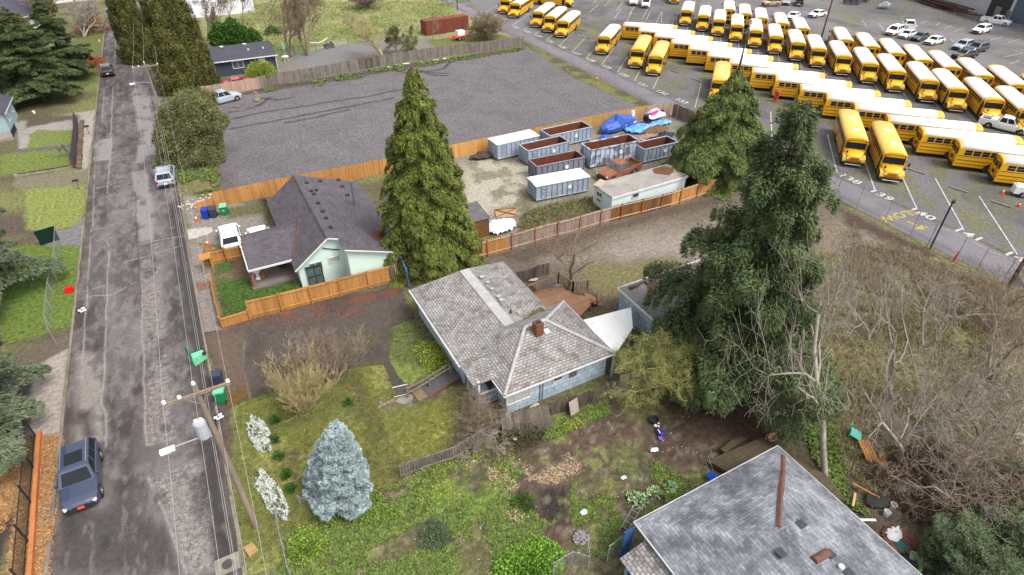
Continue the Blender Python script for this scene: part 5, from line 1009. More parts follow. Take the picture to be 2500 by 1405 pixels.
# stone and timber retaining strip beside the upper left lawn, short posts
BF=fence('dark_fence','dark slatted fence on a low stone wall between lawn and pavement strip',[(182,412),(186,370),(190,330),(188,292)],1.2,[(1,mat('dark slate plank',S(66,66,82,1.3),S(86,70,66,1.3),1.5,isl=.2))],jit=.06,lean=-.15)
b=MB(); q=random.Random(2); o=G(194,412); e=G(200,300)
for k in range(34):
    t=k/33; b.box(o[0]+(e[0]-o[0])*t-o[0]+q.uniform(-.08,.08),(e[1]-o[1])*t,.17,.45,.36*1.6,.34,rz=q.uniform(-.2,.2))
BW_=b.done('stone_wall',mat('brown field stone',S(136,112,92),S(100,82,70),2,isl=.25,fine=.2),None,loc=(*o,0)); tag(BW_,'low brown field stone wall along the pale pavement strip on the left','wall')
b=MB(); o=G(45,430); e=G(180,408)
for k in range(15): t=k/15; b.box((e[0]-o[0])*t,(e[1]-o[1])*t,.12,.75,.3,.24,rz=q.uniform(-.2,.2))
tag(b.done('stone_border',mat('pale edging stone',S(176,168,158),S(136,128,116),2,isl=.2,fine=.15),None,loc=(*o,0)),'row of pale edging stones at the front edge of the upper left lawn','border')
# ================================================================ poles and wires
WP=mat('grey utility pole wood',S(160,144,126,1.3),S(118,104,90,1.3),2.5,fine=.2,stretch=(1,1,.2)); WP2=mat('dark pole wood',S(104,76,58,1.3),S(80,60,48,1.3),2.5,stretch=(1,1,.2))
def insul(b,x,y,z): b.lathe([(.05,0),(.09,.06),(.05,.1),(.08,.16),(.03,.2)],10,(x,y,z))
def pole(name,label,px,h,arm=None,rz=0.,m=WP,lamp=None,trans=False,r=.16):
    p=G(*px); t=thing(name,label,'utility pole',(*p,0),rz); b=MB(); b.tube((0,0,-.1),(0,0,h),r*1.1,r*.72,12); b.done('pole',m,t)
    if arm:
        b=MB(); b.box(0,-.12,h-.45,arm,.12,.14); b.path([(-.6,-.12,h-.5),(0,-.1,h-1.1),(.6,-.12,h-.5)],.025,4); b.done('crossarm',WP,t)
        for x in(-arm/2+.08,-arm/4,arm/2-.08): b=MB(); insul(b,x,-.12,h-.4); b.done('insulator',LAMP,t)
        b=MB(); insul(b,0,.0,h); b.done('insulator',LAMP,t)
    if trans:
        b=MB(); b.lathe([(.26,-.5),(.28,-.45),(.28,.45),(.24,.52),(.05,.56)],16,(-.42,-.05,h-2.6)); tr=b.done('transformer',mat('pale grey tank',S(196,200,208,1.5),S(180,184,192,1.5),2,rough=.4),t,smooth=False); b=MB()
        for k in(-.1,.1): insul(b,-.42+k,-.05,h-2.1)
        b.done('bushing',LAMP,tr)
    if lamp:
        z,L_=lamp; b=MB(); b.path([(0,0,z),(-.8,-.05,z+.25),(-L_,-.1,z+.3)],.04,6); a=b.done('lamp_arm',GALV,t); b=MB(); b.box(-L_-.25,-.12,z+.27,.62,.26,.13); b.done('lamp_head',WHITE,a); b=MB(); b.box(-L_-.35,-.12,z+.18,.4,.24,.06); b.done('lens',LAMP,a)
    return t,p
NP,np_=pole('utility_pole','grey wooden utility pole with crossarm, transformer and street lamp by the near lawn',(628,1287),10.9,2.75,R(2),trans=True,lamp=(7.6,1.75))
FP,fp_=pole('utility_pole','grey wooden utility pole with crossarm and lamp behind the round bushy tree',(404,300),8.0,3.,R(2),lamp=(5.4,1.9))
pole('utility_pole','thin rusty brown pole standing among the school bus rows',(2003,100),13,None,m=WP2,r=.15)
pole('utility_pole','dark leaning wooden pole at the right edge beside the lane',(2455,712),9,None,m=WP2)
pole('utility_pole','thin dark pole at the top edge near the two distant buses',(1117,26),9,None,m=WP2,r=.12)
t=thing('yard_light','slim black light pole with a floodlight head beside the lane','light pole',(*G(2270,608),0),R(20)); b=MB(); b.tube((0,0,0),(0,0,4.9),.09,.07,10); b.done('pole',BK,t); b=MB(); b.box(.1,-.05,4.95,.5,.3,.14); b.done('lamp_head',BK,t); b=MB(); b.box(.25,-.15,4.86,.14,.14,.06); b.done('lens',LAMP,t)
WIR=mat('bare aluminium wire',S(172,172,172,1.3),S(150,150,150,1.3),3,rough=.4); WIRD=mat('dark cable',(.05,.05,.055),(.08,.08,.08),3)
def cable(label,a,c,sag,m=WIR,r=.014,name='power_line'):
    n_=24; pts=[(a[0]+(c[0]-a[0])*k/n_,a[1]+(c[1]-a[1])*k/n_,a[2]+(c[2]-a[2])*k/n_-sag*4*(k/n_)*(1-k/n_)) for k in range(n_+1)]
    o=pts[0]; b=MB(); b.path([(p[0]-o[0],p[1]-o[1],p[2]-o[2]) for p in pts],r,4); tag(b.done(name,m,None,loc=o),label,'power line')
nx,ny=np_; fx,fy=fp_
for i,(dn,df,z0_,z1_,lb) in enumerate(((-1.3,-1.4,10.7,7.8,'power wire at the left crossarm tips'),(0,0,11.1,8.2,'power wire between the two pole tops'),(1.3,1.4,10.7,7.8,'power wire at the right crossarm tips'),(-.1,-.1,8.2,5.9,'lower service wire just under the transformer'),(-.2,.0,7.1,5.2,'telephone cable with a splice loop'),(.1,.1,6.7,5.0,'lowest telephone cable between the two poles'))):
    cable(lb,(nx+dn,ny-.1,z0_),(fx+df,fy,z1_),.9 if i<3 else 1.1,r=.0095 if i<4 else .013)
    cable(lb+', running on from the near pole',(nx+dn,ny-.1,z0_),(nx+dn-.2,ny-22,z0_-.6),.6,r=.0095 if i<4 else .013)
    if i<3: cable('far power wire up the street, '+['left','middle','right'][i]+' one at the far crossarm',(fx+df,fy,z1_),(fx+df+.3,fy+70,z1_+.5),1.2,r=.015)
cable('service drop wire crossing the street to the lower left',(nx-.2,ny,7.0),(-22,12,5.),.5,WIRD,r=.009)
cable('service drop wire crossing the street above the dark blue SUV',(nx-.2,ny,7.1),(-24,19.5,5.),.5,WIRD,r=.009)
cable('service drop wire from the near pole over the front garden to the blue house',(nx,ny,6.9),(11.9,26.5,3.0),.5,WIRD,.012)
cable('thin cable slung over the parking stalls in the bus yard',(*G(1390,12),6.),(*G(2003,100),7.),1.2,r=.02)
cable('thin cable slung across the bus yard above the middle row',(*G(2003,100),7.5),(*G(2600,420),6.),1.2,r=.02)
# ================================================================ roll-off steel skips
SKP=mat('skip paint pale blue grey',S(170,182,196,1.2),S(138,148,162,1.2),.8,fine=.1,stain=(S(120,104,96),2.,.62,.6)); SKG=mat('skip paint grey',S(140,140,150,1.2),S(116,116,126,1.2),.8,fine=.1,stain=(S(104,92,88),2.,.6,.5)); SKM=mat('skip paint patched',S(186,198,214,1.2),S(122,120,130,1.2),.9,contrast=.05,fine=.1,detail=2)
def skip(label,px,z,L_,W_,h,rz,m=SKP,lid=False,ladder=True,logo=True):
    p=G(*px,z); t=thing('dumpster',label,'dumpster',(p[0],p[1],0),rz,'roll-off dumpsters in the gravel yard')  # origin: near left top corner
    b=MB(); w_=.07
    for a in((0,0,L_,w_),(0,W_-w_,L_,w_),(0,0,w_,W_),(L_-w_,0,w_,W_)): b.box(a[0]+a[2]/2,a[1]+a[3]/2,.2+(h-.2)/2,a[2],a[3],h-.2)
    b.box(L_/2,W_/2,.25,L_-.02,W_-.02,.1); b.done('body',m,t)
    b=MB(); n_=int(L_/.62)
    for k in range(n_+1):
        x=.04+k*(L_-.08)/n_
        for y in(-.05,W_+.05): b.box(x,y,.2+(h-.2)/2,.07,.1,h-.25)
    for y in(.0,W_): b.box(L_/2,y,h,L_+.06,.16,.1)
    for x in(0,L_): b.box(x,W_/2,h,.14,W_,.1)
    for k in range(3): b.box(-.05,W_*(.2+.3*k),.2+(h-.2)/2,.09,.07,h-.25)
    b.box(L_/2,-.05,.25,L_,.12,.1); b.done('ribs',m,t)
    if ladder:
        b=MB()
        for z_ in np.arange(.45,h-.2,.33): b.box(.62+.31,-.1,z_,.6,.04,.05)
        b.done('ladder',m,t)
    if logo: b=MB(); b.box(L_*.62,-.09,h*.62,.4,.02,.4); b.done('decal',WHITE,t)
    if lid: b=MB(); b.slab([(-.08,-.1,h+.06),(L_+.08,-.1,h+.06),(L_+.08,W_+.1,h+.06),(-.08,W_+.1,h+.06)],.05); b.slab([(0,W_*.3,h+.16),(L_,W_*.3,h+.16),(L_,W_*.7,h+.16),(0,W_*.7,h+.16)],.1); b.done('lid',mat('white skip lid',(.72,.73,.73),(.62,.62,.62),.9,fine=.05,stain=(S(140,110,96),2.,.63,.5)),t)
    else:
        b=MB()
        for a in((w_+.002,w_,L_-2*w_,.015),(w_,W_-w_-.02,L_-2*w_,.015),(w_+.002,w_,.015,W_-2*w_),(L_-w_-.02,w_,.015,W_-2*w_)): b.box(a[0]+a[2]/2,a[1]+a[3]/2,.3+(h-.3)/2,a[2],a[3],h-.33)
        b.box(L_/2,W_/2,.32,L_-.2,W_-.2,.03); b.done('rusty_inside',RUST,t)
    b=MB()
    for x in(.4,L_-.4):
        for y in(.3,W_-.3): b.tube((x,y-.08,.1),(x,y+.08,.1),.1,.1,8)
    b.done('rollers',BK,t); return t
zp=lambda a,b_:(1080+a/2.989,230+b_/2.989)
skip('pale dumpster with white lid, farthest left, against the orange fence',zp(400,372),2.,5.8,2.15,2.,R(2),lid=True)
skip('open pale blue dumpster behind the others against the fence beside the tarped boat',zp(785,305),1.8,6.2,2.3,1.8,R(1))
skip('open dumpster between the left lidded one and the grey one',zp(625,415),1.85,5.7,2.1,1.85,R(1))
skip('open dull grey dumpster directly behind the front white lidded one',zp(690,530),1.85,6.1,2.1,1.85,R(-3),m=SKG,ladder=False)
skip('tall open dumpster with patchy white and grey paint on its side',zp(1085,410),2.3,6.6,2.2,2.3,R(-3),m=SKM,ladder=False)
skip('open dumpster half hidden by the broad cedar at its right end',zp(1475,405),1.8,5.,2.1,1.8,R(-1))
skip('pale dumpster with dirty white lid, nearest the fence and the trailer',zp(685,675),1.8,6.2,2.2,1.8,R(-6),lid=True)
# old site trailer
a=G3(*zp(1240,755),2.2); c=G3(*zp(1780,600),2.2); L_=math.dist(a[:2],c[:2]); t=thing('site_trailer','long mint site trailer with a stained grey flat roof behind the fence','trailer',(a[0],a[1],0),math.atan2(c[1]-a[1],c[0]-a[0])); W_=3.
b=MB(); b.box(L_/2,W_/2,1.2,L_,W_,2.1); b.done('wall',mat('faded mint siding',S(216,230,228,1.15),S(196,212,210,1.15),.7,brick=(3,3,.01,.8,.03),fine=.05,stain=(S(150,160,150),1.2,.6,.6)),t)
b=MB(); b.box(L_/2,W_/2,2.3,L_+.3,W_+.25,.1); r_=b.done('roof',mat('stained tar roof',S(184,178,170),S(148,142,136),.7,brick=(1.5,1.,.02,.7,.08),fine=.12,stain=(S(104,94,84),.8,.58,.6)),t)
b=MB(); b.box(L_/2,-.13,2.2,L_+.3,.05,.26); b.done('fascia',TRIM,r_)
b=MB(); b.ball((L_-1.4,W_-.9,2.33),1.2,.12,10,.3); b.done('leaf_litter',mat('rusty leaf litter',S(120,76,54),S(96,84,48),3,fine=.3),r_)
b=MB(); b.box(.5,W_-.3,2.48,1.4,.9,.05,rz=.4,ry=-.12); b.done('loose_panel',mat('loose plywood',S(206,186,168),S(176,156,140),2),r_)
window(t,(0,W_*.68,1.65),.8,.5,-1,0,DARK,1); window(t,(0,W_*.68,1.0),.7,.35,-1,0,DARK,1); window(t,(3.,0,1.7),.8,.5,0,-1,DARK,0)
# rusty truck
RP=mat('rusted orange paint',S(160,104,80,1.2),S(120,76,60,1.2),1.2,rough=.85,fine=.2); tt=car('pickup','abandoned rusty orange pickup truck between the tall dumpster and the trailer','pickup truck',(1462,446),(1556,410),RP,bedm=mat('dark rusty bed',S(104,66,54),S(70,46,40),2),glass=mat('grimy glass',S(110,126,126,1.2),S(60,72,74,1.2),2,rough=.3),name='rusty_truck')
# tarped boat, jet ski on trailer, tarps
TARP=mat('blue tarpaulin',S(62,100,190,1.15),S(36,66,138,1.15),2.2,rough=.45,spec=.4,bump=.8,bscale=4); TARL=mat('bright blue tarpaulin',S(58,132,214,1.15),S(130,176,226,1.15),1.6,rough=.45,bump=.9,bscale=5,contrast=.12)
p=G(1506,316); t=thing('tarped_boat','motor boat under a dark blue tarpaulin on its trailer beside the fence','boat',(*p,0),R(12)); b=MB(); q=random.Random(6); rings=[]
for x,w_,h in((-3.1,.1,1.0),(-2.6,.7,1.15),(-1.6,1.05,1.3),(-.8,1.15,1.55),(-.2,1.15,2.05),(.6,1.1,2.1),(1.2,1.15,1.6),(2.2,1.15,1.45),(2.7,1.05,1.3)):
    rings.append([(x+q.uniform(-.12,.12),w_*c_*q.uniform(.9,1.12),.35+(h-.35)*z*q.uniform(.9,1.06)) for c_,z in((-1,0),(-1.02,.45),(-.85,.8),(-.45,.97),(0,1),(.45,.97),(.85,.8),(1.02,.45),(1,0))])
b.loft(rings,closed=True); b.done('tarp_cover',TARP,t)
b=MB(); b.loft([[(x,w_*s,z) for s,z in((-.95,.3),(-1.04,.75),(-1.05,.85),(1.05,.85),(1.04,.75),(.95,.3))] for x,w_ in((-2.4,.6),(-1,1.),(2.6,1.1))]); b.done('hull',WHITE,t)
b=MB(); b.box(2.9,0,1.3,.4,.4,.7); b.ball((2.95,0,1.75),.25,.8,10); b.done('outboard_motor',WHITE,t)
b=MB(); b.box(-.2,0,.3,5.6,.1,.1); b.box(.8,0,.3,.1,1.8,.1); b.done('boat_trailer',GALV,t)
for s in(-1,1): wheel(t,1.0,s*1.0,.3,.2)
def crumple(name,label,px,rx,ry,h,m,cat,seed=1,n_=34,fl=.5):
    p=G(*px); q=np.random.RandomState(seed); xs_=np.linspace(-1,1,n_); X_,Y_=np.meshgrid(xs_,xs_); rr_=np.sqrt(X_**2+Y_**2); Z_=np.clip(1-rr_**2,0,1)**fl*h*(.55+.9*fbm((X_+5)*rx,(Y_+5)*ry,1.6,seed))+.03+(.12+.3*h*0+.16*min(1,rx))*np.abs(fbm((X_+9)*rx,(Y_+3)*ry,3.5,seed)-.5)*2
    keep=rr_<.95+.25*(fbm(X_+3,Y_+3,2.,seed)-.5); ed=1+.25*(fbm(X_+7,Y_+7,1.5,seed+3)-.5); v=np.stack([X_*rx*ed,Y_*ry*ed,Z_],-1).reshape(-1,3)
    i=np.arange(n_*n_).reshape(n_,n_); f=np.stack([i[:-1,:-1],i[:-1,1:],i[1:,1:],i[1:,:-1]],-1).reshape(-1,4); k=keep.reshape(-1); f=f[k[f].all(1)]
    me=npmesh(name,v,f); me.materials.append(m); return link(name,me,None,loc=(*p,0),label=label,cat=cat)
crumple('loose_tarp','bright blue tarpaulin lying crumpled between the boat and the jet ski',(1560,318),2.3,1.7,.5,TARL,'tarp',3)
crumple('loose_tarp','bright blue tarpaulin trailing on the ground below the jet ski trailer',(1612,304),1.9,.9,.35,TARL,'tarp',4)
crumple('loose_tarp','end of the dark blue tarpaulin bunched on the ground at the boat bow',(1477,338),.9,.6,.3,TARP,'tarp',5)
crumple('netting','dark teal netting heaped beside the broad cedar behind the dumpsters',(1625,334),1.5,.7,.35,mat('teal netting',S(44,74,92),S(30,50,64),3),'netting',6)
crumple('rubble_pile','pale reddish rubble heap behind the tall patched dumpster',(1575,338),2.2,.8,.35,mat('pale rubble',S(176,148,136),S(140,116,104),3,fine=.3,bump=.8),'rubble',7)
crumple('soil_heap','brown soil heap behind the dumpsters below the jet ski',(1600,325),2.2,1.,.8,mat('brown heap soil',S(134,106,82),S(100,82,58),2,fine=.3),'heap',8)
p=G(1600,298); t=thing('jet_ski','white and pink jet ski on a small trailer in the fence corner','jet ski',(*p,0),R(8)); b=MB()
b.loft([[(x,w_*s,z0_+z*hh) for s,z in((-1,.3),(-.7,1),(0,1.15),(.7,1),(1,.3),(.6,0),(-.6,0))] for x,w_,z0_,hh in((-1.5,.15,.8,.3),(-1.,.45,.6,.5),(-.2,.55,.6,.8),(.4,.5,.6,.85),(1.2,.5,.6,.5),(1.5,.4,.65,.35))]); b.done('hull',WHITE,t)
b=MB(); b.loft([[(x,w_*s,z) for s,z in((-1,h-.1),(0,h),(1,h-.1))] for x,w_,h in((-1.1,.3,1.32),(-.4,.4,1.5),(.2,.3,1.62))],closed=False,caps=False); b.done('hood',mat('hot pink paint',S(232,70,130,1.2),S(214,60,116,1.2)),t)
b=MB(); b.box(.7,0,1.38,1.1,.34,.16); b.path([(.1,-.35,1.7),(.1,.35,1.7)],.03,5); b.done('seat',BK,t)
b=MB(); b.box(-.4,.1,.35,3.4,.1,.1); b.box(-1.3,.4,.7,.6,.9,.8); b.done('trailer_frame',BK,t)
crumple('loose_tarp','light blue and white tarpaulin draped behind the pink jet ski',(1590,285),1.4,.9,1.3,mat('pale tarpaulin',S(150,176,226,1.15),S(206,206,226,1.15),2,bump=.8,bscale=5),'tarp',9)
# corrugated shed roof and white debris behind the big cedar
t=thing('tin_shed','small brown shed with a grey corrugated roof behind the big cedar','shed',(*G(1160,575),0),R(0)); b=MB(); b.box(0,.6,1.0,2.4,2.6,2.); b.done('wall',WOODB,t); b=MB(); b.slab([(-1.3,-.8,2.02),(1.3,-.8,2.02),(1.3,2.1,2.4),(-1.3,2.1,2.4)],.05)
for k in range(11): b.tube((-1.2+k*.24,-.8,2.04),(-1.2+k*.24,2.1,2.42),.05,.05,5)
b.done('roof',mat('corrugated steel',S(140,136,138),S(104,100,102),2,rough=.5),t)
crumple('plaster_pile','heap of crumpled white sheeting behind the long fence',(1222,560),1.7,1.2,.8,mat('crumpled white sheeting',(.8,.8,.82),(.5,.5,.52),3,bump=.6),'debris heap',11)
crumple('loose_tarp','small bright blue tarpaulin beside the white sheeting heap',(1188,562),.9,.7,.8,TARL,'tarp',12)
crumple('twig_heap','low heap of dead brown branches against the orange fence',(1180,385),1.8,.9,.6,mat('dead branches',S(104,84,74),S(74,60,54),5,fine=.4,bump=1),'brush heap',13)
def planks(name,label,px,n_,L_,m,cat,seed=0,rz=0.,z=.05,sp=.25,w_=.14):
    q=random.Random(seed); b=MB(); p=G(*px)
    for k in range(n_): b.box(q.uniform(-.15,.15),(k-n_/2)*sp,z+.03*(k%2),L_*q.uniform(.8,1.1),w_,.03,rz=q.uniform(-.08,.08))
    return tag(b.done(name,m,None,loc=(*p,0),rz=rz),label,cat)
p=G(1236,522); t=thing('wood_panel','pale plywood panel with crossed battens lying on the yard gravel','pallet',(*p,0),R(-20)); b=MB(); b.box(0,0,.08,2.2,1.7,.04); b.done('panel',mat('pale plywood',S(196,160,124),S(170,136,104),1.5),t); b=MB(); b.box(0,0,.13,2.5,.1,.05,rz=.6); b.box(0,0,.16,2.5,.1,.05,rz=-.6); b.box(0,.8,.13,2.3,.1,.05); b.done('battens',WOODB,t)
planks('plank_stack','scattered reddish planks lying behind the long fence',(1290,560),5,2.4,WOODB,'planks',3,R(10))
# ================================================================ bins, cones, mailboxes, small yard things
PG=mat('green bin plastic',S(34,140,88,1.2),S(28,120,76,1.2),2,rough=.45); PGL=mat('pale green bin lid',S(120,206,160,1.2),S(104,190,146,1.2),2,rough=.45); PB=mat('blue bin plastic',S(36,66,176,1.2),S(30,54,150,1.2),2,rough=.45); PGR=mat('dark grey bin plastic',S(64,72,88,1.2),S(54,60,74,1.2),2,rough=.45)
def bin_(label,px,rz,m,lm=None,lid=None,tip=False,grp=None):
    p=G(*px); t=thing('wheelie_bin',label,'bin',(*p,0 if not tip else .32),rz,grp)
    if tip: t.rotation_euler=(R(90),0,rz)
    b=MB(); b.loft([[(-.26,-.24,.06),(.26,-.24,.06),(.26,.3,.06),(-.26,.3,.06)],[(-.33,-.33,1.),(.33,-.33,1.),(.33,.36,1.),(-.33,.36,1.)]]); b.done('body',m,t)
    b=MB()
    if tip: b.box(0,.85,1.0,.66,.9,.06)
    else: b.loft([[(-.35,-.37,1.0),(.35,-.37,1.0),(.35,.4,1.),(-.35,.4,1.)],[(-.3,-.3,1.1),(.3,-.3,1.1),(.3,.4,1.12),(-.3,.4,1.12)]])
    b.done('lid',lm or m,t)
    for s in(-1,1): b=MB(); b.tube((s*.27,.34,.14),(s*.35,.34,.14),.14,.14,12); b.done('wheel',RUB,t)
    b=MB(); b.path([(-.28,.44,.98),(.28,.44,.98)],.025,6); b.done('handle',m,t); b=MB(); b.box(0,-.345,.62,.2,.012,.2); b.done('sticker',WHITE if lid else lm or m,t); return t
g_='wheelie bins by the orange fence'
bin_('blue wheelie bin, left of three by the orange fence',(505,533),R(-15),PB,grp=g_); bin_('dark grey wheelie bin between the blue and green ones',(524,530),R(-12),PGR,grp=g_); bin_('green wheelie bin, right of three by the orange fence',(550,524),R(-10),PG,PGL,grp=g_)
bin_('dark grey wheelie bin at the driveway edge behind the green one',(537,938),R(165),PGR); bin_('green wheelie bin with pale lid and white sticker at the driveway edge',(544,978),R(165),PG,PGL,lid=True)
bin_('green wheelie bin tipped over in the gutter, lid flung open',(505,872),R(-70),PGL,PG,tip=True)
bin_('blue wheelie bin beside the navy house at the left edge',(28,280),R(100),PB); bin_('green wheelie bin beside the blue one at the navy house',(12,278),R(100),PG)
CO=mat('orange cone plastic',S(236,92,40,1.2),S(214,80,36,1.2),3,rough=.5); CR=mat('red cone plastic',S(226,52,42,1.2),S(200,44,38,1.2),3,rough=.5)
def cone(label,px,m=CO,h=.75,band=True):
    t=thing('traffic_cone',label,'traffic cone',(*G(*px),0)); b=MB(); b.box(0,0,.02,.4,.4,.04); b.lathe([(.15,.04),(.03,h)],14); b.done('cone_body',m,t)
    if band: b=MB(); k=lambda z:.15-(z-.04)*.12/(h-.04)+.006; b.lathe([(k(h*.45),h*.45),(k(h*.7),h*.7)],14); b.done('reflective_band',WHITE,t)
cone('tall plain red cone standing beside the lane fence',(2330,636),CR,1.0,False); cone('orange and white cone left of the small white trailer',(2446,474)); cone('small dark red cone below the white trailer',(2486,504),CR,.55)
cone('small orange cone beside the blue wheelie bin',(481,540)); cone('small orange cone beside the stacked logs',(508,600)); cone('pink cone at the lane fence beside the gravel lot',(1457,198),CR,.9); cone('orange cone on the far left lawn near the kerb',(244,104)); cone('orange cone beside the blue bin at the left edge',(41,281)); cone('small red marker cone under the far chain-link fence',rp(1135,215),CR,.6)
t=thing('generator_trailer','small white tow-behind generator trailer at the right edge of the bus yard','trailer',(*G(2492,478),0),R(-50)); b=MB(); b.box(0,0,.75,1.9,1.1,.8); b.box(-.2,0,1.2,1.2,.8,.14); b.done('housing',WHITE,t); b=MB(); b.tube((.9,0,.4),(1.9,0,.4),.05,.05,6); b.done('towbar',GALV,t)
for s in(-1,1): wheel(t,-.1,s*.62,.32,.18)
t=thing('red_hydrant','dull red standpipe hydrant standing beside the slanting bus row','hydrant',(*G(1893,248),0)); b=MB(); b.lathe([(.35,0),(.35,.12),(.26,.2),(.26,1.1),(.42,1.2),(.42,1.5),(.2,1.75)],14); b.tube((-.55,0,.8),(.55,0,.8),.14,.14,10); b.done('barrel',mat('dull red paint',S(182,72,62,1.2),S(156,60,52,1.2),2),t)
def mailbox(label,px): 
    t=thing('mailbox',label,'mailbox',(*G(*px),0)); b=MB(); b.box(0,0,.5,.1,.1,1.); b.done('post',WOODG,t); b=MB(); b.loft([[(x,y,1.+z) for y,z in((-.12,0),(-.12,.14),(-.07,.22),(.07,.22),(.12,.14),(.12,0))] for x in(-.3,.3)]); b.done('box',BK,t)
mailbox('black mailbox on a post by the pale pavement strip',(219,328)); mailbox('black mailbox on a post at the edge of the middle left lawn',(194,463))
t=thing('red_crate','bright red plastic crate lying on the grass left of the street','crate',(*G(171,712),0),R(10)); b=MB()
for a in((0,-.2,.6,.03),(0,.2,.6,.03)): b.box(a[0],a[1],.18,a[2],a[3],.34)
for x in(-.3,.3): b.box(x,0,.18,.03,.4,.34)
b.box(0,0,.03,.6,.4,.04); b.box(0,.05,.36,.6,.3,.03,rx=.2); b.done('crate_body',mat('bright red plastic',S(232,30,24,1.2),S(200,20,18,1.2),3,rough=.4),t)
BS=mat('sign blue black',S(24,44,70),S(18,34,56),3)
def yardsign(label,px,rz,h=.9,w_=.62,hh=.42):
    t=thing('yard_sign',label,'sign',(*G(*px),0),rz); b=MB(); b.tube((-.22,0,0),(-.22,0,h),.012,.012,5); b.tube((.22,0,0),(.22,0,h),.012,.012,5); b.done('legs',CHR,t); b=MB(); b.box(0,0,h,w_,.03,hh,rx=-.35); p=b.done('panel',BS,t)
    b=MB(); c,s_=math.cos(-.35),math.sin(-.35)
    for x,z,ww,h2 in((-.17,.03,.2,.16),(.12,.1,.26,.1),(.06,-.13,.44,.09),(.12,-.02,.26,.04)): b.box(x*w_/.62,-.02*c-z*s_-.0,h+z*c-.02*s_,ww*w_/.62,.012,h2,rx=-.35)
    b.done('print',WHITE,p)
yardsign('small blue and white yard sign at the kerb beside the near utility pole',(543,1040),R(14)); yardsign('white and blue sign panel lying low at the left kerb',(203,762),R(20),.25)
LD=thing('ladder','blue aluminium ladder lying along the base of the long fence','ladder',(*G(1003,675),.15),math.atan2(G(1058,660)[1]-G(1003,675)[1],G(1058,660)[0]-G(1003,675)[0])); b=MB()
L_=math.dist(G(1058,660),G(1003,675)); b.box(L_/2,0,.05,L_,.05,.09); b.box(L_/2,.42,.35,L_,.05,.09)
for k in range(7): b.tube((.15+k*L_/7,0,.05),(.15+k*L_/7,.42,.35),.025,.025,6)
b.done('ladder_frame',mat('blue ladder enamel',S(70,120,200,1.2),S(90,140,210,1.2),3),LD)
t=thing('ladder','white ladder leaning by the corner of the grey roofed house','ladder',(*G(1528,1305),0),R(20)); b=MB()
for s in(0,.4): b.tube((0,s,.0),(1.5,s,1.1),.025,.025,5)
for k in range(5): b.tube((.2+k*.28,0,.15+k*.2),(.2+k*.28,.4,.15+k*.2),.018,.018,5)
b.done('ladder_frame',GALV,t)
ARB=thing('lattice_arbor','small cedar slatted roof structure on posts beside the gravel strip','arbor',(*G(512,660),0)); b=MB()
for k in range(9): b.box(-.0,-.55+k*.14,1.5,.9,.1,.05)
b.done('slats',WOODO,ARB); b=MB()
for x in(-.35,.35):
    for y in(-.45,.45): b.box(x,y,.75,.09,.09,1.5)
b.done('posts',WOODO,ARB)
q=random.Random(12); b=MB()
for k in range(9): b.tube((q.uniform(-.2,.2)-.4,k*.22-.9,.15+.22*(k%2)),(q.uniform(-.2,.2)+.35,k*.22-.9,.15+.22*(k%2)),.13,.13,8)
tag(b.done('log_stack',mat('split firewood',S(176,140,104),S(130,100,72),3,isl=.25),None,loc=(*G(516,628),0)),'stack of split logs beside the low orange post fence','firewood')
t=thing('carved_planter','white pedestal planter standing at the front of the covered porch','planter',(*G(633,686),.25)); b=MB(); b.lathe([(.22,0),(.22,.08),(.1,.16),(.12,.5),(.3,.7),(.32,.78),(.2,.76)],14); b.done('pedestal',WHITE,t)
t=thing('pumpkin_pot','round orange ceramic pot beside the white porch planter','pot',(*G(646,684),.25)); b=MB(); b.ball((0,0,.2),.24,.8,12,.05); b.done('pot_body',mat('orange brown glaze',S(190,112,50),S(140,76,38),3,rough=.4),t)
crumple('covered_grill','black cover thrown over a grill deep inside the porch',(692,655),.5,.5,.9,BK,'grill',15)
t=thing('folding_chair','blue folding camp chair lying beside the mossy deck','chair',(*G(1735,1168),0),R(30)); b=MB()
for x in(0,.5,1.0): b.tube((x,0,.05),(x+.35,.55,.75),.014,.014,5); b.tube((x+.35,0,.05),(x,.55,.75),.014,.014,5)
b.done('frame',GALV,t); b=MB(); b.ball((-.1,-.05,.3),.32,.5,10,.1); b.done('seat',mat('blue nylon',S(30,84,190,1.2),S(24,66,160,1.2),3),t)
t=thing('bench','small grey bench under the skirts of the dark fir','bench',(*G(1905,1022),0),R(-38)); b=MB(); b.box(0,0,.45,1.1,.3,.05); b.done('seat',mat('grey bench board',S(150,152,160),S(130,132,140)),t)
for s in(-1,1): b=MB(); b.box(s*.45,0,.22,.06,.28,.44); b.done('leg',GALV,t)
t=thing('ride_on_toy','blue and purple plastic ride-on toy lying in the dirt yard','toy',(*G(1612,1062),0),R(25)); b=MB(); b.ball((0,0,.22),.26,.6,10,.15); b.box(.2,.25,.3,.4,.15,.1,rz=.6); b.done('toy_body',mat('royal blue plastic',S(44,56,150,1.2),S(34,44,120,1.2),3,rough=.35),t); b=MB(); b.ball((-.35,-.15,.15),.16,.6,8,.15); b.done('toy_part',mat('purple plastic',S(130,90,200,1.2),S(110,76,176,1.2),3),t); b=MB(); b.box(-.1,.1,.38,.3,.06,.06,rz=.9); b.ball((.2,.3,.42),.08,1,8); b.done('toy_trim',mat('pale yellow plastic',S(226,206,140,1.2),S(206,186,120,1.2),3),t)
t=thing('black_bucket_heap','round black plastic tub lying in the dirt yard above the blue toy','tub',(*G(1596,1030),0)); b=MB(); b.lathe([(.26,0),(.34,.3),(.3,.3),(.22,.05)],14); b.done('tub_body',BK,t); b=MB(); b.ball((-.15,-.35,.08),.12,.5,8,.1); b.ball((.12,-.28,.1),.08,.5,8,.1); b.done('white_lumps',WHITE,t)
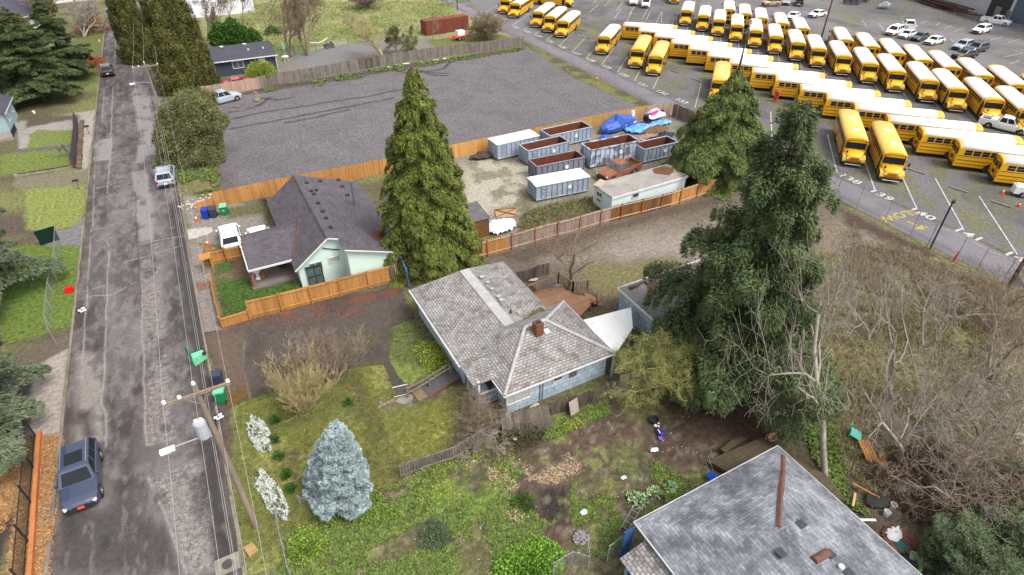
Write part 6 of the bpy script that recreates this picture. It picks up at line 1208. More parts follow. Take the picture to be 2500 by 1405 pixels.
t=thing('plant_pot','small black pot between the yellow flowers and the picket fence','pot',(*G(1320,1068),0)); b=MB(); b.lathe([(.14,0),(.2,.3),(.16,.3),(.1,.05)],12); b.done('pot_body',BK,t)
crumple('plastic_bag','pale plastic bag lying at the corner of the picket fence',(1257,1076),.22,.2,.22,WHITE,'bag',21,10)
crumple('plastic_bag','crumpled white plastic bag lying on the grass below the charred patch',(1425,1254),.26,.2,.2,WHITE,'bag',22,10)
crumple('litter_heap','small heap of grey and white litter in the grass near the gate panels',(1420,1315),.6,.45,.1,mat('mixed grey litter',S(160,156,156),S(84,76,76),9,contrast=.06),'litter',23,16)
crumple('litter_heap','white cups lying together in the yard above the leafy mulleins',(1522,1170),.22,.14,.18,WHITE,'litter',24,9)
crumple('litter_heap','white scraps lying beside the small green tuft in the dirt yard',(1597,1102),.35,.2,.12,WHITE,'litter',25,10)
t=thing('white_board','pale board leaning upright against the rotting picket fence','board',(*G(1400,1010),0),R(12)); b=MB(); b.box(0,0,.6,.75,.05,1.2,rx=-.25); b.done('panel',mat('dirty pale panel',S(178,166,152,1.2),S(140,130,118,1.2),2.5,fine=.2),t)
crumple('loose_sheeting','curled pale plastic strip at the foot of the blue wall',(1305,996),.45,.15,.3,mat('cream sheet',S(210,200,180),S(180,170,150)),'sheeting',26,10)
crumple('loose_sheeting','curled pale sheet lying on the small dark platform behind the house',(1302,688),.6,.25,.25,mat('pink cream sheet',S(226,206,190),S(200,180,165)),'sheeting',27,10)
t=thing('manhole','round ribbed manhole cover set in the near end of the street','manhole',(*G(283,1346),.018)); b=MB(); b.lathe([(.48,0),(.48,.012),(.40,.014),(.40,.006),(.3,.006),(.3,.016),(.2,.016),(.2,.006),(.1,.006),(.08,.016)],24); b.done('cover',mat('worn iron',S(96,88,86),S(70,64,62),4,rough=.6),t)
t=thing('manhole','small round valve cover in a pale patch at the right side of the street','manhole',(*G(556,1378),.018)); b=MB(); b.box(0,0,.002,1.2,1.,.012); b.done('concrete_patch',CONCM,t); b=MB(); b.lathe([(.28,.01),(.28,.02),(.2,.02),(.2,.012),(.05,.014)],20); b.done('cover',MATS['worn iron'],t)
b=MB(); b.box(0,0,.06,.5,.7,.12,rz=.3); tag(b.done('meter_cover',mat('tan meter lid',S(196,160,112),S(160,128,90),3),None,loc=(*G(614,1343),0)),'tan utility meter lid in the near lawn','lid')
# back garden debris by the right hand house
t=thing('cooler','turquoise slatted patio chair turned over under the bare tree','chair',(*G(2084,1070),0),R(30)); b=MB(); TQ=mat('turquoise plastic',S(110,200,180,1.2),S(90,180,160,1.2),2,rough=.4); b.box(0,0,.4,.75,.7,.06,rx=.3)
for k in range(6): b.box(-.35+k*.14,.35,.6,.08,.05,.5)
b.done('chair_body',TQ,t)
t=thing('picnic_bench','orange brown wooden bench and boxes tumbled under the bare trees','bench',(*G(2112,1112),0),R(55)); b=MB()
for k in range(4): b.box(0,-.3+k*.18,.45,1.6,.15,.05)
b.box(-.8,-.5,.25,.5,.5,.5,rz=.4); b.box(-.2,-.8,.2,.45,.4,.4,rz=-.3); b.done('boards',WOODO,t)
for px,L_,a,m,lb in (((2085,1220),1.0,30,LUM,'short fresh plank sticking out from the eave of the grey roofed house'),((2117,1200),1.6,-70,WOODO,'thin orange stick lying across the rubbish behind the right hand house'),((2118,1270),.9,-28,WHITE,'white plastic pipe lying below the gutter at the right hand house')):
    b=MB(); b.box(0,0,.12,L_,.12,.06); tag(b.done('plank',m,None,loc=(*G(*px,.3),0.2),rz=R(a)),lb,'plank')
def bucket(label,px,m=WHITE): t=thing('bucket',label,'bucket',(*G(*px),0)); b=MB(); b.lathe([(.14,0),(.18,.36),(.16,.36),(.12,.04)],12); b.done('bucket_body',m,t); b=MB(); b.path([(.18*math.cos(a),0,.36+.12*math.sin(a)) for a in np.linspace(0,3.14,7)],.008,4); b.done('handle',CHR,t)
bucket('white bucket with green residue near the eave of the right house',(2162,1258)); bucket('upper white bucket beside the dark plastic sheet',(2178,1240)); bucket('white oval basin beside the green paddling pool ring',(2226,1362)); bucket('small white bucket on the dirt drive behind the fir on the left',(84,277))
crumple('rubbish_heap','white shirt like sheet on a heap of planks and rubbish by the right hand house',(2182,1310),.7,.5,.35,WHITE,'rubbish',31,12)
crumple('rubbish_heap','red and brown rubbish heap beneath the white sheet',(2195,1322),1.1,.9,.25,mat('red brown rubbish',S(150,96,80),S(90,74,66),5,contrast=.08),'rubbish',32,14)
crumple('rubbish_heap','dark green plastic rubbish beside the tipped grey bin near the bare trees',(2140,1225),.9,.6,.3,mat('dark green plastic',S(56,72,66),S(80,70,62),4,contrast=.08),'rubbish',33,14)
crumple('plastic_bag','teal and grey bags piled against the right hand eave',(2200,1340),.5,.4,.35,mat('teal bag',S(80,130,126),S(90,96,104),4),'bag',34,10)
t=thing('paddling_pool_ring','lime green inflatable ring half hidden by the grey roof edge','pool ring',(*G(2208,1372),0)); b=MB(); b.path([(.7*math.cos(a),.7*math.sin(a),.15) for a in np.linspace(0,6.283,17)],.09,8); b.done('ring',mat('lime vinyl',S(150,210,110,1.2),S(130,190,96,1.2),2,rough=.35),t)
crumple('grey_bin_tipped','pale grey plastic tub tipped on its side by the bare shrubs',(2194,1205),.35,.3,.6,mat('pale grey plastic',S(150,158,160),S(120,126,128)),'tub',35,10)
for i,(px,lb) in enumerate((((2132,1205),'flat tan stepping stone nearest the house corner rubbish'),((2162,1215),'flat stepping stone beside the dark plastic sheet'))):
    b=MB(); b.ball((0,0,.0),.5,.14,8,.2); tag(b.done('stepping_stone',STN,None,loc=(*G(*px),.03)),lb,'stone')
t=thing('toy_box','red and white cardboard box beside the mossy deck','box',(*G(1884,1072),0),R(-10)); b=MB(); b.box(0,0,.18,.75,.35,.36); b.done('box_body',mat('red printed card',S(206,76,50,1.2),S(226,206,196,1.2),3,contrast=.06),t)
# gravel yard boulders by the silver pickup, white rubble by the street
for i,(px,r_,lb) in enumerate((((628,246),.55,'largest tan boulder in the gravel lot, right of the silver pickup'),((630,238),.4,'boulder just behind the largest one in the gravel lot'),((580,262),.35,'flat broken boulder in front of the silver pickup'),((538,270),.3,'small pale boulder near the round bushy tree'),((623,228),.35,'grey boulder at the fence foot right of the pickup'))):
    b=MB(); b.ball((0,0,0),r_,.6,9,.2); tag(b.done('boulder',STN,None,loc=(*G(*px),r_*.3)),lb,'boulder','boulders near the silver pickup')
b=MB(); q=random.Random(9)
for k in range(110): b.ball((q.gauss(0,.9),q.gauss(0,.7),.08),q.uniform(.06,.2),.8,5,.2)
tag(b.done('white_rubble',mat('white broken rock',S(222,212,198),S(180,170,156),3,isl=.2),None,loc=(*G(492,497),0),kind='stuff'),'scatter of white broken rocks behind the low orange fence stub','rubble')
for i,(a,c) in enumerate((((945,166),(960,164)),((962,161),(978,159)),((984,157),(1000,156)),((1020,155),(1036,152)),((1056,149),(1072,147)),((1082,145),(1096,143)))):
    A,C_=G(*a),G(*c); b=MB(); b.box(0,0,.08,math.dist(A,C_),.16,.14); tag(b.done('parking_curb',WHITE,None,loc=((A[0]+C_[0])/2,(A[1]+C_[1])/2,.02),rz=math.atan2(C_[1]-A[1],C_[0]-A[0])),f'white curb bar, {ORD[i]} from the left along the old grey fence','curb bar','white curb bars in the gravel lot')
# things beyond the far fence
t=thing('garden_table','round white garden table with a closed pale green parasol by the grey shed','table',(*G(698,148),0)); b=MB(); b.lathe([(.6,.7),(.6,.74)],16); b.done('table_top',WHITE,t); b=MB()
for a in(0,2.1,4.2): b.tube((0,0,.7),(.5*math.cos(a),.5*math.sin(a),0),.035,.035,5)
b.done('legs',WHITE,t)
t=thing('parasol','closed pale green parasol standing behind the white garden table','parasol',(*G(697,140),0)); b=MB(); b.tube((0,0,0),(0,0,2.6),.03,.03,6); b.done('pole',WHITE,t); b=MB(); b.lathe([(.06,2.7),(.14,2.3),(.26,1.4),(.16,1.2)],10); b.done('canopy',mat('pale green canvas',S(170,220,200,1.2),S(150,200,180,1.2),2),t)
t=thing('riding_mower','black riding lawn tractor parked at the wire fence behind the lot','lawn tractor',(*G(804,117),0),R(10)); b=MB(); b.loft([[(x,w_*s,z) for s,z in((-1,.3),(-1,zt),(1,zt),(1,.3))] for x,w_,zt in((-.9,.4,.7),(0,.45,.85),(.1,.4,.6),(.9,.4,.65))]); b.box(.5,0,.85,.4,.45,.4); b.done('body',BK,t)
for x in(-.6,.6):
    for s in(-1,1): wheel(t,x,s*.45,.3,.2)
t=thing('hammock','cream hammock slung between two posts of the wire fence','hammock',(*G(775,112),0)); b=MB(); b.loft([[(x,y,1.25-.75*(1-(x/2.2)**2)+.15*abs(y)) for y in(-.35,-.15,.15,.35)] for x in np.linspace(-2.2,2.2,9)],closed=False,caps=False); b.done('cloth',mat('cream cloth',S(236,216,190,1.2),S(216,196,170,1.2)),t)
t=thing('shipping_container','rust red corrugated container wall at the back of the field','container',(*G(1042,88),0),math.atan2(G(1145,72)[1]-G(1042,88)[1],G(1145,72)[0]-G(1042,88)[0])); L_=math.dist(G(1145,72),G(1042,88)); b=MB(); b.box(L_/2,1.2,1.4,L_,2.4,2.7)
for k in range(int(L_/.3)): b.box(.15+k*.3,-.03,1.4,.14,.08,2.6)
b.done('container_body',mat('rust red corrugated',S(150,78,62,1.3),S(104,66,56,1.3),1.,fine=.2),t)
t=thing('chipper_trailer','orange trailer mounted wood chipper with white engine cover in front of the red container','trailer',(*G(1122,98),0),R(5)); b=MB(); b.box(0,0,.75,2.6,1.1,.35); b.box(-1.6,0,.7,1.4,.12,.12); b.done('chassis',CO,t); b=MB(); b.box(.2,0,1.35,1.5,1.1,.9); b.done('engine_cover',WHITE,t)
for x in(-.3,.5):
    for s in(-1,1): wheel(t,x,s*.6,.36,.2)
t=thing('steel_stack','long stack of rusty brown steel sections along the warehouse wall','steel stack',(*G(2332,28),0),math.atan2(q0[1]-q1[1],q0[0]-q1[0])); b=MB(); q=random.Random(1)
for k in range(40): b.box(q.uniform(-2,10),q.uniform(-1,1.2)+1,q.uniform(.1,1.8),q.uniform(6,12),.2,.2)
b.done('beams',mat('rusty brown steel',S(110,84,78),S(80,62,60),2,isl=.3),t)
t=thing('steel_rack','low rack of dark steel frames in front of the warehouse wall','steel rack',(*G(2366,44),0),math.atan2(q0[1]-q1[1],q0[0]-q1[0])); b=MB()
for k in range(12): b.box(0,k*.25-1.5,.5+.1*(k%3),9,.1,.1); 
for k in range(9): b.box(-4+k,0,.9,.1,2.6,.1); b.box(-4+k,0,.5,.1,.1,1.)
b.done('frames',MATS['rusty brown steel'],t)
t=thing('pallet_stack','dark stacked pallets and machinery outside the far chain-link fence','machinery',(*G(2095,8),0)); b=MB()
for k in range(8): b.box(k*1.1-4,q.uniform(-1,1),q.uniform(.6,1.6),.9,1.2,q.uniform(1.2,3),rz=q.uniform(-.2,.2))
b.done('stacks',mat('dark machinery',S(60,60,66),S(96,84,80),2,isl=.3),t)
crumple('wrapped_bales','white wrapped bundles beside the dark machinery beyond the far fence',rp(790,105),2.2,1.4,1.3,mat('white and black wrap',S(190,194,204),S(50,50,56),2,contrast=.06),'bundles',41,14)
for i,px in enumerate(((1330+92,70+5),(1390+44,84+9),(2238,420),(2339,464),(2444,500),(1647,176),(1698,196))):
    p=G(*px); b=MB(); b.box(0,0,.07,1.9,.16,.13); o_=b.done('wheel_stop',CONCM,None,loc=(*p,0),rz=R(-93+0)); o_.rotation_euler[2]=math.atan2(-1,.15)
    tag(o_,['concrete wheel stop farthest up the lane stalls','second concrete wheel stop from the top, by the lone bus','wheel stop right of the near yellow roofed buses','wheel stop above stall number 141','wheel stop at the right edge below the small trailer','wheel stop in the empty stall left of the broad cedar','wheel stop nearest the broad cedar'][i],'wheel stop','concrete wheel stops')
# ================================================================ trees and plants
LK=1.6
def leafmat(name,c1,c2,scale=.8,isl=.35,rough=.75,con=.18):
    c1=tuple(v*LK for v in c1); c2=tuple(v*LK for v in c2); m=mat(name,c1,c2,scale,rough=rough,spec=.15,isl=isl,contrast=con); return m
def leaves(name,m,parent,c,d,n_,ln,wd,tri=False,**kw):
    """diamond leaves: centres c, directions d, side axis from n_, lengths ln, widths wd"""
    d=d/np.linalg.norm(d,axis=1,keepdims=True); s=np.cross(d,n_); s/=np.linalg.norm(s,axis=1,keepdims=True)+1e-9
    ln=np.asarray(ln)[:,None]*np.ones((len(c),1)); wd=np.asarray(wd)[:,None]*np.ones((len(c),1))
    up=np.cross(s,d)
    if tri:
        v=np.stack([c-s*wd/2,c+s*wd/2,c+d*ln],1).reshape(-1,3); q=np.arange(len(v)).reshape(-1,3); me=npmesh(name,v,q); me.materials.append(m); return link(name,me,parent,**kw)
    v=np.stack([c,c+d*ln*.55+s*wd/2,c+d*ln-up*ln*.08,c+d*ln*.5-s*wd/2],1).reshape(-1,3); q=np.arange(len(v)).reshape(-1,4)
    me=npmesh(name,v,q); me.materials.append(m); return link(name,me,parent,**kw)
BARK_D=mat('dark bark',S(96,78,66),S(70,58,50),3,fine=.2,stretch=(1,1,.3)); BARK_G=mat('pale grey bark',S(186,176,162,1.3),S(136,126,114,1.3),2.,fine=.2); BARK_B=mat('brown twig bark',S(160,140,120,1.3),S(122,104,88,1.3),2.,fine=.2); BARK_Y=mat('ochre twig bark',S(188,172,120,1.2),S(160,146,110,1.2),1.2,fine=.2); BARK_R=mat('reddish twig bark',S(170,150,132,1.3),S(134,116,102,1.3),2.,fine=.2)
def aim(base,top,lo=2.,hi=24.):
    B=G(*base); best=None
    for h in np.arange(lo,hi,.1):
        T=G(*top,h); d=math.hypot(T[0]-B[0],T[1]-B[1])
        if best is None or d<best[0]: best=(d,h,T)
    return best[1],(best[2][0]-B[0],best[2][1]-B[1])
def conifer(label,base,H,Rr,m,n=60000,nb=170,prof=lambda t:(1-t)**.8,t0=.04,droop=.25,rise=.25,lat=.32,ln=.34,wd=.12,dirw=(1,.8,.25,.5),seed=1,top=None,lean=(0,0),name='conifer_tree',px=True,hang=0.,wild=.2,trunk=True,irr=.25,cat='tree'):
    B=G(*base) if px else base; n=int(n*2.9); Rr=Rr*.93; nb=int(nb*1.35)
    if top is not None: H,lean=aim(base,top)
    t=thing(name,label,cat,(*B,0)); q=np.random.RandomState(seed); r_0,d_0=rise,droop
    tb=np.sort(q.rand(nb)**.9*(1-t0)+t0); az=q.rand(nb)*6.283+np.arange(nb)*2.4; L=Rr*np.array([prof(x) for x in tb])*(1+q.uniform(-irr,irr,nb))*(1+.18*np.sin(az*2+seed))+.15; L=np.maximum(L,.04)
    p=L**1.6; k=q.choice(nb,n,p=p/p.sum()); s=q.rand(n)**.55; s=.08+.92*s
    dx,dy=np.cos(az[k]),np.sin(az[k]); l=q.uniform(-1,1,n)*lat*L[k]*(1.05-s)**.6
    # twigs: leaves bunch on side shoots
    sh=np.floor(s*9)/9+.05; s=s*.7+sh*.3; rise=rise*q.uniform(.3,1.7,nb)[k]; droop=droop*q.uniform(.6,1.4,nb)[k]
    x=dx*s*L[k]-dy*l; y=dy*s*L[k]+dx*l; z=tb[k]*H+L[k]*(rise*s-droop*s*s*1.6)-np.abs(l)*.18+q.normal(0,.06+hang*.25,n)-hang*q.rand(n)*.6
    z=np.maximum(z,.15); fr=np.clip(z/H,0,1); c=np.stack([x+lean[0]*fr,y+lean[1]*fr,z],1)
    sg=np.sign(l); a,b_,dn,rn=dirw
    d=np.stack([dx*a-dy*sg*b_,dy*a+dx*sg*b_,np.full(n,-dn)],1)+q.normal(0,rn,(n,3)); nn=np.stack([dx*.3,dy*.3,np.ones(n)],1)+q.normal(0,.5,(n,3))
    leaves('crown',m,t,c,d,nn,.62*ln*q.uniform(.6,1.3,n),wd*.75*q.uniform(.7,1.2,n),tri=True)
    if trunk:
        b=MB(); r0=.035*H*.6+.05; b.tube((0,0,-.1),(lean[0]*.9,lean[1]*.9,H*.92),r0,.03,9)
        for i in range(0,nb,2): b.tube((lean[0]*tb[i],lean[1]*tb[i],tb[i]*H),(lean[0]*tb[i]+math.cos(az[i])*L[i]*.85,lean[1]*tb[i]+math.sin(az[i])*L[i]*.85,max(.2,tb[i]*H+L[i]*.85*(r_0-d_0*1.2))),.035+.008*L[i],.01,4,cap=False)
        b.done('trunk',BARK_D,t)
    return t
def segmesh(name,m,parent,segs,n=4,**kw):
    A=np.array([s[0] for s in segs],float);Bv=np.array([s[1] for s in segs],float); ra=np.array([s[2] for s in segs]);rb=np.array([s[3] for s in segs])
    d=Bv-A; d/=np.linalg.norm(d,axis=1,keepdims=True)+1e-9; ref=np.where(np.abs(d[:,2:3])<.9,[[0,0,1.]],[[1.,0,0]]); a=np.cross(d,ref); a/=np.linalg.norm(a,axis=1,keepdims=True); b=np.cross(d,a)
    v=[]
    for P_,r_ in((A,ra),(Bv,rb)):
        for i in range(n):
            t=2*math.pi*i/n; v.append(P_+(a*math.cos(t)+b*math.sin(t))*r_[:,None])
    v=np.stack(v,1); N=len(A); base=(np.arange(N)*2*n)[:,None]; f=np.concatenate([base+np.array([[i,(i+1)%n,n+(i+1)%n,n+i]]) for i in range(n)],0)
    me=npmesh(name,v.reshape(-1,3),f); me.materials.append(m); return link(name,me,parent,**kw)
KP=.95
def bare(label,base,Rr,m=BARK_G,H=None,top=None,seed=1,levels=4,tr=.14,stems=1,spread=.55,up=.25,minr=.009,kids=(1,2),first=.25,name='bare_tree',bud=None,px=True,cat='tree',twist=.22,lr=.72):
    B=G(*base) if px else base; lean=(0,0)
    if top is not None: H,lean=aim(base,top)
    t=thing(name,label,cat,(*B,0)); q=random.Random(seed); S0=[];S1=[]
    def grow(p,d,L,r,lev):
        n_=5 if lev==0 else (4 if lev<levels else 3); 
        for i in range(n_):
            d=(d+Vector((q.gauss(0,twist),q.gauss(0,twist),q.gauss(0,twist)+up*.25))).normalized(); e=p+d*(L/n_); r2=max(minr,r*(.84 if lev else .88))
            (S0 if lev<=1 else S1).append((tuple(p),tuple(e),r,r2)); 
            if lev<levels and (i+1)/n_>first*(1 if lev==0 else .3):
                for _ in range(q.randint(*kids) if lev<2 else (1 if q.random()<KP else 0)):
                    a=q.random()*6.283; o=d.orthogonal().normalized(); o2=d.cross(o); sd_=(d*(1-spread)+(o*math.cos(a)+o2*math.sin(a))*spread*q.uniform(.8,1.4)+Vector((0,0,up*.4))).normalized()
                    grow(e,sd_,L*q.uniform(.45,lr)*(1-.25*i/n_),max(minr,r2*.62),lev+1)
            p,r=e,r2
    for k in range(stems):
        a=6.283*k/stems+q.random(); grow(Vector((math.cos(a)*.02,math.sin(a)*.02,-.05)),Vector((math.cos(a)*.35*(stems>1),math.sin(a)*.35*(stems>1),1)).normalized(),H*.55,tr,0)
    P_=np.array([s[1] for s in S0+S1]); zt=np.percentile(P_[:,2],99.7); rt=np.percentile(np.hypot(P_[:,0],P_[:,1]),97)
    kx=min(Rr/rt,2.5); kz=H/zt
    def tf(s): 
        f=lambda p:(p[0]*kx+lean[0]*max(0,p[2]*kz/H),p[1]*kx+lean[1]*max(0,p[2]*kz/H),max(-.05,p[2]*kz)); return (f(s[0]),f(s[1]),s[2],s[3])
    S0=[tf(s) for s in S0]; S1=[tf(s) for s in S1]
    segmesh('trunk',m,t,S0,6); segmesh('crown',m,t,S1,3)
    if bud:
        bm_,per,sz=bud; pts=np.array([s[1] for s in S1]); rs=np.random.RandomState(seed); c=np.repeat(pts,per,0)+rs.normal(0,.12,(len(pts)*per,3)); leaves('buds',bm_,t,c,rs.normal(0,1,c.shape),rs.normal(0,1,c.shape),sz*rs.uniform(.5,1.2,len(c)),sz*.6*rs.uniform(.5,1.2,len(c)))
    return t
def bush(label,base,Rr,H,m,n=6000,ln=.16,wd=.09,seed=1,name='shrub',px=True,sq=1.,core=None,rot=0.,sx=1.,cat='shrub',lumpy=.3):
    B=G(*base) if px else base; t=thing(name,label,cat,(*B,0),rot); q=np.random.RandomState(seed)
    u=q.normal(0,1,(n,3)); u/=np.linalg.norm(u,axis=1,keepdims=True); u[:,2]=np.abs(u[:,2]); rr_=q.rand(n)**(.35)
    lump=1+lumpy*(fbm(u[:,0]*2+5,u[:,1]*2+u[:,2]*2+5,1.3,seed)-.5)*2
    c=u*rr_[:,None]*lump[:,None]*np.array([Rr*sx,Rr,H])+np.array([0,0,.04]); d=u+q.normal(0,.6,(n,3)); leaves('foliage',m,t,c,d,q.normal(0,1,(n,3)),ln*q.uniform(.6,1.3,n),wd*q.uniform(.6,1.3,n))
    b=MB()
    for k in range(9): a=k*.7; b.tube((0,0,0),(Rr*sx*.7*math.cos(a),Rr*.7*math.sin(a),H*.6),.03,.01,4)
    b.done('stem',core or BARK_D,t); return t
L_CED=leafmat('cedar foliage',S(112,118,56),S(68,80,36),.9); L_FIR=leafmat('dark fir foliage',S(92,104,66),S(52,66,42),.8,con=.14); L_CED2=leafmat('olive cedar foliage',S(108,118,66),S(66,80,44),.8); L_JUN=leafmat('juniper foliage',S(118,120,78),S(78,80,50),1.1); L_SPR=leafmat('blue spruce needles',S(172,186,186),S(108,124,128),1.4,isl=.3); L_CYP=leafmat('cypress foliage',S(104,102,56),S(66,70,36),.7); L_FIR2=leafmat('grey green fir foliage',S(106,114,90),S(66,76,56),.8); L_LAU=leafmat('laurel leaves',S(80,112,42),S(36,62,26),1.2); L_YG=leafmat('yellow green leaves',S(142,152,66),S(104,120,48),1.5); L_DRY=leafmat('dead brown leaves',S(150,110,82),S(112,84,66),2); L_PINE=leafmat('pine needles',S(106,118,86),S(70,84,60),.9); L_BUD=leafmat('spring buds',S(150,158,88),S(112,124,62),2)
conifer('big yellow green cedar standing behind the mint green house','' or (1050,648),17,4.5,L_CED,n=80000,nb=330,prof=lambda t:min(1,(1-t)**.72*1.0+.03),t0=.07,droop=.45,rise=.12,lat=.4,ln=.38,wd=.15,dirw=(.7,.4,.9,.5),seed=3,top=(1008,165),hang=.25,irr=.2,name='cedar_tree')
conifer('huge dark green fir with loose layered boughs behind the blue shed','' or (1772,918),20,5.9,L_FIR,n=84000,nb=210,prof=lambda t:((1-t)**.7 if t<.45 else (1-t)**.6*(.80 if t<.08 else .92))*(.78+.35*math.sin(t*13+1)**2),t0=.06,droop=.3,rise=.28,lat=.42,ln=.36,wd=.13,dirw=(1,.7,.35,.45),seed=5,top=(1962,245),irr=.5,hang=.7,name='fir_tree')
conifer('broad olive green cedar with a thin bare tip beside the site trailer','' or (1740,440),17,4.8,L_CED2,n=75000,nb=230,prof=lambda t:(1-.1*t if t<.3 else max(-.022,.97-((t-.3)/.42)**1.5*.94)),t0=.05,droop=.42,rise=.15,lat=.42,ln=.42,wd=.16,dirw=(.7,.45,.9,.5),seed=8,top=(1835,40),hang=.3,irr=.3,name='cedar_tree')
conifer('round bushy olive juniper at the street corner of the gravel lot','' or (466,390),9,3.4,L_JUN,n=60000,nb=230,prof=lambda t:math.sqrt(max(.02,1-(abs(t-.3)/.74)**3)),t0=.02,droop=.25,rise=.25,lat=.5,ln=.34,wd=.15,dirw=(1,.5,.2,.8),hang=1.1,seed=9,top=(465,222),irr=.22,name='juniper_tree')
conifer('powder blue spruce on the front lawn','' or (826,1212),5.8,2.05,L_SPR,n=60000,nb=260,prof=lambda t:(1-t)**.62*1.02,t0=.02,droop=.05,rise=.3,lat=.4,ln=.19,wd=.07,dirw=(1,.5,-.35,.45),seed=11,top=(820,1046),irr=.12,name='blue_spruce')
conifer('tall dense olive cypress rising past the top edge beside the street','' or (462,215),20,4.3,L_CYP,n=80000,nb=330,prof=lambda t:(1-t)**.4*1.0,t0=.03,droop=.25,rise=.3,lat=.5,ln=.42,wd=.18,dirw=(.7,.4,.3,.8),hang=1.3,seed=13,name='cypress_tree',irr=.15)
conifer('olive cypress left of the tall one, overhanging the street','' or (348,150),15,2.8,L_CYP,n=45000,nb=200,prof=lambda t:(1-t)**.45,t0=.03,droop=.25,rise=.3,lat=.5,ln=.42,wd=.18,dirw=(.7,.4,.3,.8),hang=1.3,seed=14,name='cypress_tree',irr=.2)
for i,(bp,H_,r_,n_,lb) in enumerate((((112,250),13,5.6,55000,'dark fir nearest the black SUV on the left of the street'),((55,240),12,5.6,40000,'dark fir at the left edge beside the navy house'),((172,190),12,4.4,35000,'dark fir standing highest in the left group below the cottage'),((-62,735),15,6.6,60000,'grey green fir at the left edge reaching over the middle lawn'),((-70,1075),14,6.2,60000,'grey green fir at the left edge reaching over the concrete drive'))):
    conifer(lb,bp,H_,r_,L_FIR if i<3 else L_FIR2,n=n_,nb=130,prof=lambda t:(1-t)**.7*(.8+.3*math.sin(t*15)**2),t0=.12,droop=.25,rise=.3,lat=.42,ln=.42,wd=.15,dirw=(1,.7,.3,.45),seed=20+i,irr=.35,name='fir_tree')
for i,(bp,H_,r_,lb) in enumerate((((2290,1375),2.2,1.1,'low dark pine scrub right of the rubbish by the house, left clump'),((2380,1330),2.2,1.4,'low dark pine scrub above the lower right corner'),((2495,1290),4,2.4,'low pine scrub at the right edge near the bottom'),((2350,1425),3,2.2,'pine scrub cut by the bottom edge at lower right'),((2470,1400),3,2.4,'pine scrub in the lower right corner'))):
    conifer(lb,bp,H_,r_,L_PINE,n=11000,nb=90,prof=lambda t:math.sqrt(max(0,1-t*t)),t0=.03,droop=.0,rise=.35,lat=.5,ln=.22,wd=.05,dirw=(.6,.5,-.6,.8),seed=40+i,name='pine_shrub',irr=.3,cat='shrub')
# bare and budding trees
bare('wide bare yellow twigged tree on the front lawn','' or (742,1005),2.6,BARK_Y,H=4.3,seed=3,levels=4,tr=.08,stems=6,spread=.33,up=.5,first=.05,kids=(1,2),minr=.008,twist=.07)
bare('bare brown shrub tree just behind the yellow twigged one','' or (815,940),2.6,BARK_R,H=4.2,seed=4,levels=4,tr=.07,stems=6,spread=.35,up=.45,first=.05,kids=(1,2),minr=.008,twist=.08)
bare('bare spreading tree on the grass behind the cedar deck','' or (1385,705),5.0,BARK_B,seed=5,top=(1395,500),levels=4,tr=.16,spread=.6,up=.2,first=.25,kids=(1,2),minr=.010,lr=.8)
bare('green budding shrub tree at the back corner of the blue house','' or (1595,968),3.2,BARK_Y,H=4.8,seed=6,levels=4,tr=.11,stems=3,spread=.6,up=.15,first=.1,kids=(1,2),bud=(L_BUD,4,.07),minr=.010,name='budding_tree')
bare('arching bare shrub against the corner of the blue house','' or (1165,1045),2.6,BARK_B,H=2.3,seed=7,levels=3,tr=.03,stems=11,spread=.55,up=-.05,first=.1,kids=(1,2),minr=.009,name='bare_shrub',cat='shrub')
bare('bare grey shrub fallen over the picket fence','' or (1160,1092),2.0,BARK_G,H=1.3,seed=8,levels=3,tr=.03,stems=5,spread=.6,up=-.2,first=.1,kids=(1,2),minr=.010,name='bare_shrub',cat='shrub')
for i,(bp,tp,r_,m_,tr_,st,lb) in enumerate((
 ((2015,1168),(2080,585),6.0,BARK_G,.2,1,'tall pale barked bare tree rising behind the mossy deck'),
 ((2175,975),(2170,590),4.6,BARK_G,.13,1,'pale bare tree with a forked trunk, in the middle of the brown scrub'),
 ((2190,1130),(2330,900),4.4,BARK_G,.17,2,'bare tree leaning over the orange bench and boxes'),
 ((2340,1010),(2390,740),4.0,BARK_G,.12,1,'pale bare tree right of the forked one, over yellow grass'),
 ((2420,930),(2475,700),4.2,BARK_R,.13,2,'reddish bare tree near the right edge below the lane'),
 ((2470,1120),(2560,880),4.8,BARK_G,.15,1,'pale bare tree at the right edge, halfway down'),
 ((2330,1200),(2400,1060),4.6,BARK_G,.12,3,'low pale bare tree over the broken concrete slab'),


 ((2350,1290),(2450,1130),4.4,BARK_R,.1,3,'reddish bare shrub above the pine scrub'),
 ((2255,850),(2275,640),4.4,BARK_G,.1,2,'pale bare tree with fine twigs between the forked one and the lane'),
 ((2120,830),(2135,640),3.6,BARK_G,.08,2,'slim pale bare tree close beside the right flank of the dark fir'),
 ((2440,800),(2480,620),4.0,BARK_B,.08,3,'thin brown bare tree below the dark leaning pole'),
 ((2400,1100),(2460,900),4.6,BARK_G,.1,2,'pale bare tree over the yellow grass near the right edge'),
)):
    bare(lb,bp,r_,m_,top=tp,seed=50+i,levels=4,tr=tr_,stems=st,spread=.55,up=.25 if i<6 else .15,first=.2,kids=(1,2),minr=.010,lr=.78)
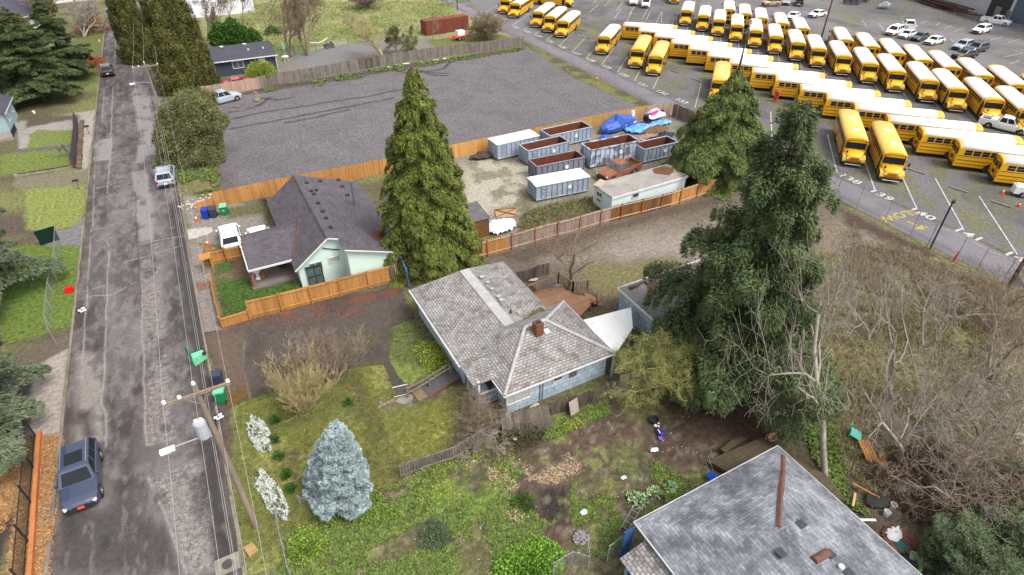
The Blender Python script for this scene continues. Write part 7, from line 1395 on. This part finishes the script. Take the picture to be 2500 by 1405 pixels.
for i,(bp,tp,r_,m_,tr_,st,lb) in enumerate((
 ((712,138),(690,-60),5.4,BARK_B,.24,2,'tall bare tree with leaning trunks left of the white post by the wire fence'),((752,136),(760,-60),5.4,BARK_B,.24,3,'tall multi stemmed bare tree right of the white post by the wire fence'),
 ((935,138),(880,35),5.,BARK_Y,.2,2,'leaning bare willow with yellow twigs behind the old grey fence'),((560,72),(540,-80),4.,BARK_B,.14,1,'thin bare tree in front of the white barn, left one'),((592,66),(590,-80),4.,BARK_B,.14,1,'thin bare tree in front of the white barn, right one'),
 ((505,100),(500,-40),3.5,BARK_B,.12,2,'thin bare tree hugging the right side of the tall cypress'),((1055,100),(1052,20),2.4,BARK_B,.07,1,'slim bare tree before the rust red container'),((858,80),(845,20),2.2,BARK_B,.06,2,'slender bare sapling left of the yellow twigged willow'),
 ((205,90),(185,-10),6.5,BARK_G,.2,3,'large pale bare tree behind the left firs near the street'),((130,60),(110,-60),6,BARK_B,.18,2,'dark bare tree between the cottage and the white roof'),((20,50),(25,-70),6,BARK_B,.18,2,'dark bare tree at the top left corner'),((160,380),(135,350),.9,BARK_G,.08,2,'small pollarded grey tree on the upper left lawn'),((240,60),(230,10),3.,BARK_R,.06,4,'brown bare thicket tree beside the street at the top'),((388,110),(370,50),2.5,BARK_B,.08,2,'bare branches showing between the two cypresses'))):
    bare(lb,bp,r_,m_,top=tp,seed=80+i,levels=4 if r_>2.5 else 3,tr=tr_,stems=st,spread=.5,up=.3,first=.3,kids=(1,2),minr=.022 if r_>2.5 else .014,lr=.75)
bare('brown twiggy shrub between the red container and the lane','' or (1192,96),4.6,BARK_B,H=4.6,seed=101,levels=4,tr=.08,stems=7,spread=.5,up=.3,first=.1,minr=.02,name='bare_shrub',cat='shrub',bud=(leafmat('olive buds',S(138,128,80),S(112,104,70),2),1,.12))
bare('dark twiggy shrub alone in the far green field','' or (900,22),6.0,BARK_B,H=4.5,seed=102,levels=4,tr=.08,stems=8,spread=.5,up=.3,first=.1,minr=.022,name='bare_shrub',cat='shrub'); bare('dark brown thicket left of the dark shrub in the far field','' or (760,12),6.5,BARK_B,H=4,seed=103,levels=4,tr=.07,stems=8,spread=.5,up=.3,first=.1,minr=.022,name='bare_shrub',cat='shrub')
bare('greenish twiggy round tree behind the old grey fence','' or (974,132),3.6,BARK_B,H=5.,seed=104,levels=4,tr=.14,stems=2,spread=.55,up=.2,first=.3,minr=.016,bud=(leafmat('dull green buds',S(118,120,78),S(86,92,58),2),3,.18))
bush('dense dark laurel bush behind the grey shed house',(568,108),3.8,4.2,L_LAU,9000,.45,.25,1,name='laurel_bush'); bush('low laurel branch right of the dense laurel bush',(612,103),2.4,2.2,L_LAU,3500,.4,.22,2,name='laurel_bush'); bush('yellow green feathery shrub in front of the white shed door',(640,186),2.4,2.3,L_YG,7000,.4,.08,3); bush('small dark shrub with red leaves in the far field',(668,84),1.8,1.6,L_LAU,1200,.3,.18,4)
bush('tall narrow yellow green conifer behind the white roofed building',(112,32),2.6,5.,L_CYP,6000,.4,.16,5); bush('olive shrub with dead spire before the cottage',(48,95),3.4,4.2,L_CYP,8000,.4,.18,6); bush('orange leaved shrub beside the street under the left fir',(225,160),2.2,1.6,leafmat('orange dry leaves',S(176,102,70),S(140,84,60),2),2500,.25,.12,7); bush('brown bramble mound beside the street near the top',(232,76),3.8,2.8,L_DRY,5000,.3,.1,8)
bush('yellow flowered low shrub along the old house wall',(1060,880),1.1,.6,L_YG,3500,.12,.07,9,rot=R(95),sx=2.1); bush('dark twiggy mound with fern by the collapsed fence',(1270,1062),1.3,.7,leafmat('dull mound leaves',S(96,96,66),S(66,62,46),2),4000,.14,.06,10,sx=1.4)
bush('grey green rosemary like shrub in the bottom lawn',(1060,1310),.85,.7,L_PINE,3000,.18,.03,11); bush('tuft of green blades in the dirt yard',(1280,1232),.5,.45,L_LAU,500,.4,.03,12,name='grass_tuft',cat='plant'); YG2=leafmat('mustard leaves',S(122,144,62),S(88,110,46),2.5)
bush('leafy yellow flowered mustard clump beside the white candytuft',(745,1335),1.0,.45,YG2,3200,.14,.09,13); bush('bright low shrub clump at the bottom edge of the yard',(1290,1385),1.3,.55,leafmat('bright leaves',S(120,156,60),S(80,112,40),3),4200,.16,.11,14,sx=1.5)
for i,(px,r_) in enumerate((((1560,1225),.45),((1598,1205),.35),((1545,1180+35),.3),((1635,1190),.3))): bush(['largest silvery mullein rosette beside the grey roof','silvery mullein above the largest rosette','smallest silvery mullein left of the largest','silvery mullein closest to the mossy deck'][i],px,r_,.28,leafmat('silver green leaves',S(160,182,132),S(122,146,104),3),190,.2,.1,15+i,name='mullein_plant',cat='plant')
for i,(px,lb) in enumerate((((672,1003+25),'dark green sprig nearest the bare yellow tree'),((669,1075),'dark green sprig right of the upper white candytuft'),((680,1115),'dark green sprig between the two candytuft clumps'),((699,1160),'dark green sprig right of the lower white candytuft'),((710,1195),'dark green sprig nearest the blue spruce'),((850,985),'dark green sprig in the brown strip beside the lawn'))): bush(lb,px,.32,.28,L_LAU,300,.14,.09,30+i,name='garden_sprig',cat='plant',)
PET=mat('white petals',(.62,.63,.60),(.42,.45,.38),6,rough=.7,isl=.1)
for i,(px,sx_,sy_,rz_) in enumerate((((634,1060),.5,1.5,8),((662,1208),.44,1.8,12))):
    t=bush(['upper clump of white candytuft flowers on the lawn','lower clump of white candytuft flowers on the lawn'][i],px,sx_,.38,leafmat('dark herb leaves',S(96,112,66),S(66,84,46),3),4500,.09,.05,60+i,name='candytuft',rot=R(rz_),sx=1,cat='flowers')
    for ch in t.children: ch.scale=(1,sy_/sx_,1)
    q=np.random.RandomState(i); n=9000; u=q.normal(0,1,(n,3)); u/=np.linalg.norm(u,axis=1,keepdims=True); u[:,2]=np.abs(u[:,2]); lump=1+.35*(fbm(u[:,0]*2+5,u[:,1]*3+5,2.,i)-.5)*2; c=u*np.array([sx_,sy_,.42])*lump[:,None]*(.95+.15*q.rand(n))[:,None]; k=fbm(c[:,0]+9,c[:,1]+9,5,i)>.33; c=c[k]; n=len(c)
    leaves('petals',PET,t,c,q.normal(0,1,(n,3)),q.normal(0,1,(n,3)),.1*q.uniform(.6,1.2,n),.09*q.uniform(.6,1.2,n))
# ground cover that nobody could count
def inpoly(pts,n,seed,thr=None,ns=.5):
    P_=[G(*p) for p in pts]; q=np.random.RandomState(seed); X0,X1=min(p[0] for p in P_),max(p[0] for p in P_); Y0,Y1=min(p[1] for p in P_),max(p[1] for p in P_)
    x=q.uniform(X0,X1,n*3); y=q.uniform(Y0,Y1,n*3); k=sdist(x,y,P_)<.2*fbm(x,y,1.,3)
    if thr is not None: k&=fbm(x,y,ns,seed)>thr
    return x[k][:n],y[k][:n],q
def cover(name,label,pts,n,m,ln,wd,h=.05,per=3,seed=1,thr=None,flat=.3,cat='plants',ns=.5):
    x,y,q=inpoly(pts,n,seed,thr,ns); x=np.repeat(x,per)+q.normal(0,ln*.35,len(x)*per); y=np.repeat(y,per)+q.normal(0,ln*.35,len(y)*per); n=len(x)
    z=(fbm(x,y,.9,91)-.5)*.1*np.clip((x+4)/2,0,1)*np.clip((56-x)/3,0,1)+q.rand(n)*h; a=q.rand(n)*6.283; d=np.stack([np.cos(a),np.sin(a),flat+q.rand(n)*.6],1)
    return leaves(name,m,None,np.stack([x,y,z],1),d,q.normal(0,.4,(n,3))+[0,0,1],ln*q.uniform(.5,1.3,n),wd*q.uniform(.5,1.3,n),label=label,cat=cat,kind='stuff')
YG_=leafmat('weed leaves',S(104,120,58),S(76,90,46),2.5,isl=.35); GR_=leafmat('lawn blades',S(118,122,62),S(88,94,46),1.5,isl=.4); TAN_=leafmat('dry grass',S(156,148,106),S(120,112,78),1.5,isl=.35); YEF=mat('yellow petals',S(238,214,30,1.2),S(220,196,24,1.2),5); CHIP=leafmat('pale wood chips',S(204,178,146,1.8),S(160,136,110,1.8),4)
YARD2=[(700,1300),(985,1175),(1140,1105),(1250,1060),(1285,1140),(1230,1200),(1330,1280),(1320,1405),(680,1405)]
cover('weeds','low green weeds spread over the bottom lawn and yard edge',YARD2,9000,YG_,.15,.09,.05,3,1,.50,.25)
cover('weeds','green weeds along the foot of the rotting picket fence',[(1290,1062),(1480,985),(1485,1012),(1340,1075)],1600,YG_,.17,.11,.1,3,2)
cover('weeds','patchy weeds beside the charred patch in front of the grey roof',[(1400,1180),(1600,1130),(1720,1180),(1550,1270),(1480,1360),(1400,1330)],2600,YG_,.12,.08,.05,3,3,.53)
cover('flowers','yellow flowers dotted among the weeds below the picket fence',[(985,1180),(1130,1115),(1240,1065),(1280,1140),(1180,1200),(1060,1260)],260,YEF,.05,.05,.22,2,4,.45,.5,'flowers')
cover('flowers','yellow flowers in front of the leaning pale board',[(1370,1045),(1410,1022),(1425,1045),(1390,1060)],120,YEF,.05,.05,.22,2,5,None,.5,'flowers'); cover('flowers','yellow mustard flowers by the candytuft and wire fence',[(705,1300),(790,1290),(800,1380),(720,1390)],110,YEF,.05,.05,.6,2,6,None,.5,'flowers')
cover('flowers','yellow flowers on the low shrub at the old house wall',[(1035,850),(1075,845),(1090,895),(1055,905)],120,YEF,.06,.06,.65,2,7,None,.5,'flowers')
cover('grass','short grass on the front lawn around the blue spruce',[(575,1000),(700,930),(880,900),(985,1160),(900,1230),(700,1300),(610,1380),(575,1200)],26000,GR_,.09,.03,.04,2,8,.38,.5,'grass')
cover('grass','grass on the little lawn in front of the blue house',[(865,905),(925,890),(1000,990),(1120,965),(1200,1015),(1190,1085),(990,1150),(930,1020)],12000,GR_,.08,.03,.04,2,9,.35,.5,'grass')
cover('grass','shaggy green grass inside the fenced front garden',[(532,695),(620,678),(735,690),(735,715),(612,745),(550,775)],5000,leafmat('garden blades',S(92,124,52),S(60,90,36),2),.14,.03,.06,2,10,None,.6,'grass')
cover('grass','tall dry grass and brambles between the bare trees at right',[(2000,620),(2280,640),(2500,740),(2500,1400),(2280,1330),(2060,1150),(1990,900)],26000,TAN_,.32,.03,.2,3,11,.42,.7,'grass')
cover('brambles','brown bramble stems tangled along the lane fence at right',[(2080,570),(2270,640),(2500,740),(2500,860),(2300,760),(2060,700)],9000,leafmat('bramble stems',S(138,122,100),S(104,92,74),2),.5,.03,.5,3,12,.4,.6,'brambles')
cover('brambles','dark brown brambles beneath the bare trees at lower right',[(2100,1150),(2300,1080),(2500,1180),(2500,1300),(2250,1280)],6000,leafmat('dark brambles',S(112,92,76),S(76,64,52),2),.4,.03,.4,3,13,.4,.5,'brambles')
cover('ivy','green ivy and ground leaves at the foot of the pale bare tree',[(1960,1040),(2040,1030),(2060,1200),(2120,1260),(2060,1230),(1990,1120)],1700,YG_,.18,.13,.2,3,14)
cover('weeds','green weeds along the foot of the old grey fence',[(640,218),(800,190),(985,158),(1130,138),(1275,118),(1278,124),(1000,170),(800,208),(650,228)],1500,YG_,.26,.16,.25,3,15,.48,.4)
cover('weeds','brambly weeds inside the long fence before the trailer',[(1280,525),(1330,505),(1450,485),(1470,510),(1340,555),(1270,560)],2600,leafmat('dull weeds',S(118,116,76),S(84,84,52),2),.25,.06,.35,3,16)
cover('weeds','tall yellow weeds along the wire fence below the spruce',[(880,1215),(985,1175),(1010,1230),(930,1280),(800,1290),(790,1270)],700,YG2,.16,.06,.25,3,17,.45,.8)
cover('wood_chips','pale split wood chips strewn over the dirt yard',[(1290,1140),(1350,1110),(1400,1120),(1420,1150),(1350,1180),(1290,1170)],420,CHIP,.24,.035,.05,2,18,.42,.1,'wood chips'); cover('wood_chips','small pile of wood chips by the green tuft',[(1235,1250),(1270,1240),(1285,1270),(1250,1280)],80,CHIP,.22,.05,.08,2,19,None,.1,'wood chips'); cover('wood_chips','narrow trail of wood chips on the weed edge',[(1210,1140),(1235,1145),(1240,1170),(1270,1180),(1240,1200),(1200,1185)],110,CHIP,.22,.05,.05,2,20,None,.1,'wood chips')
cover('litter','tiny pale litter scraps scattered on the dirt yard',YARD,130,WHITE,.07,.07,.03,1,21,None,.2,'litter'); cover('fallen_leaves','rust brown fallen leaves on the dark driveway by the orange fence',[(560,790),(700,765),(960,705),(975,725),(860,770),(620,815)],1700,leafmat('rust leaves',S(150,84,56),S(120,70,50),3),.09,.07,.05,1,22,.44,.1,'leaves')
cover('bark_chips','orange bark chips in the strip beside the left kerb',[(60,1068),(152,1064),(122,1405),(20,1420)],9000,leafmat('bark chips',S(180,138,92,1.5),S(130,92,58,1.5),4),.1,.05,.03,1,23,None,.15,'bark'); cover('bark_chips','orange bark chips behind the black iron railing',[(-60,1110),(52,1075),(16,1290),(-60,1330)],5000,MATS['bark chips'],.1,.05,.03,1,24,None,.15,'bark')
cover('far_grass','rough tufts in the far green field',[(560,150),(900,90),(1130,70),(1100,0),(600,10)],6000,leafmat('field blades',S(138,140,84),S(112,120,64),.5),.6,.15,.25,2,25,.4,.5,'grass')
cover('weeds','moss and weeds beside the street under the juniper',[(430,410),(500,395),(535,420),(535,470),(450,475)],900,YG_,.22,.12,.15,3,26,.45)
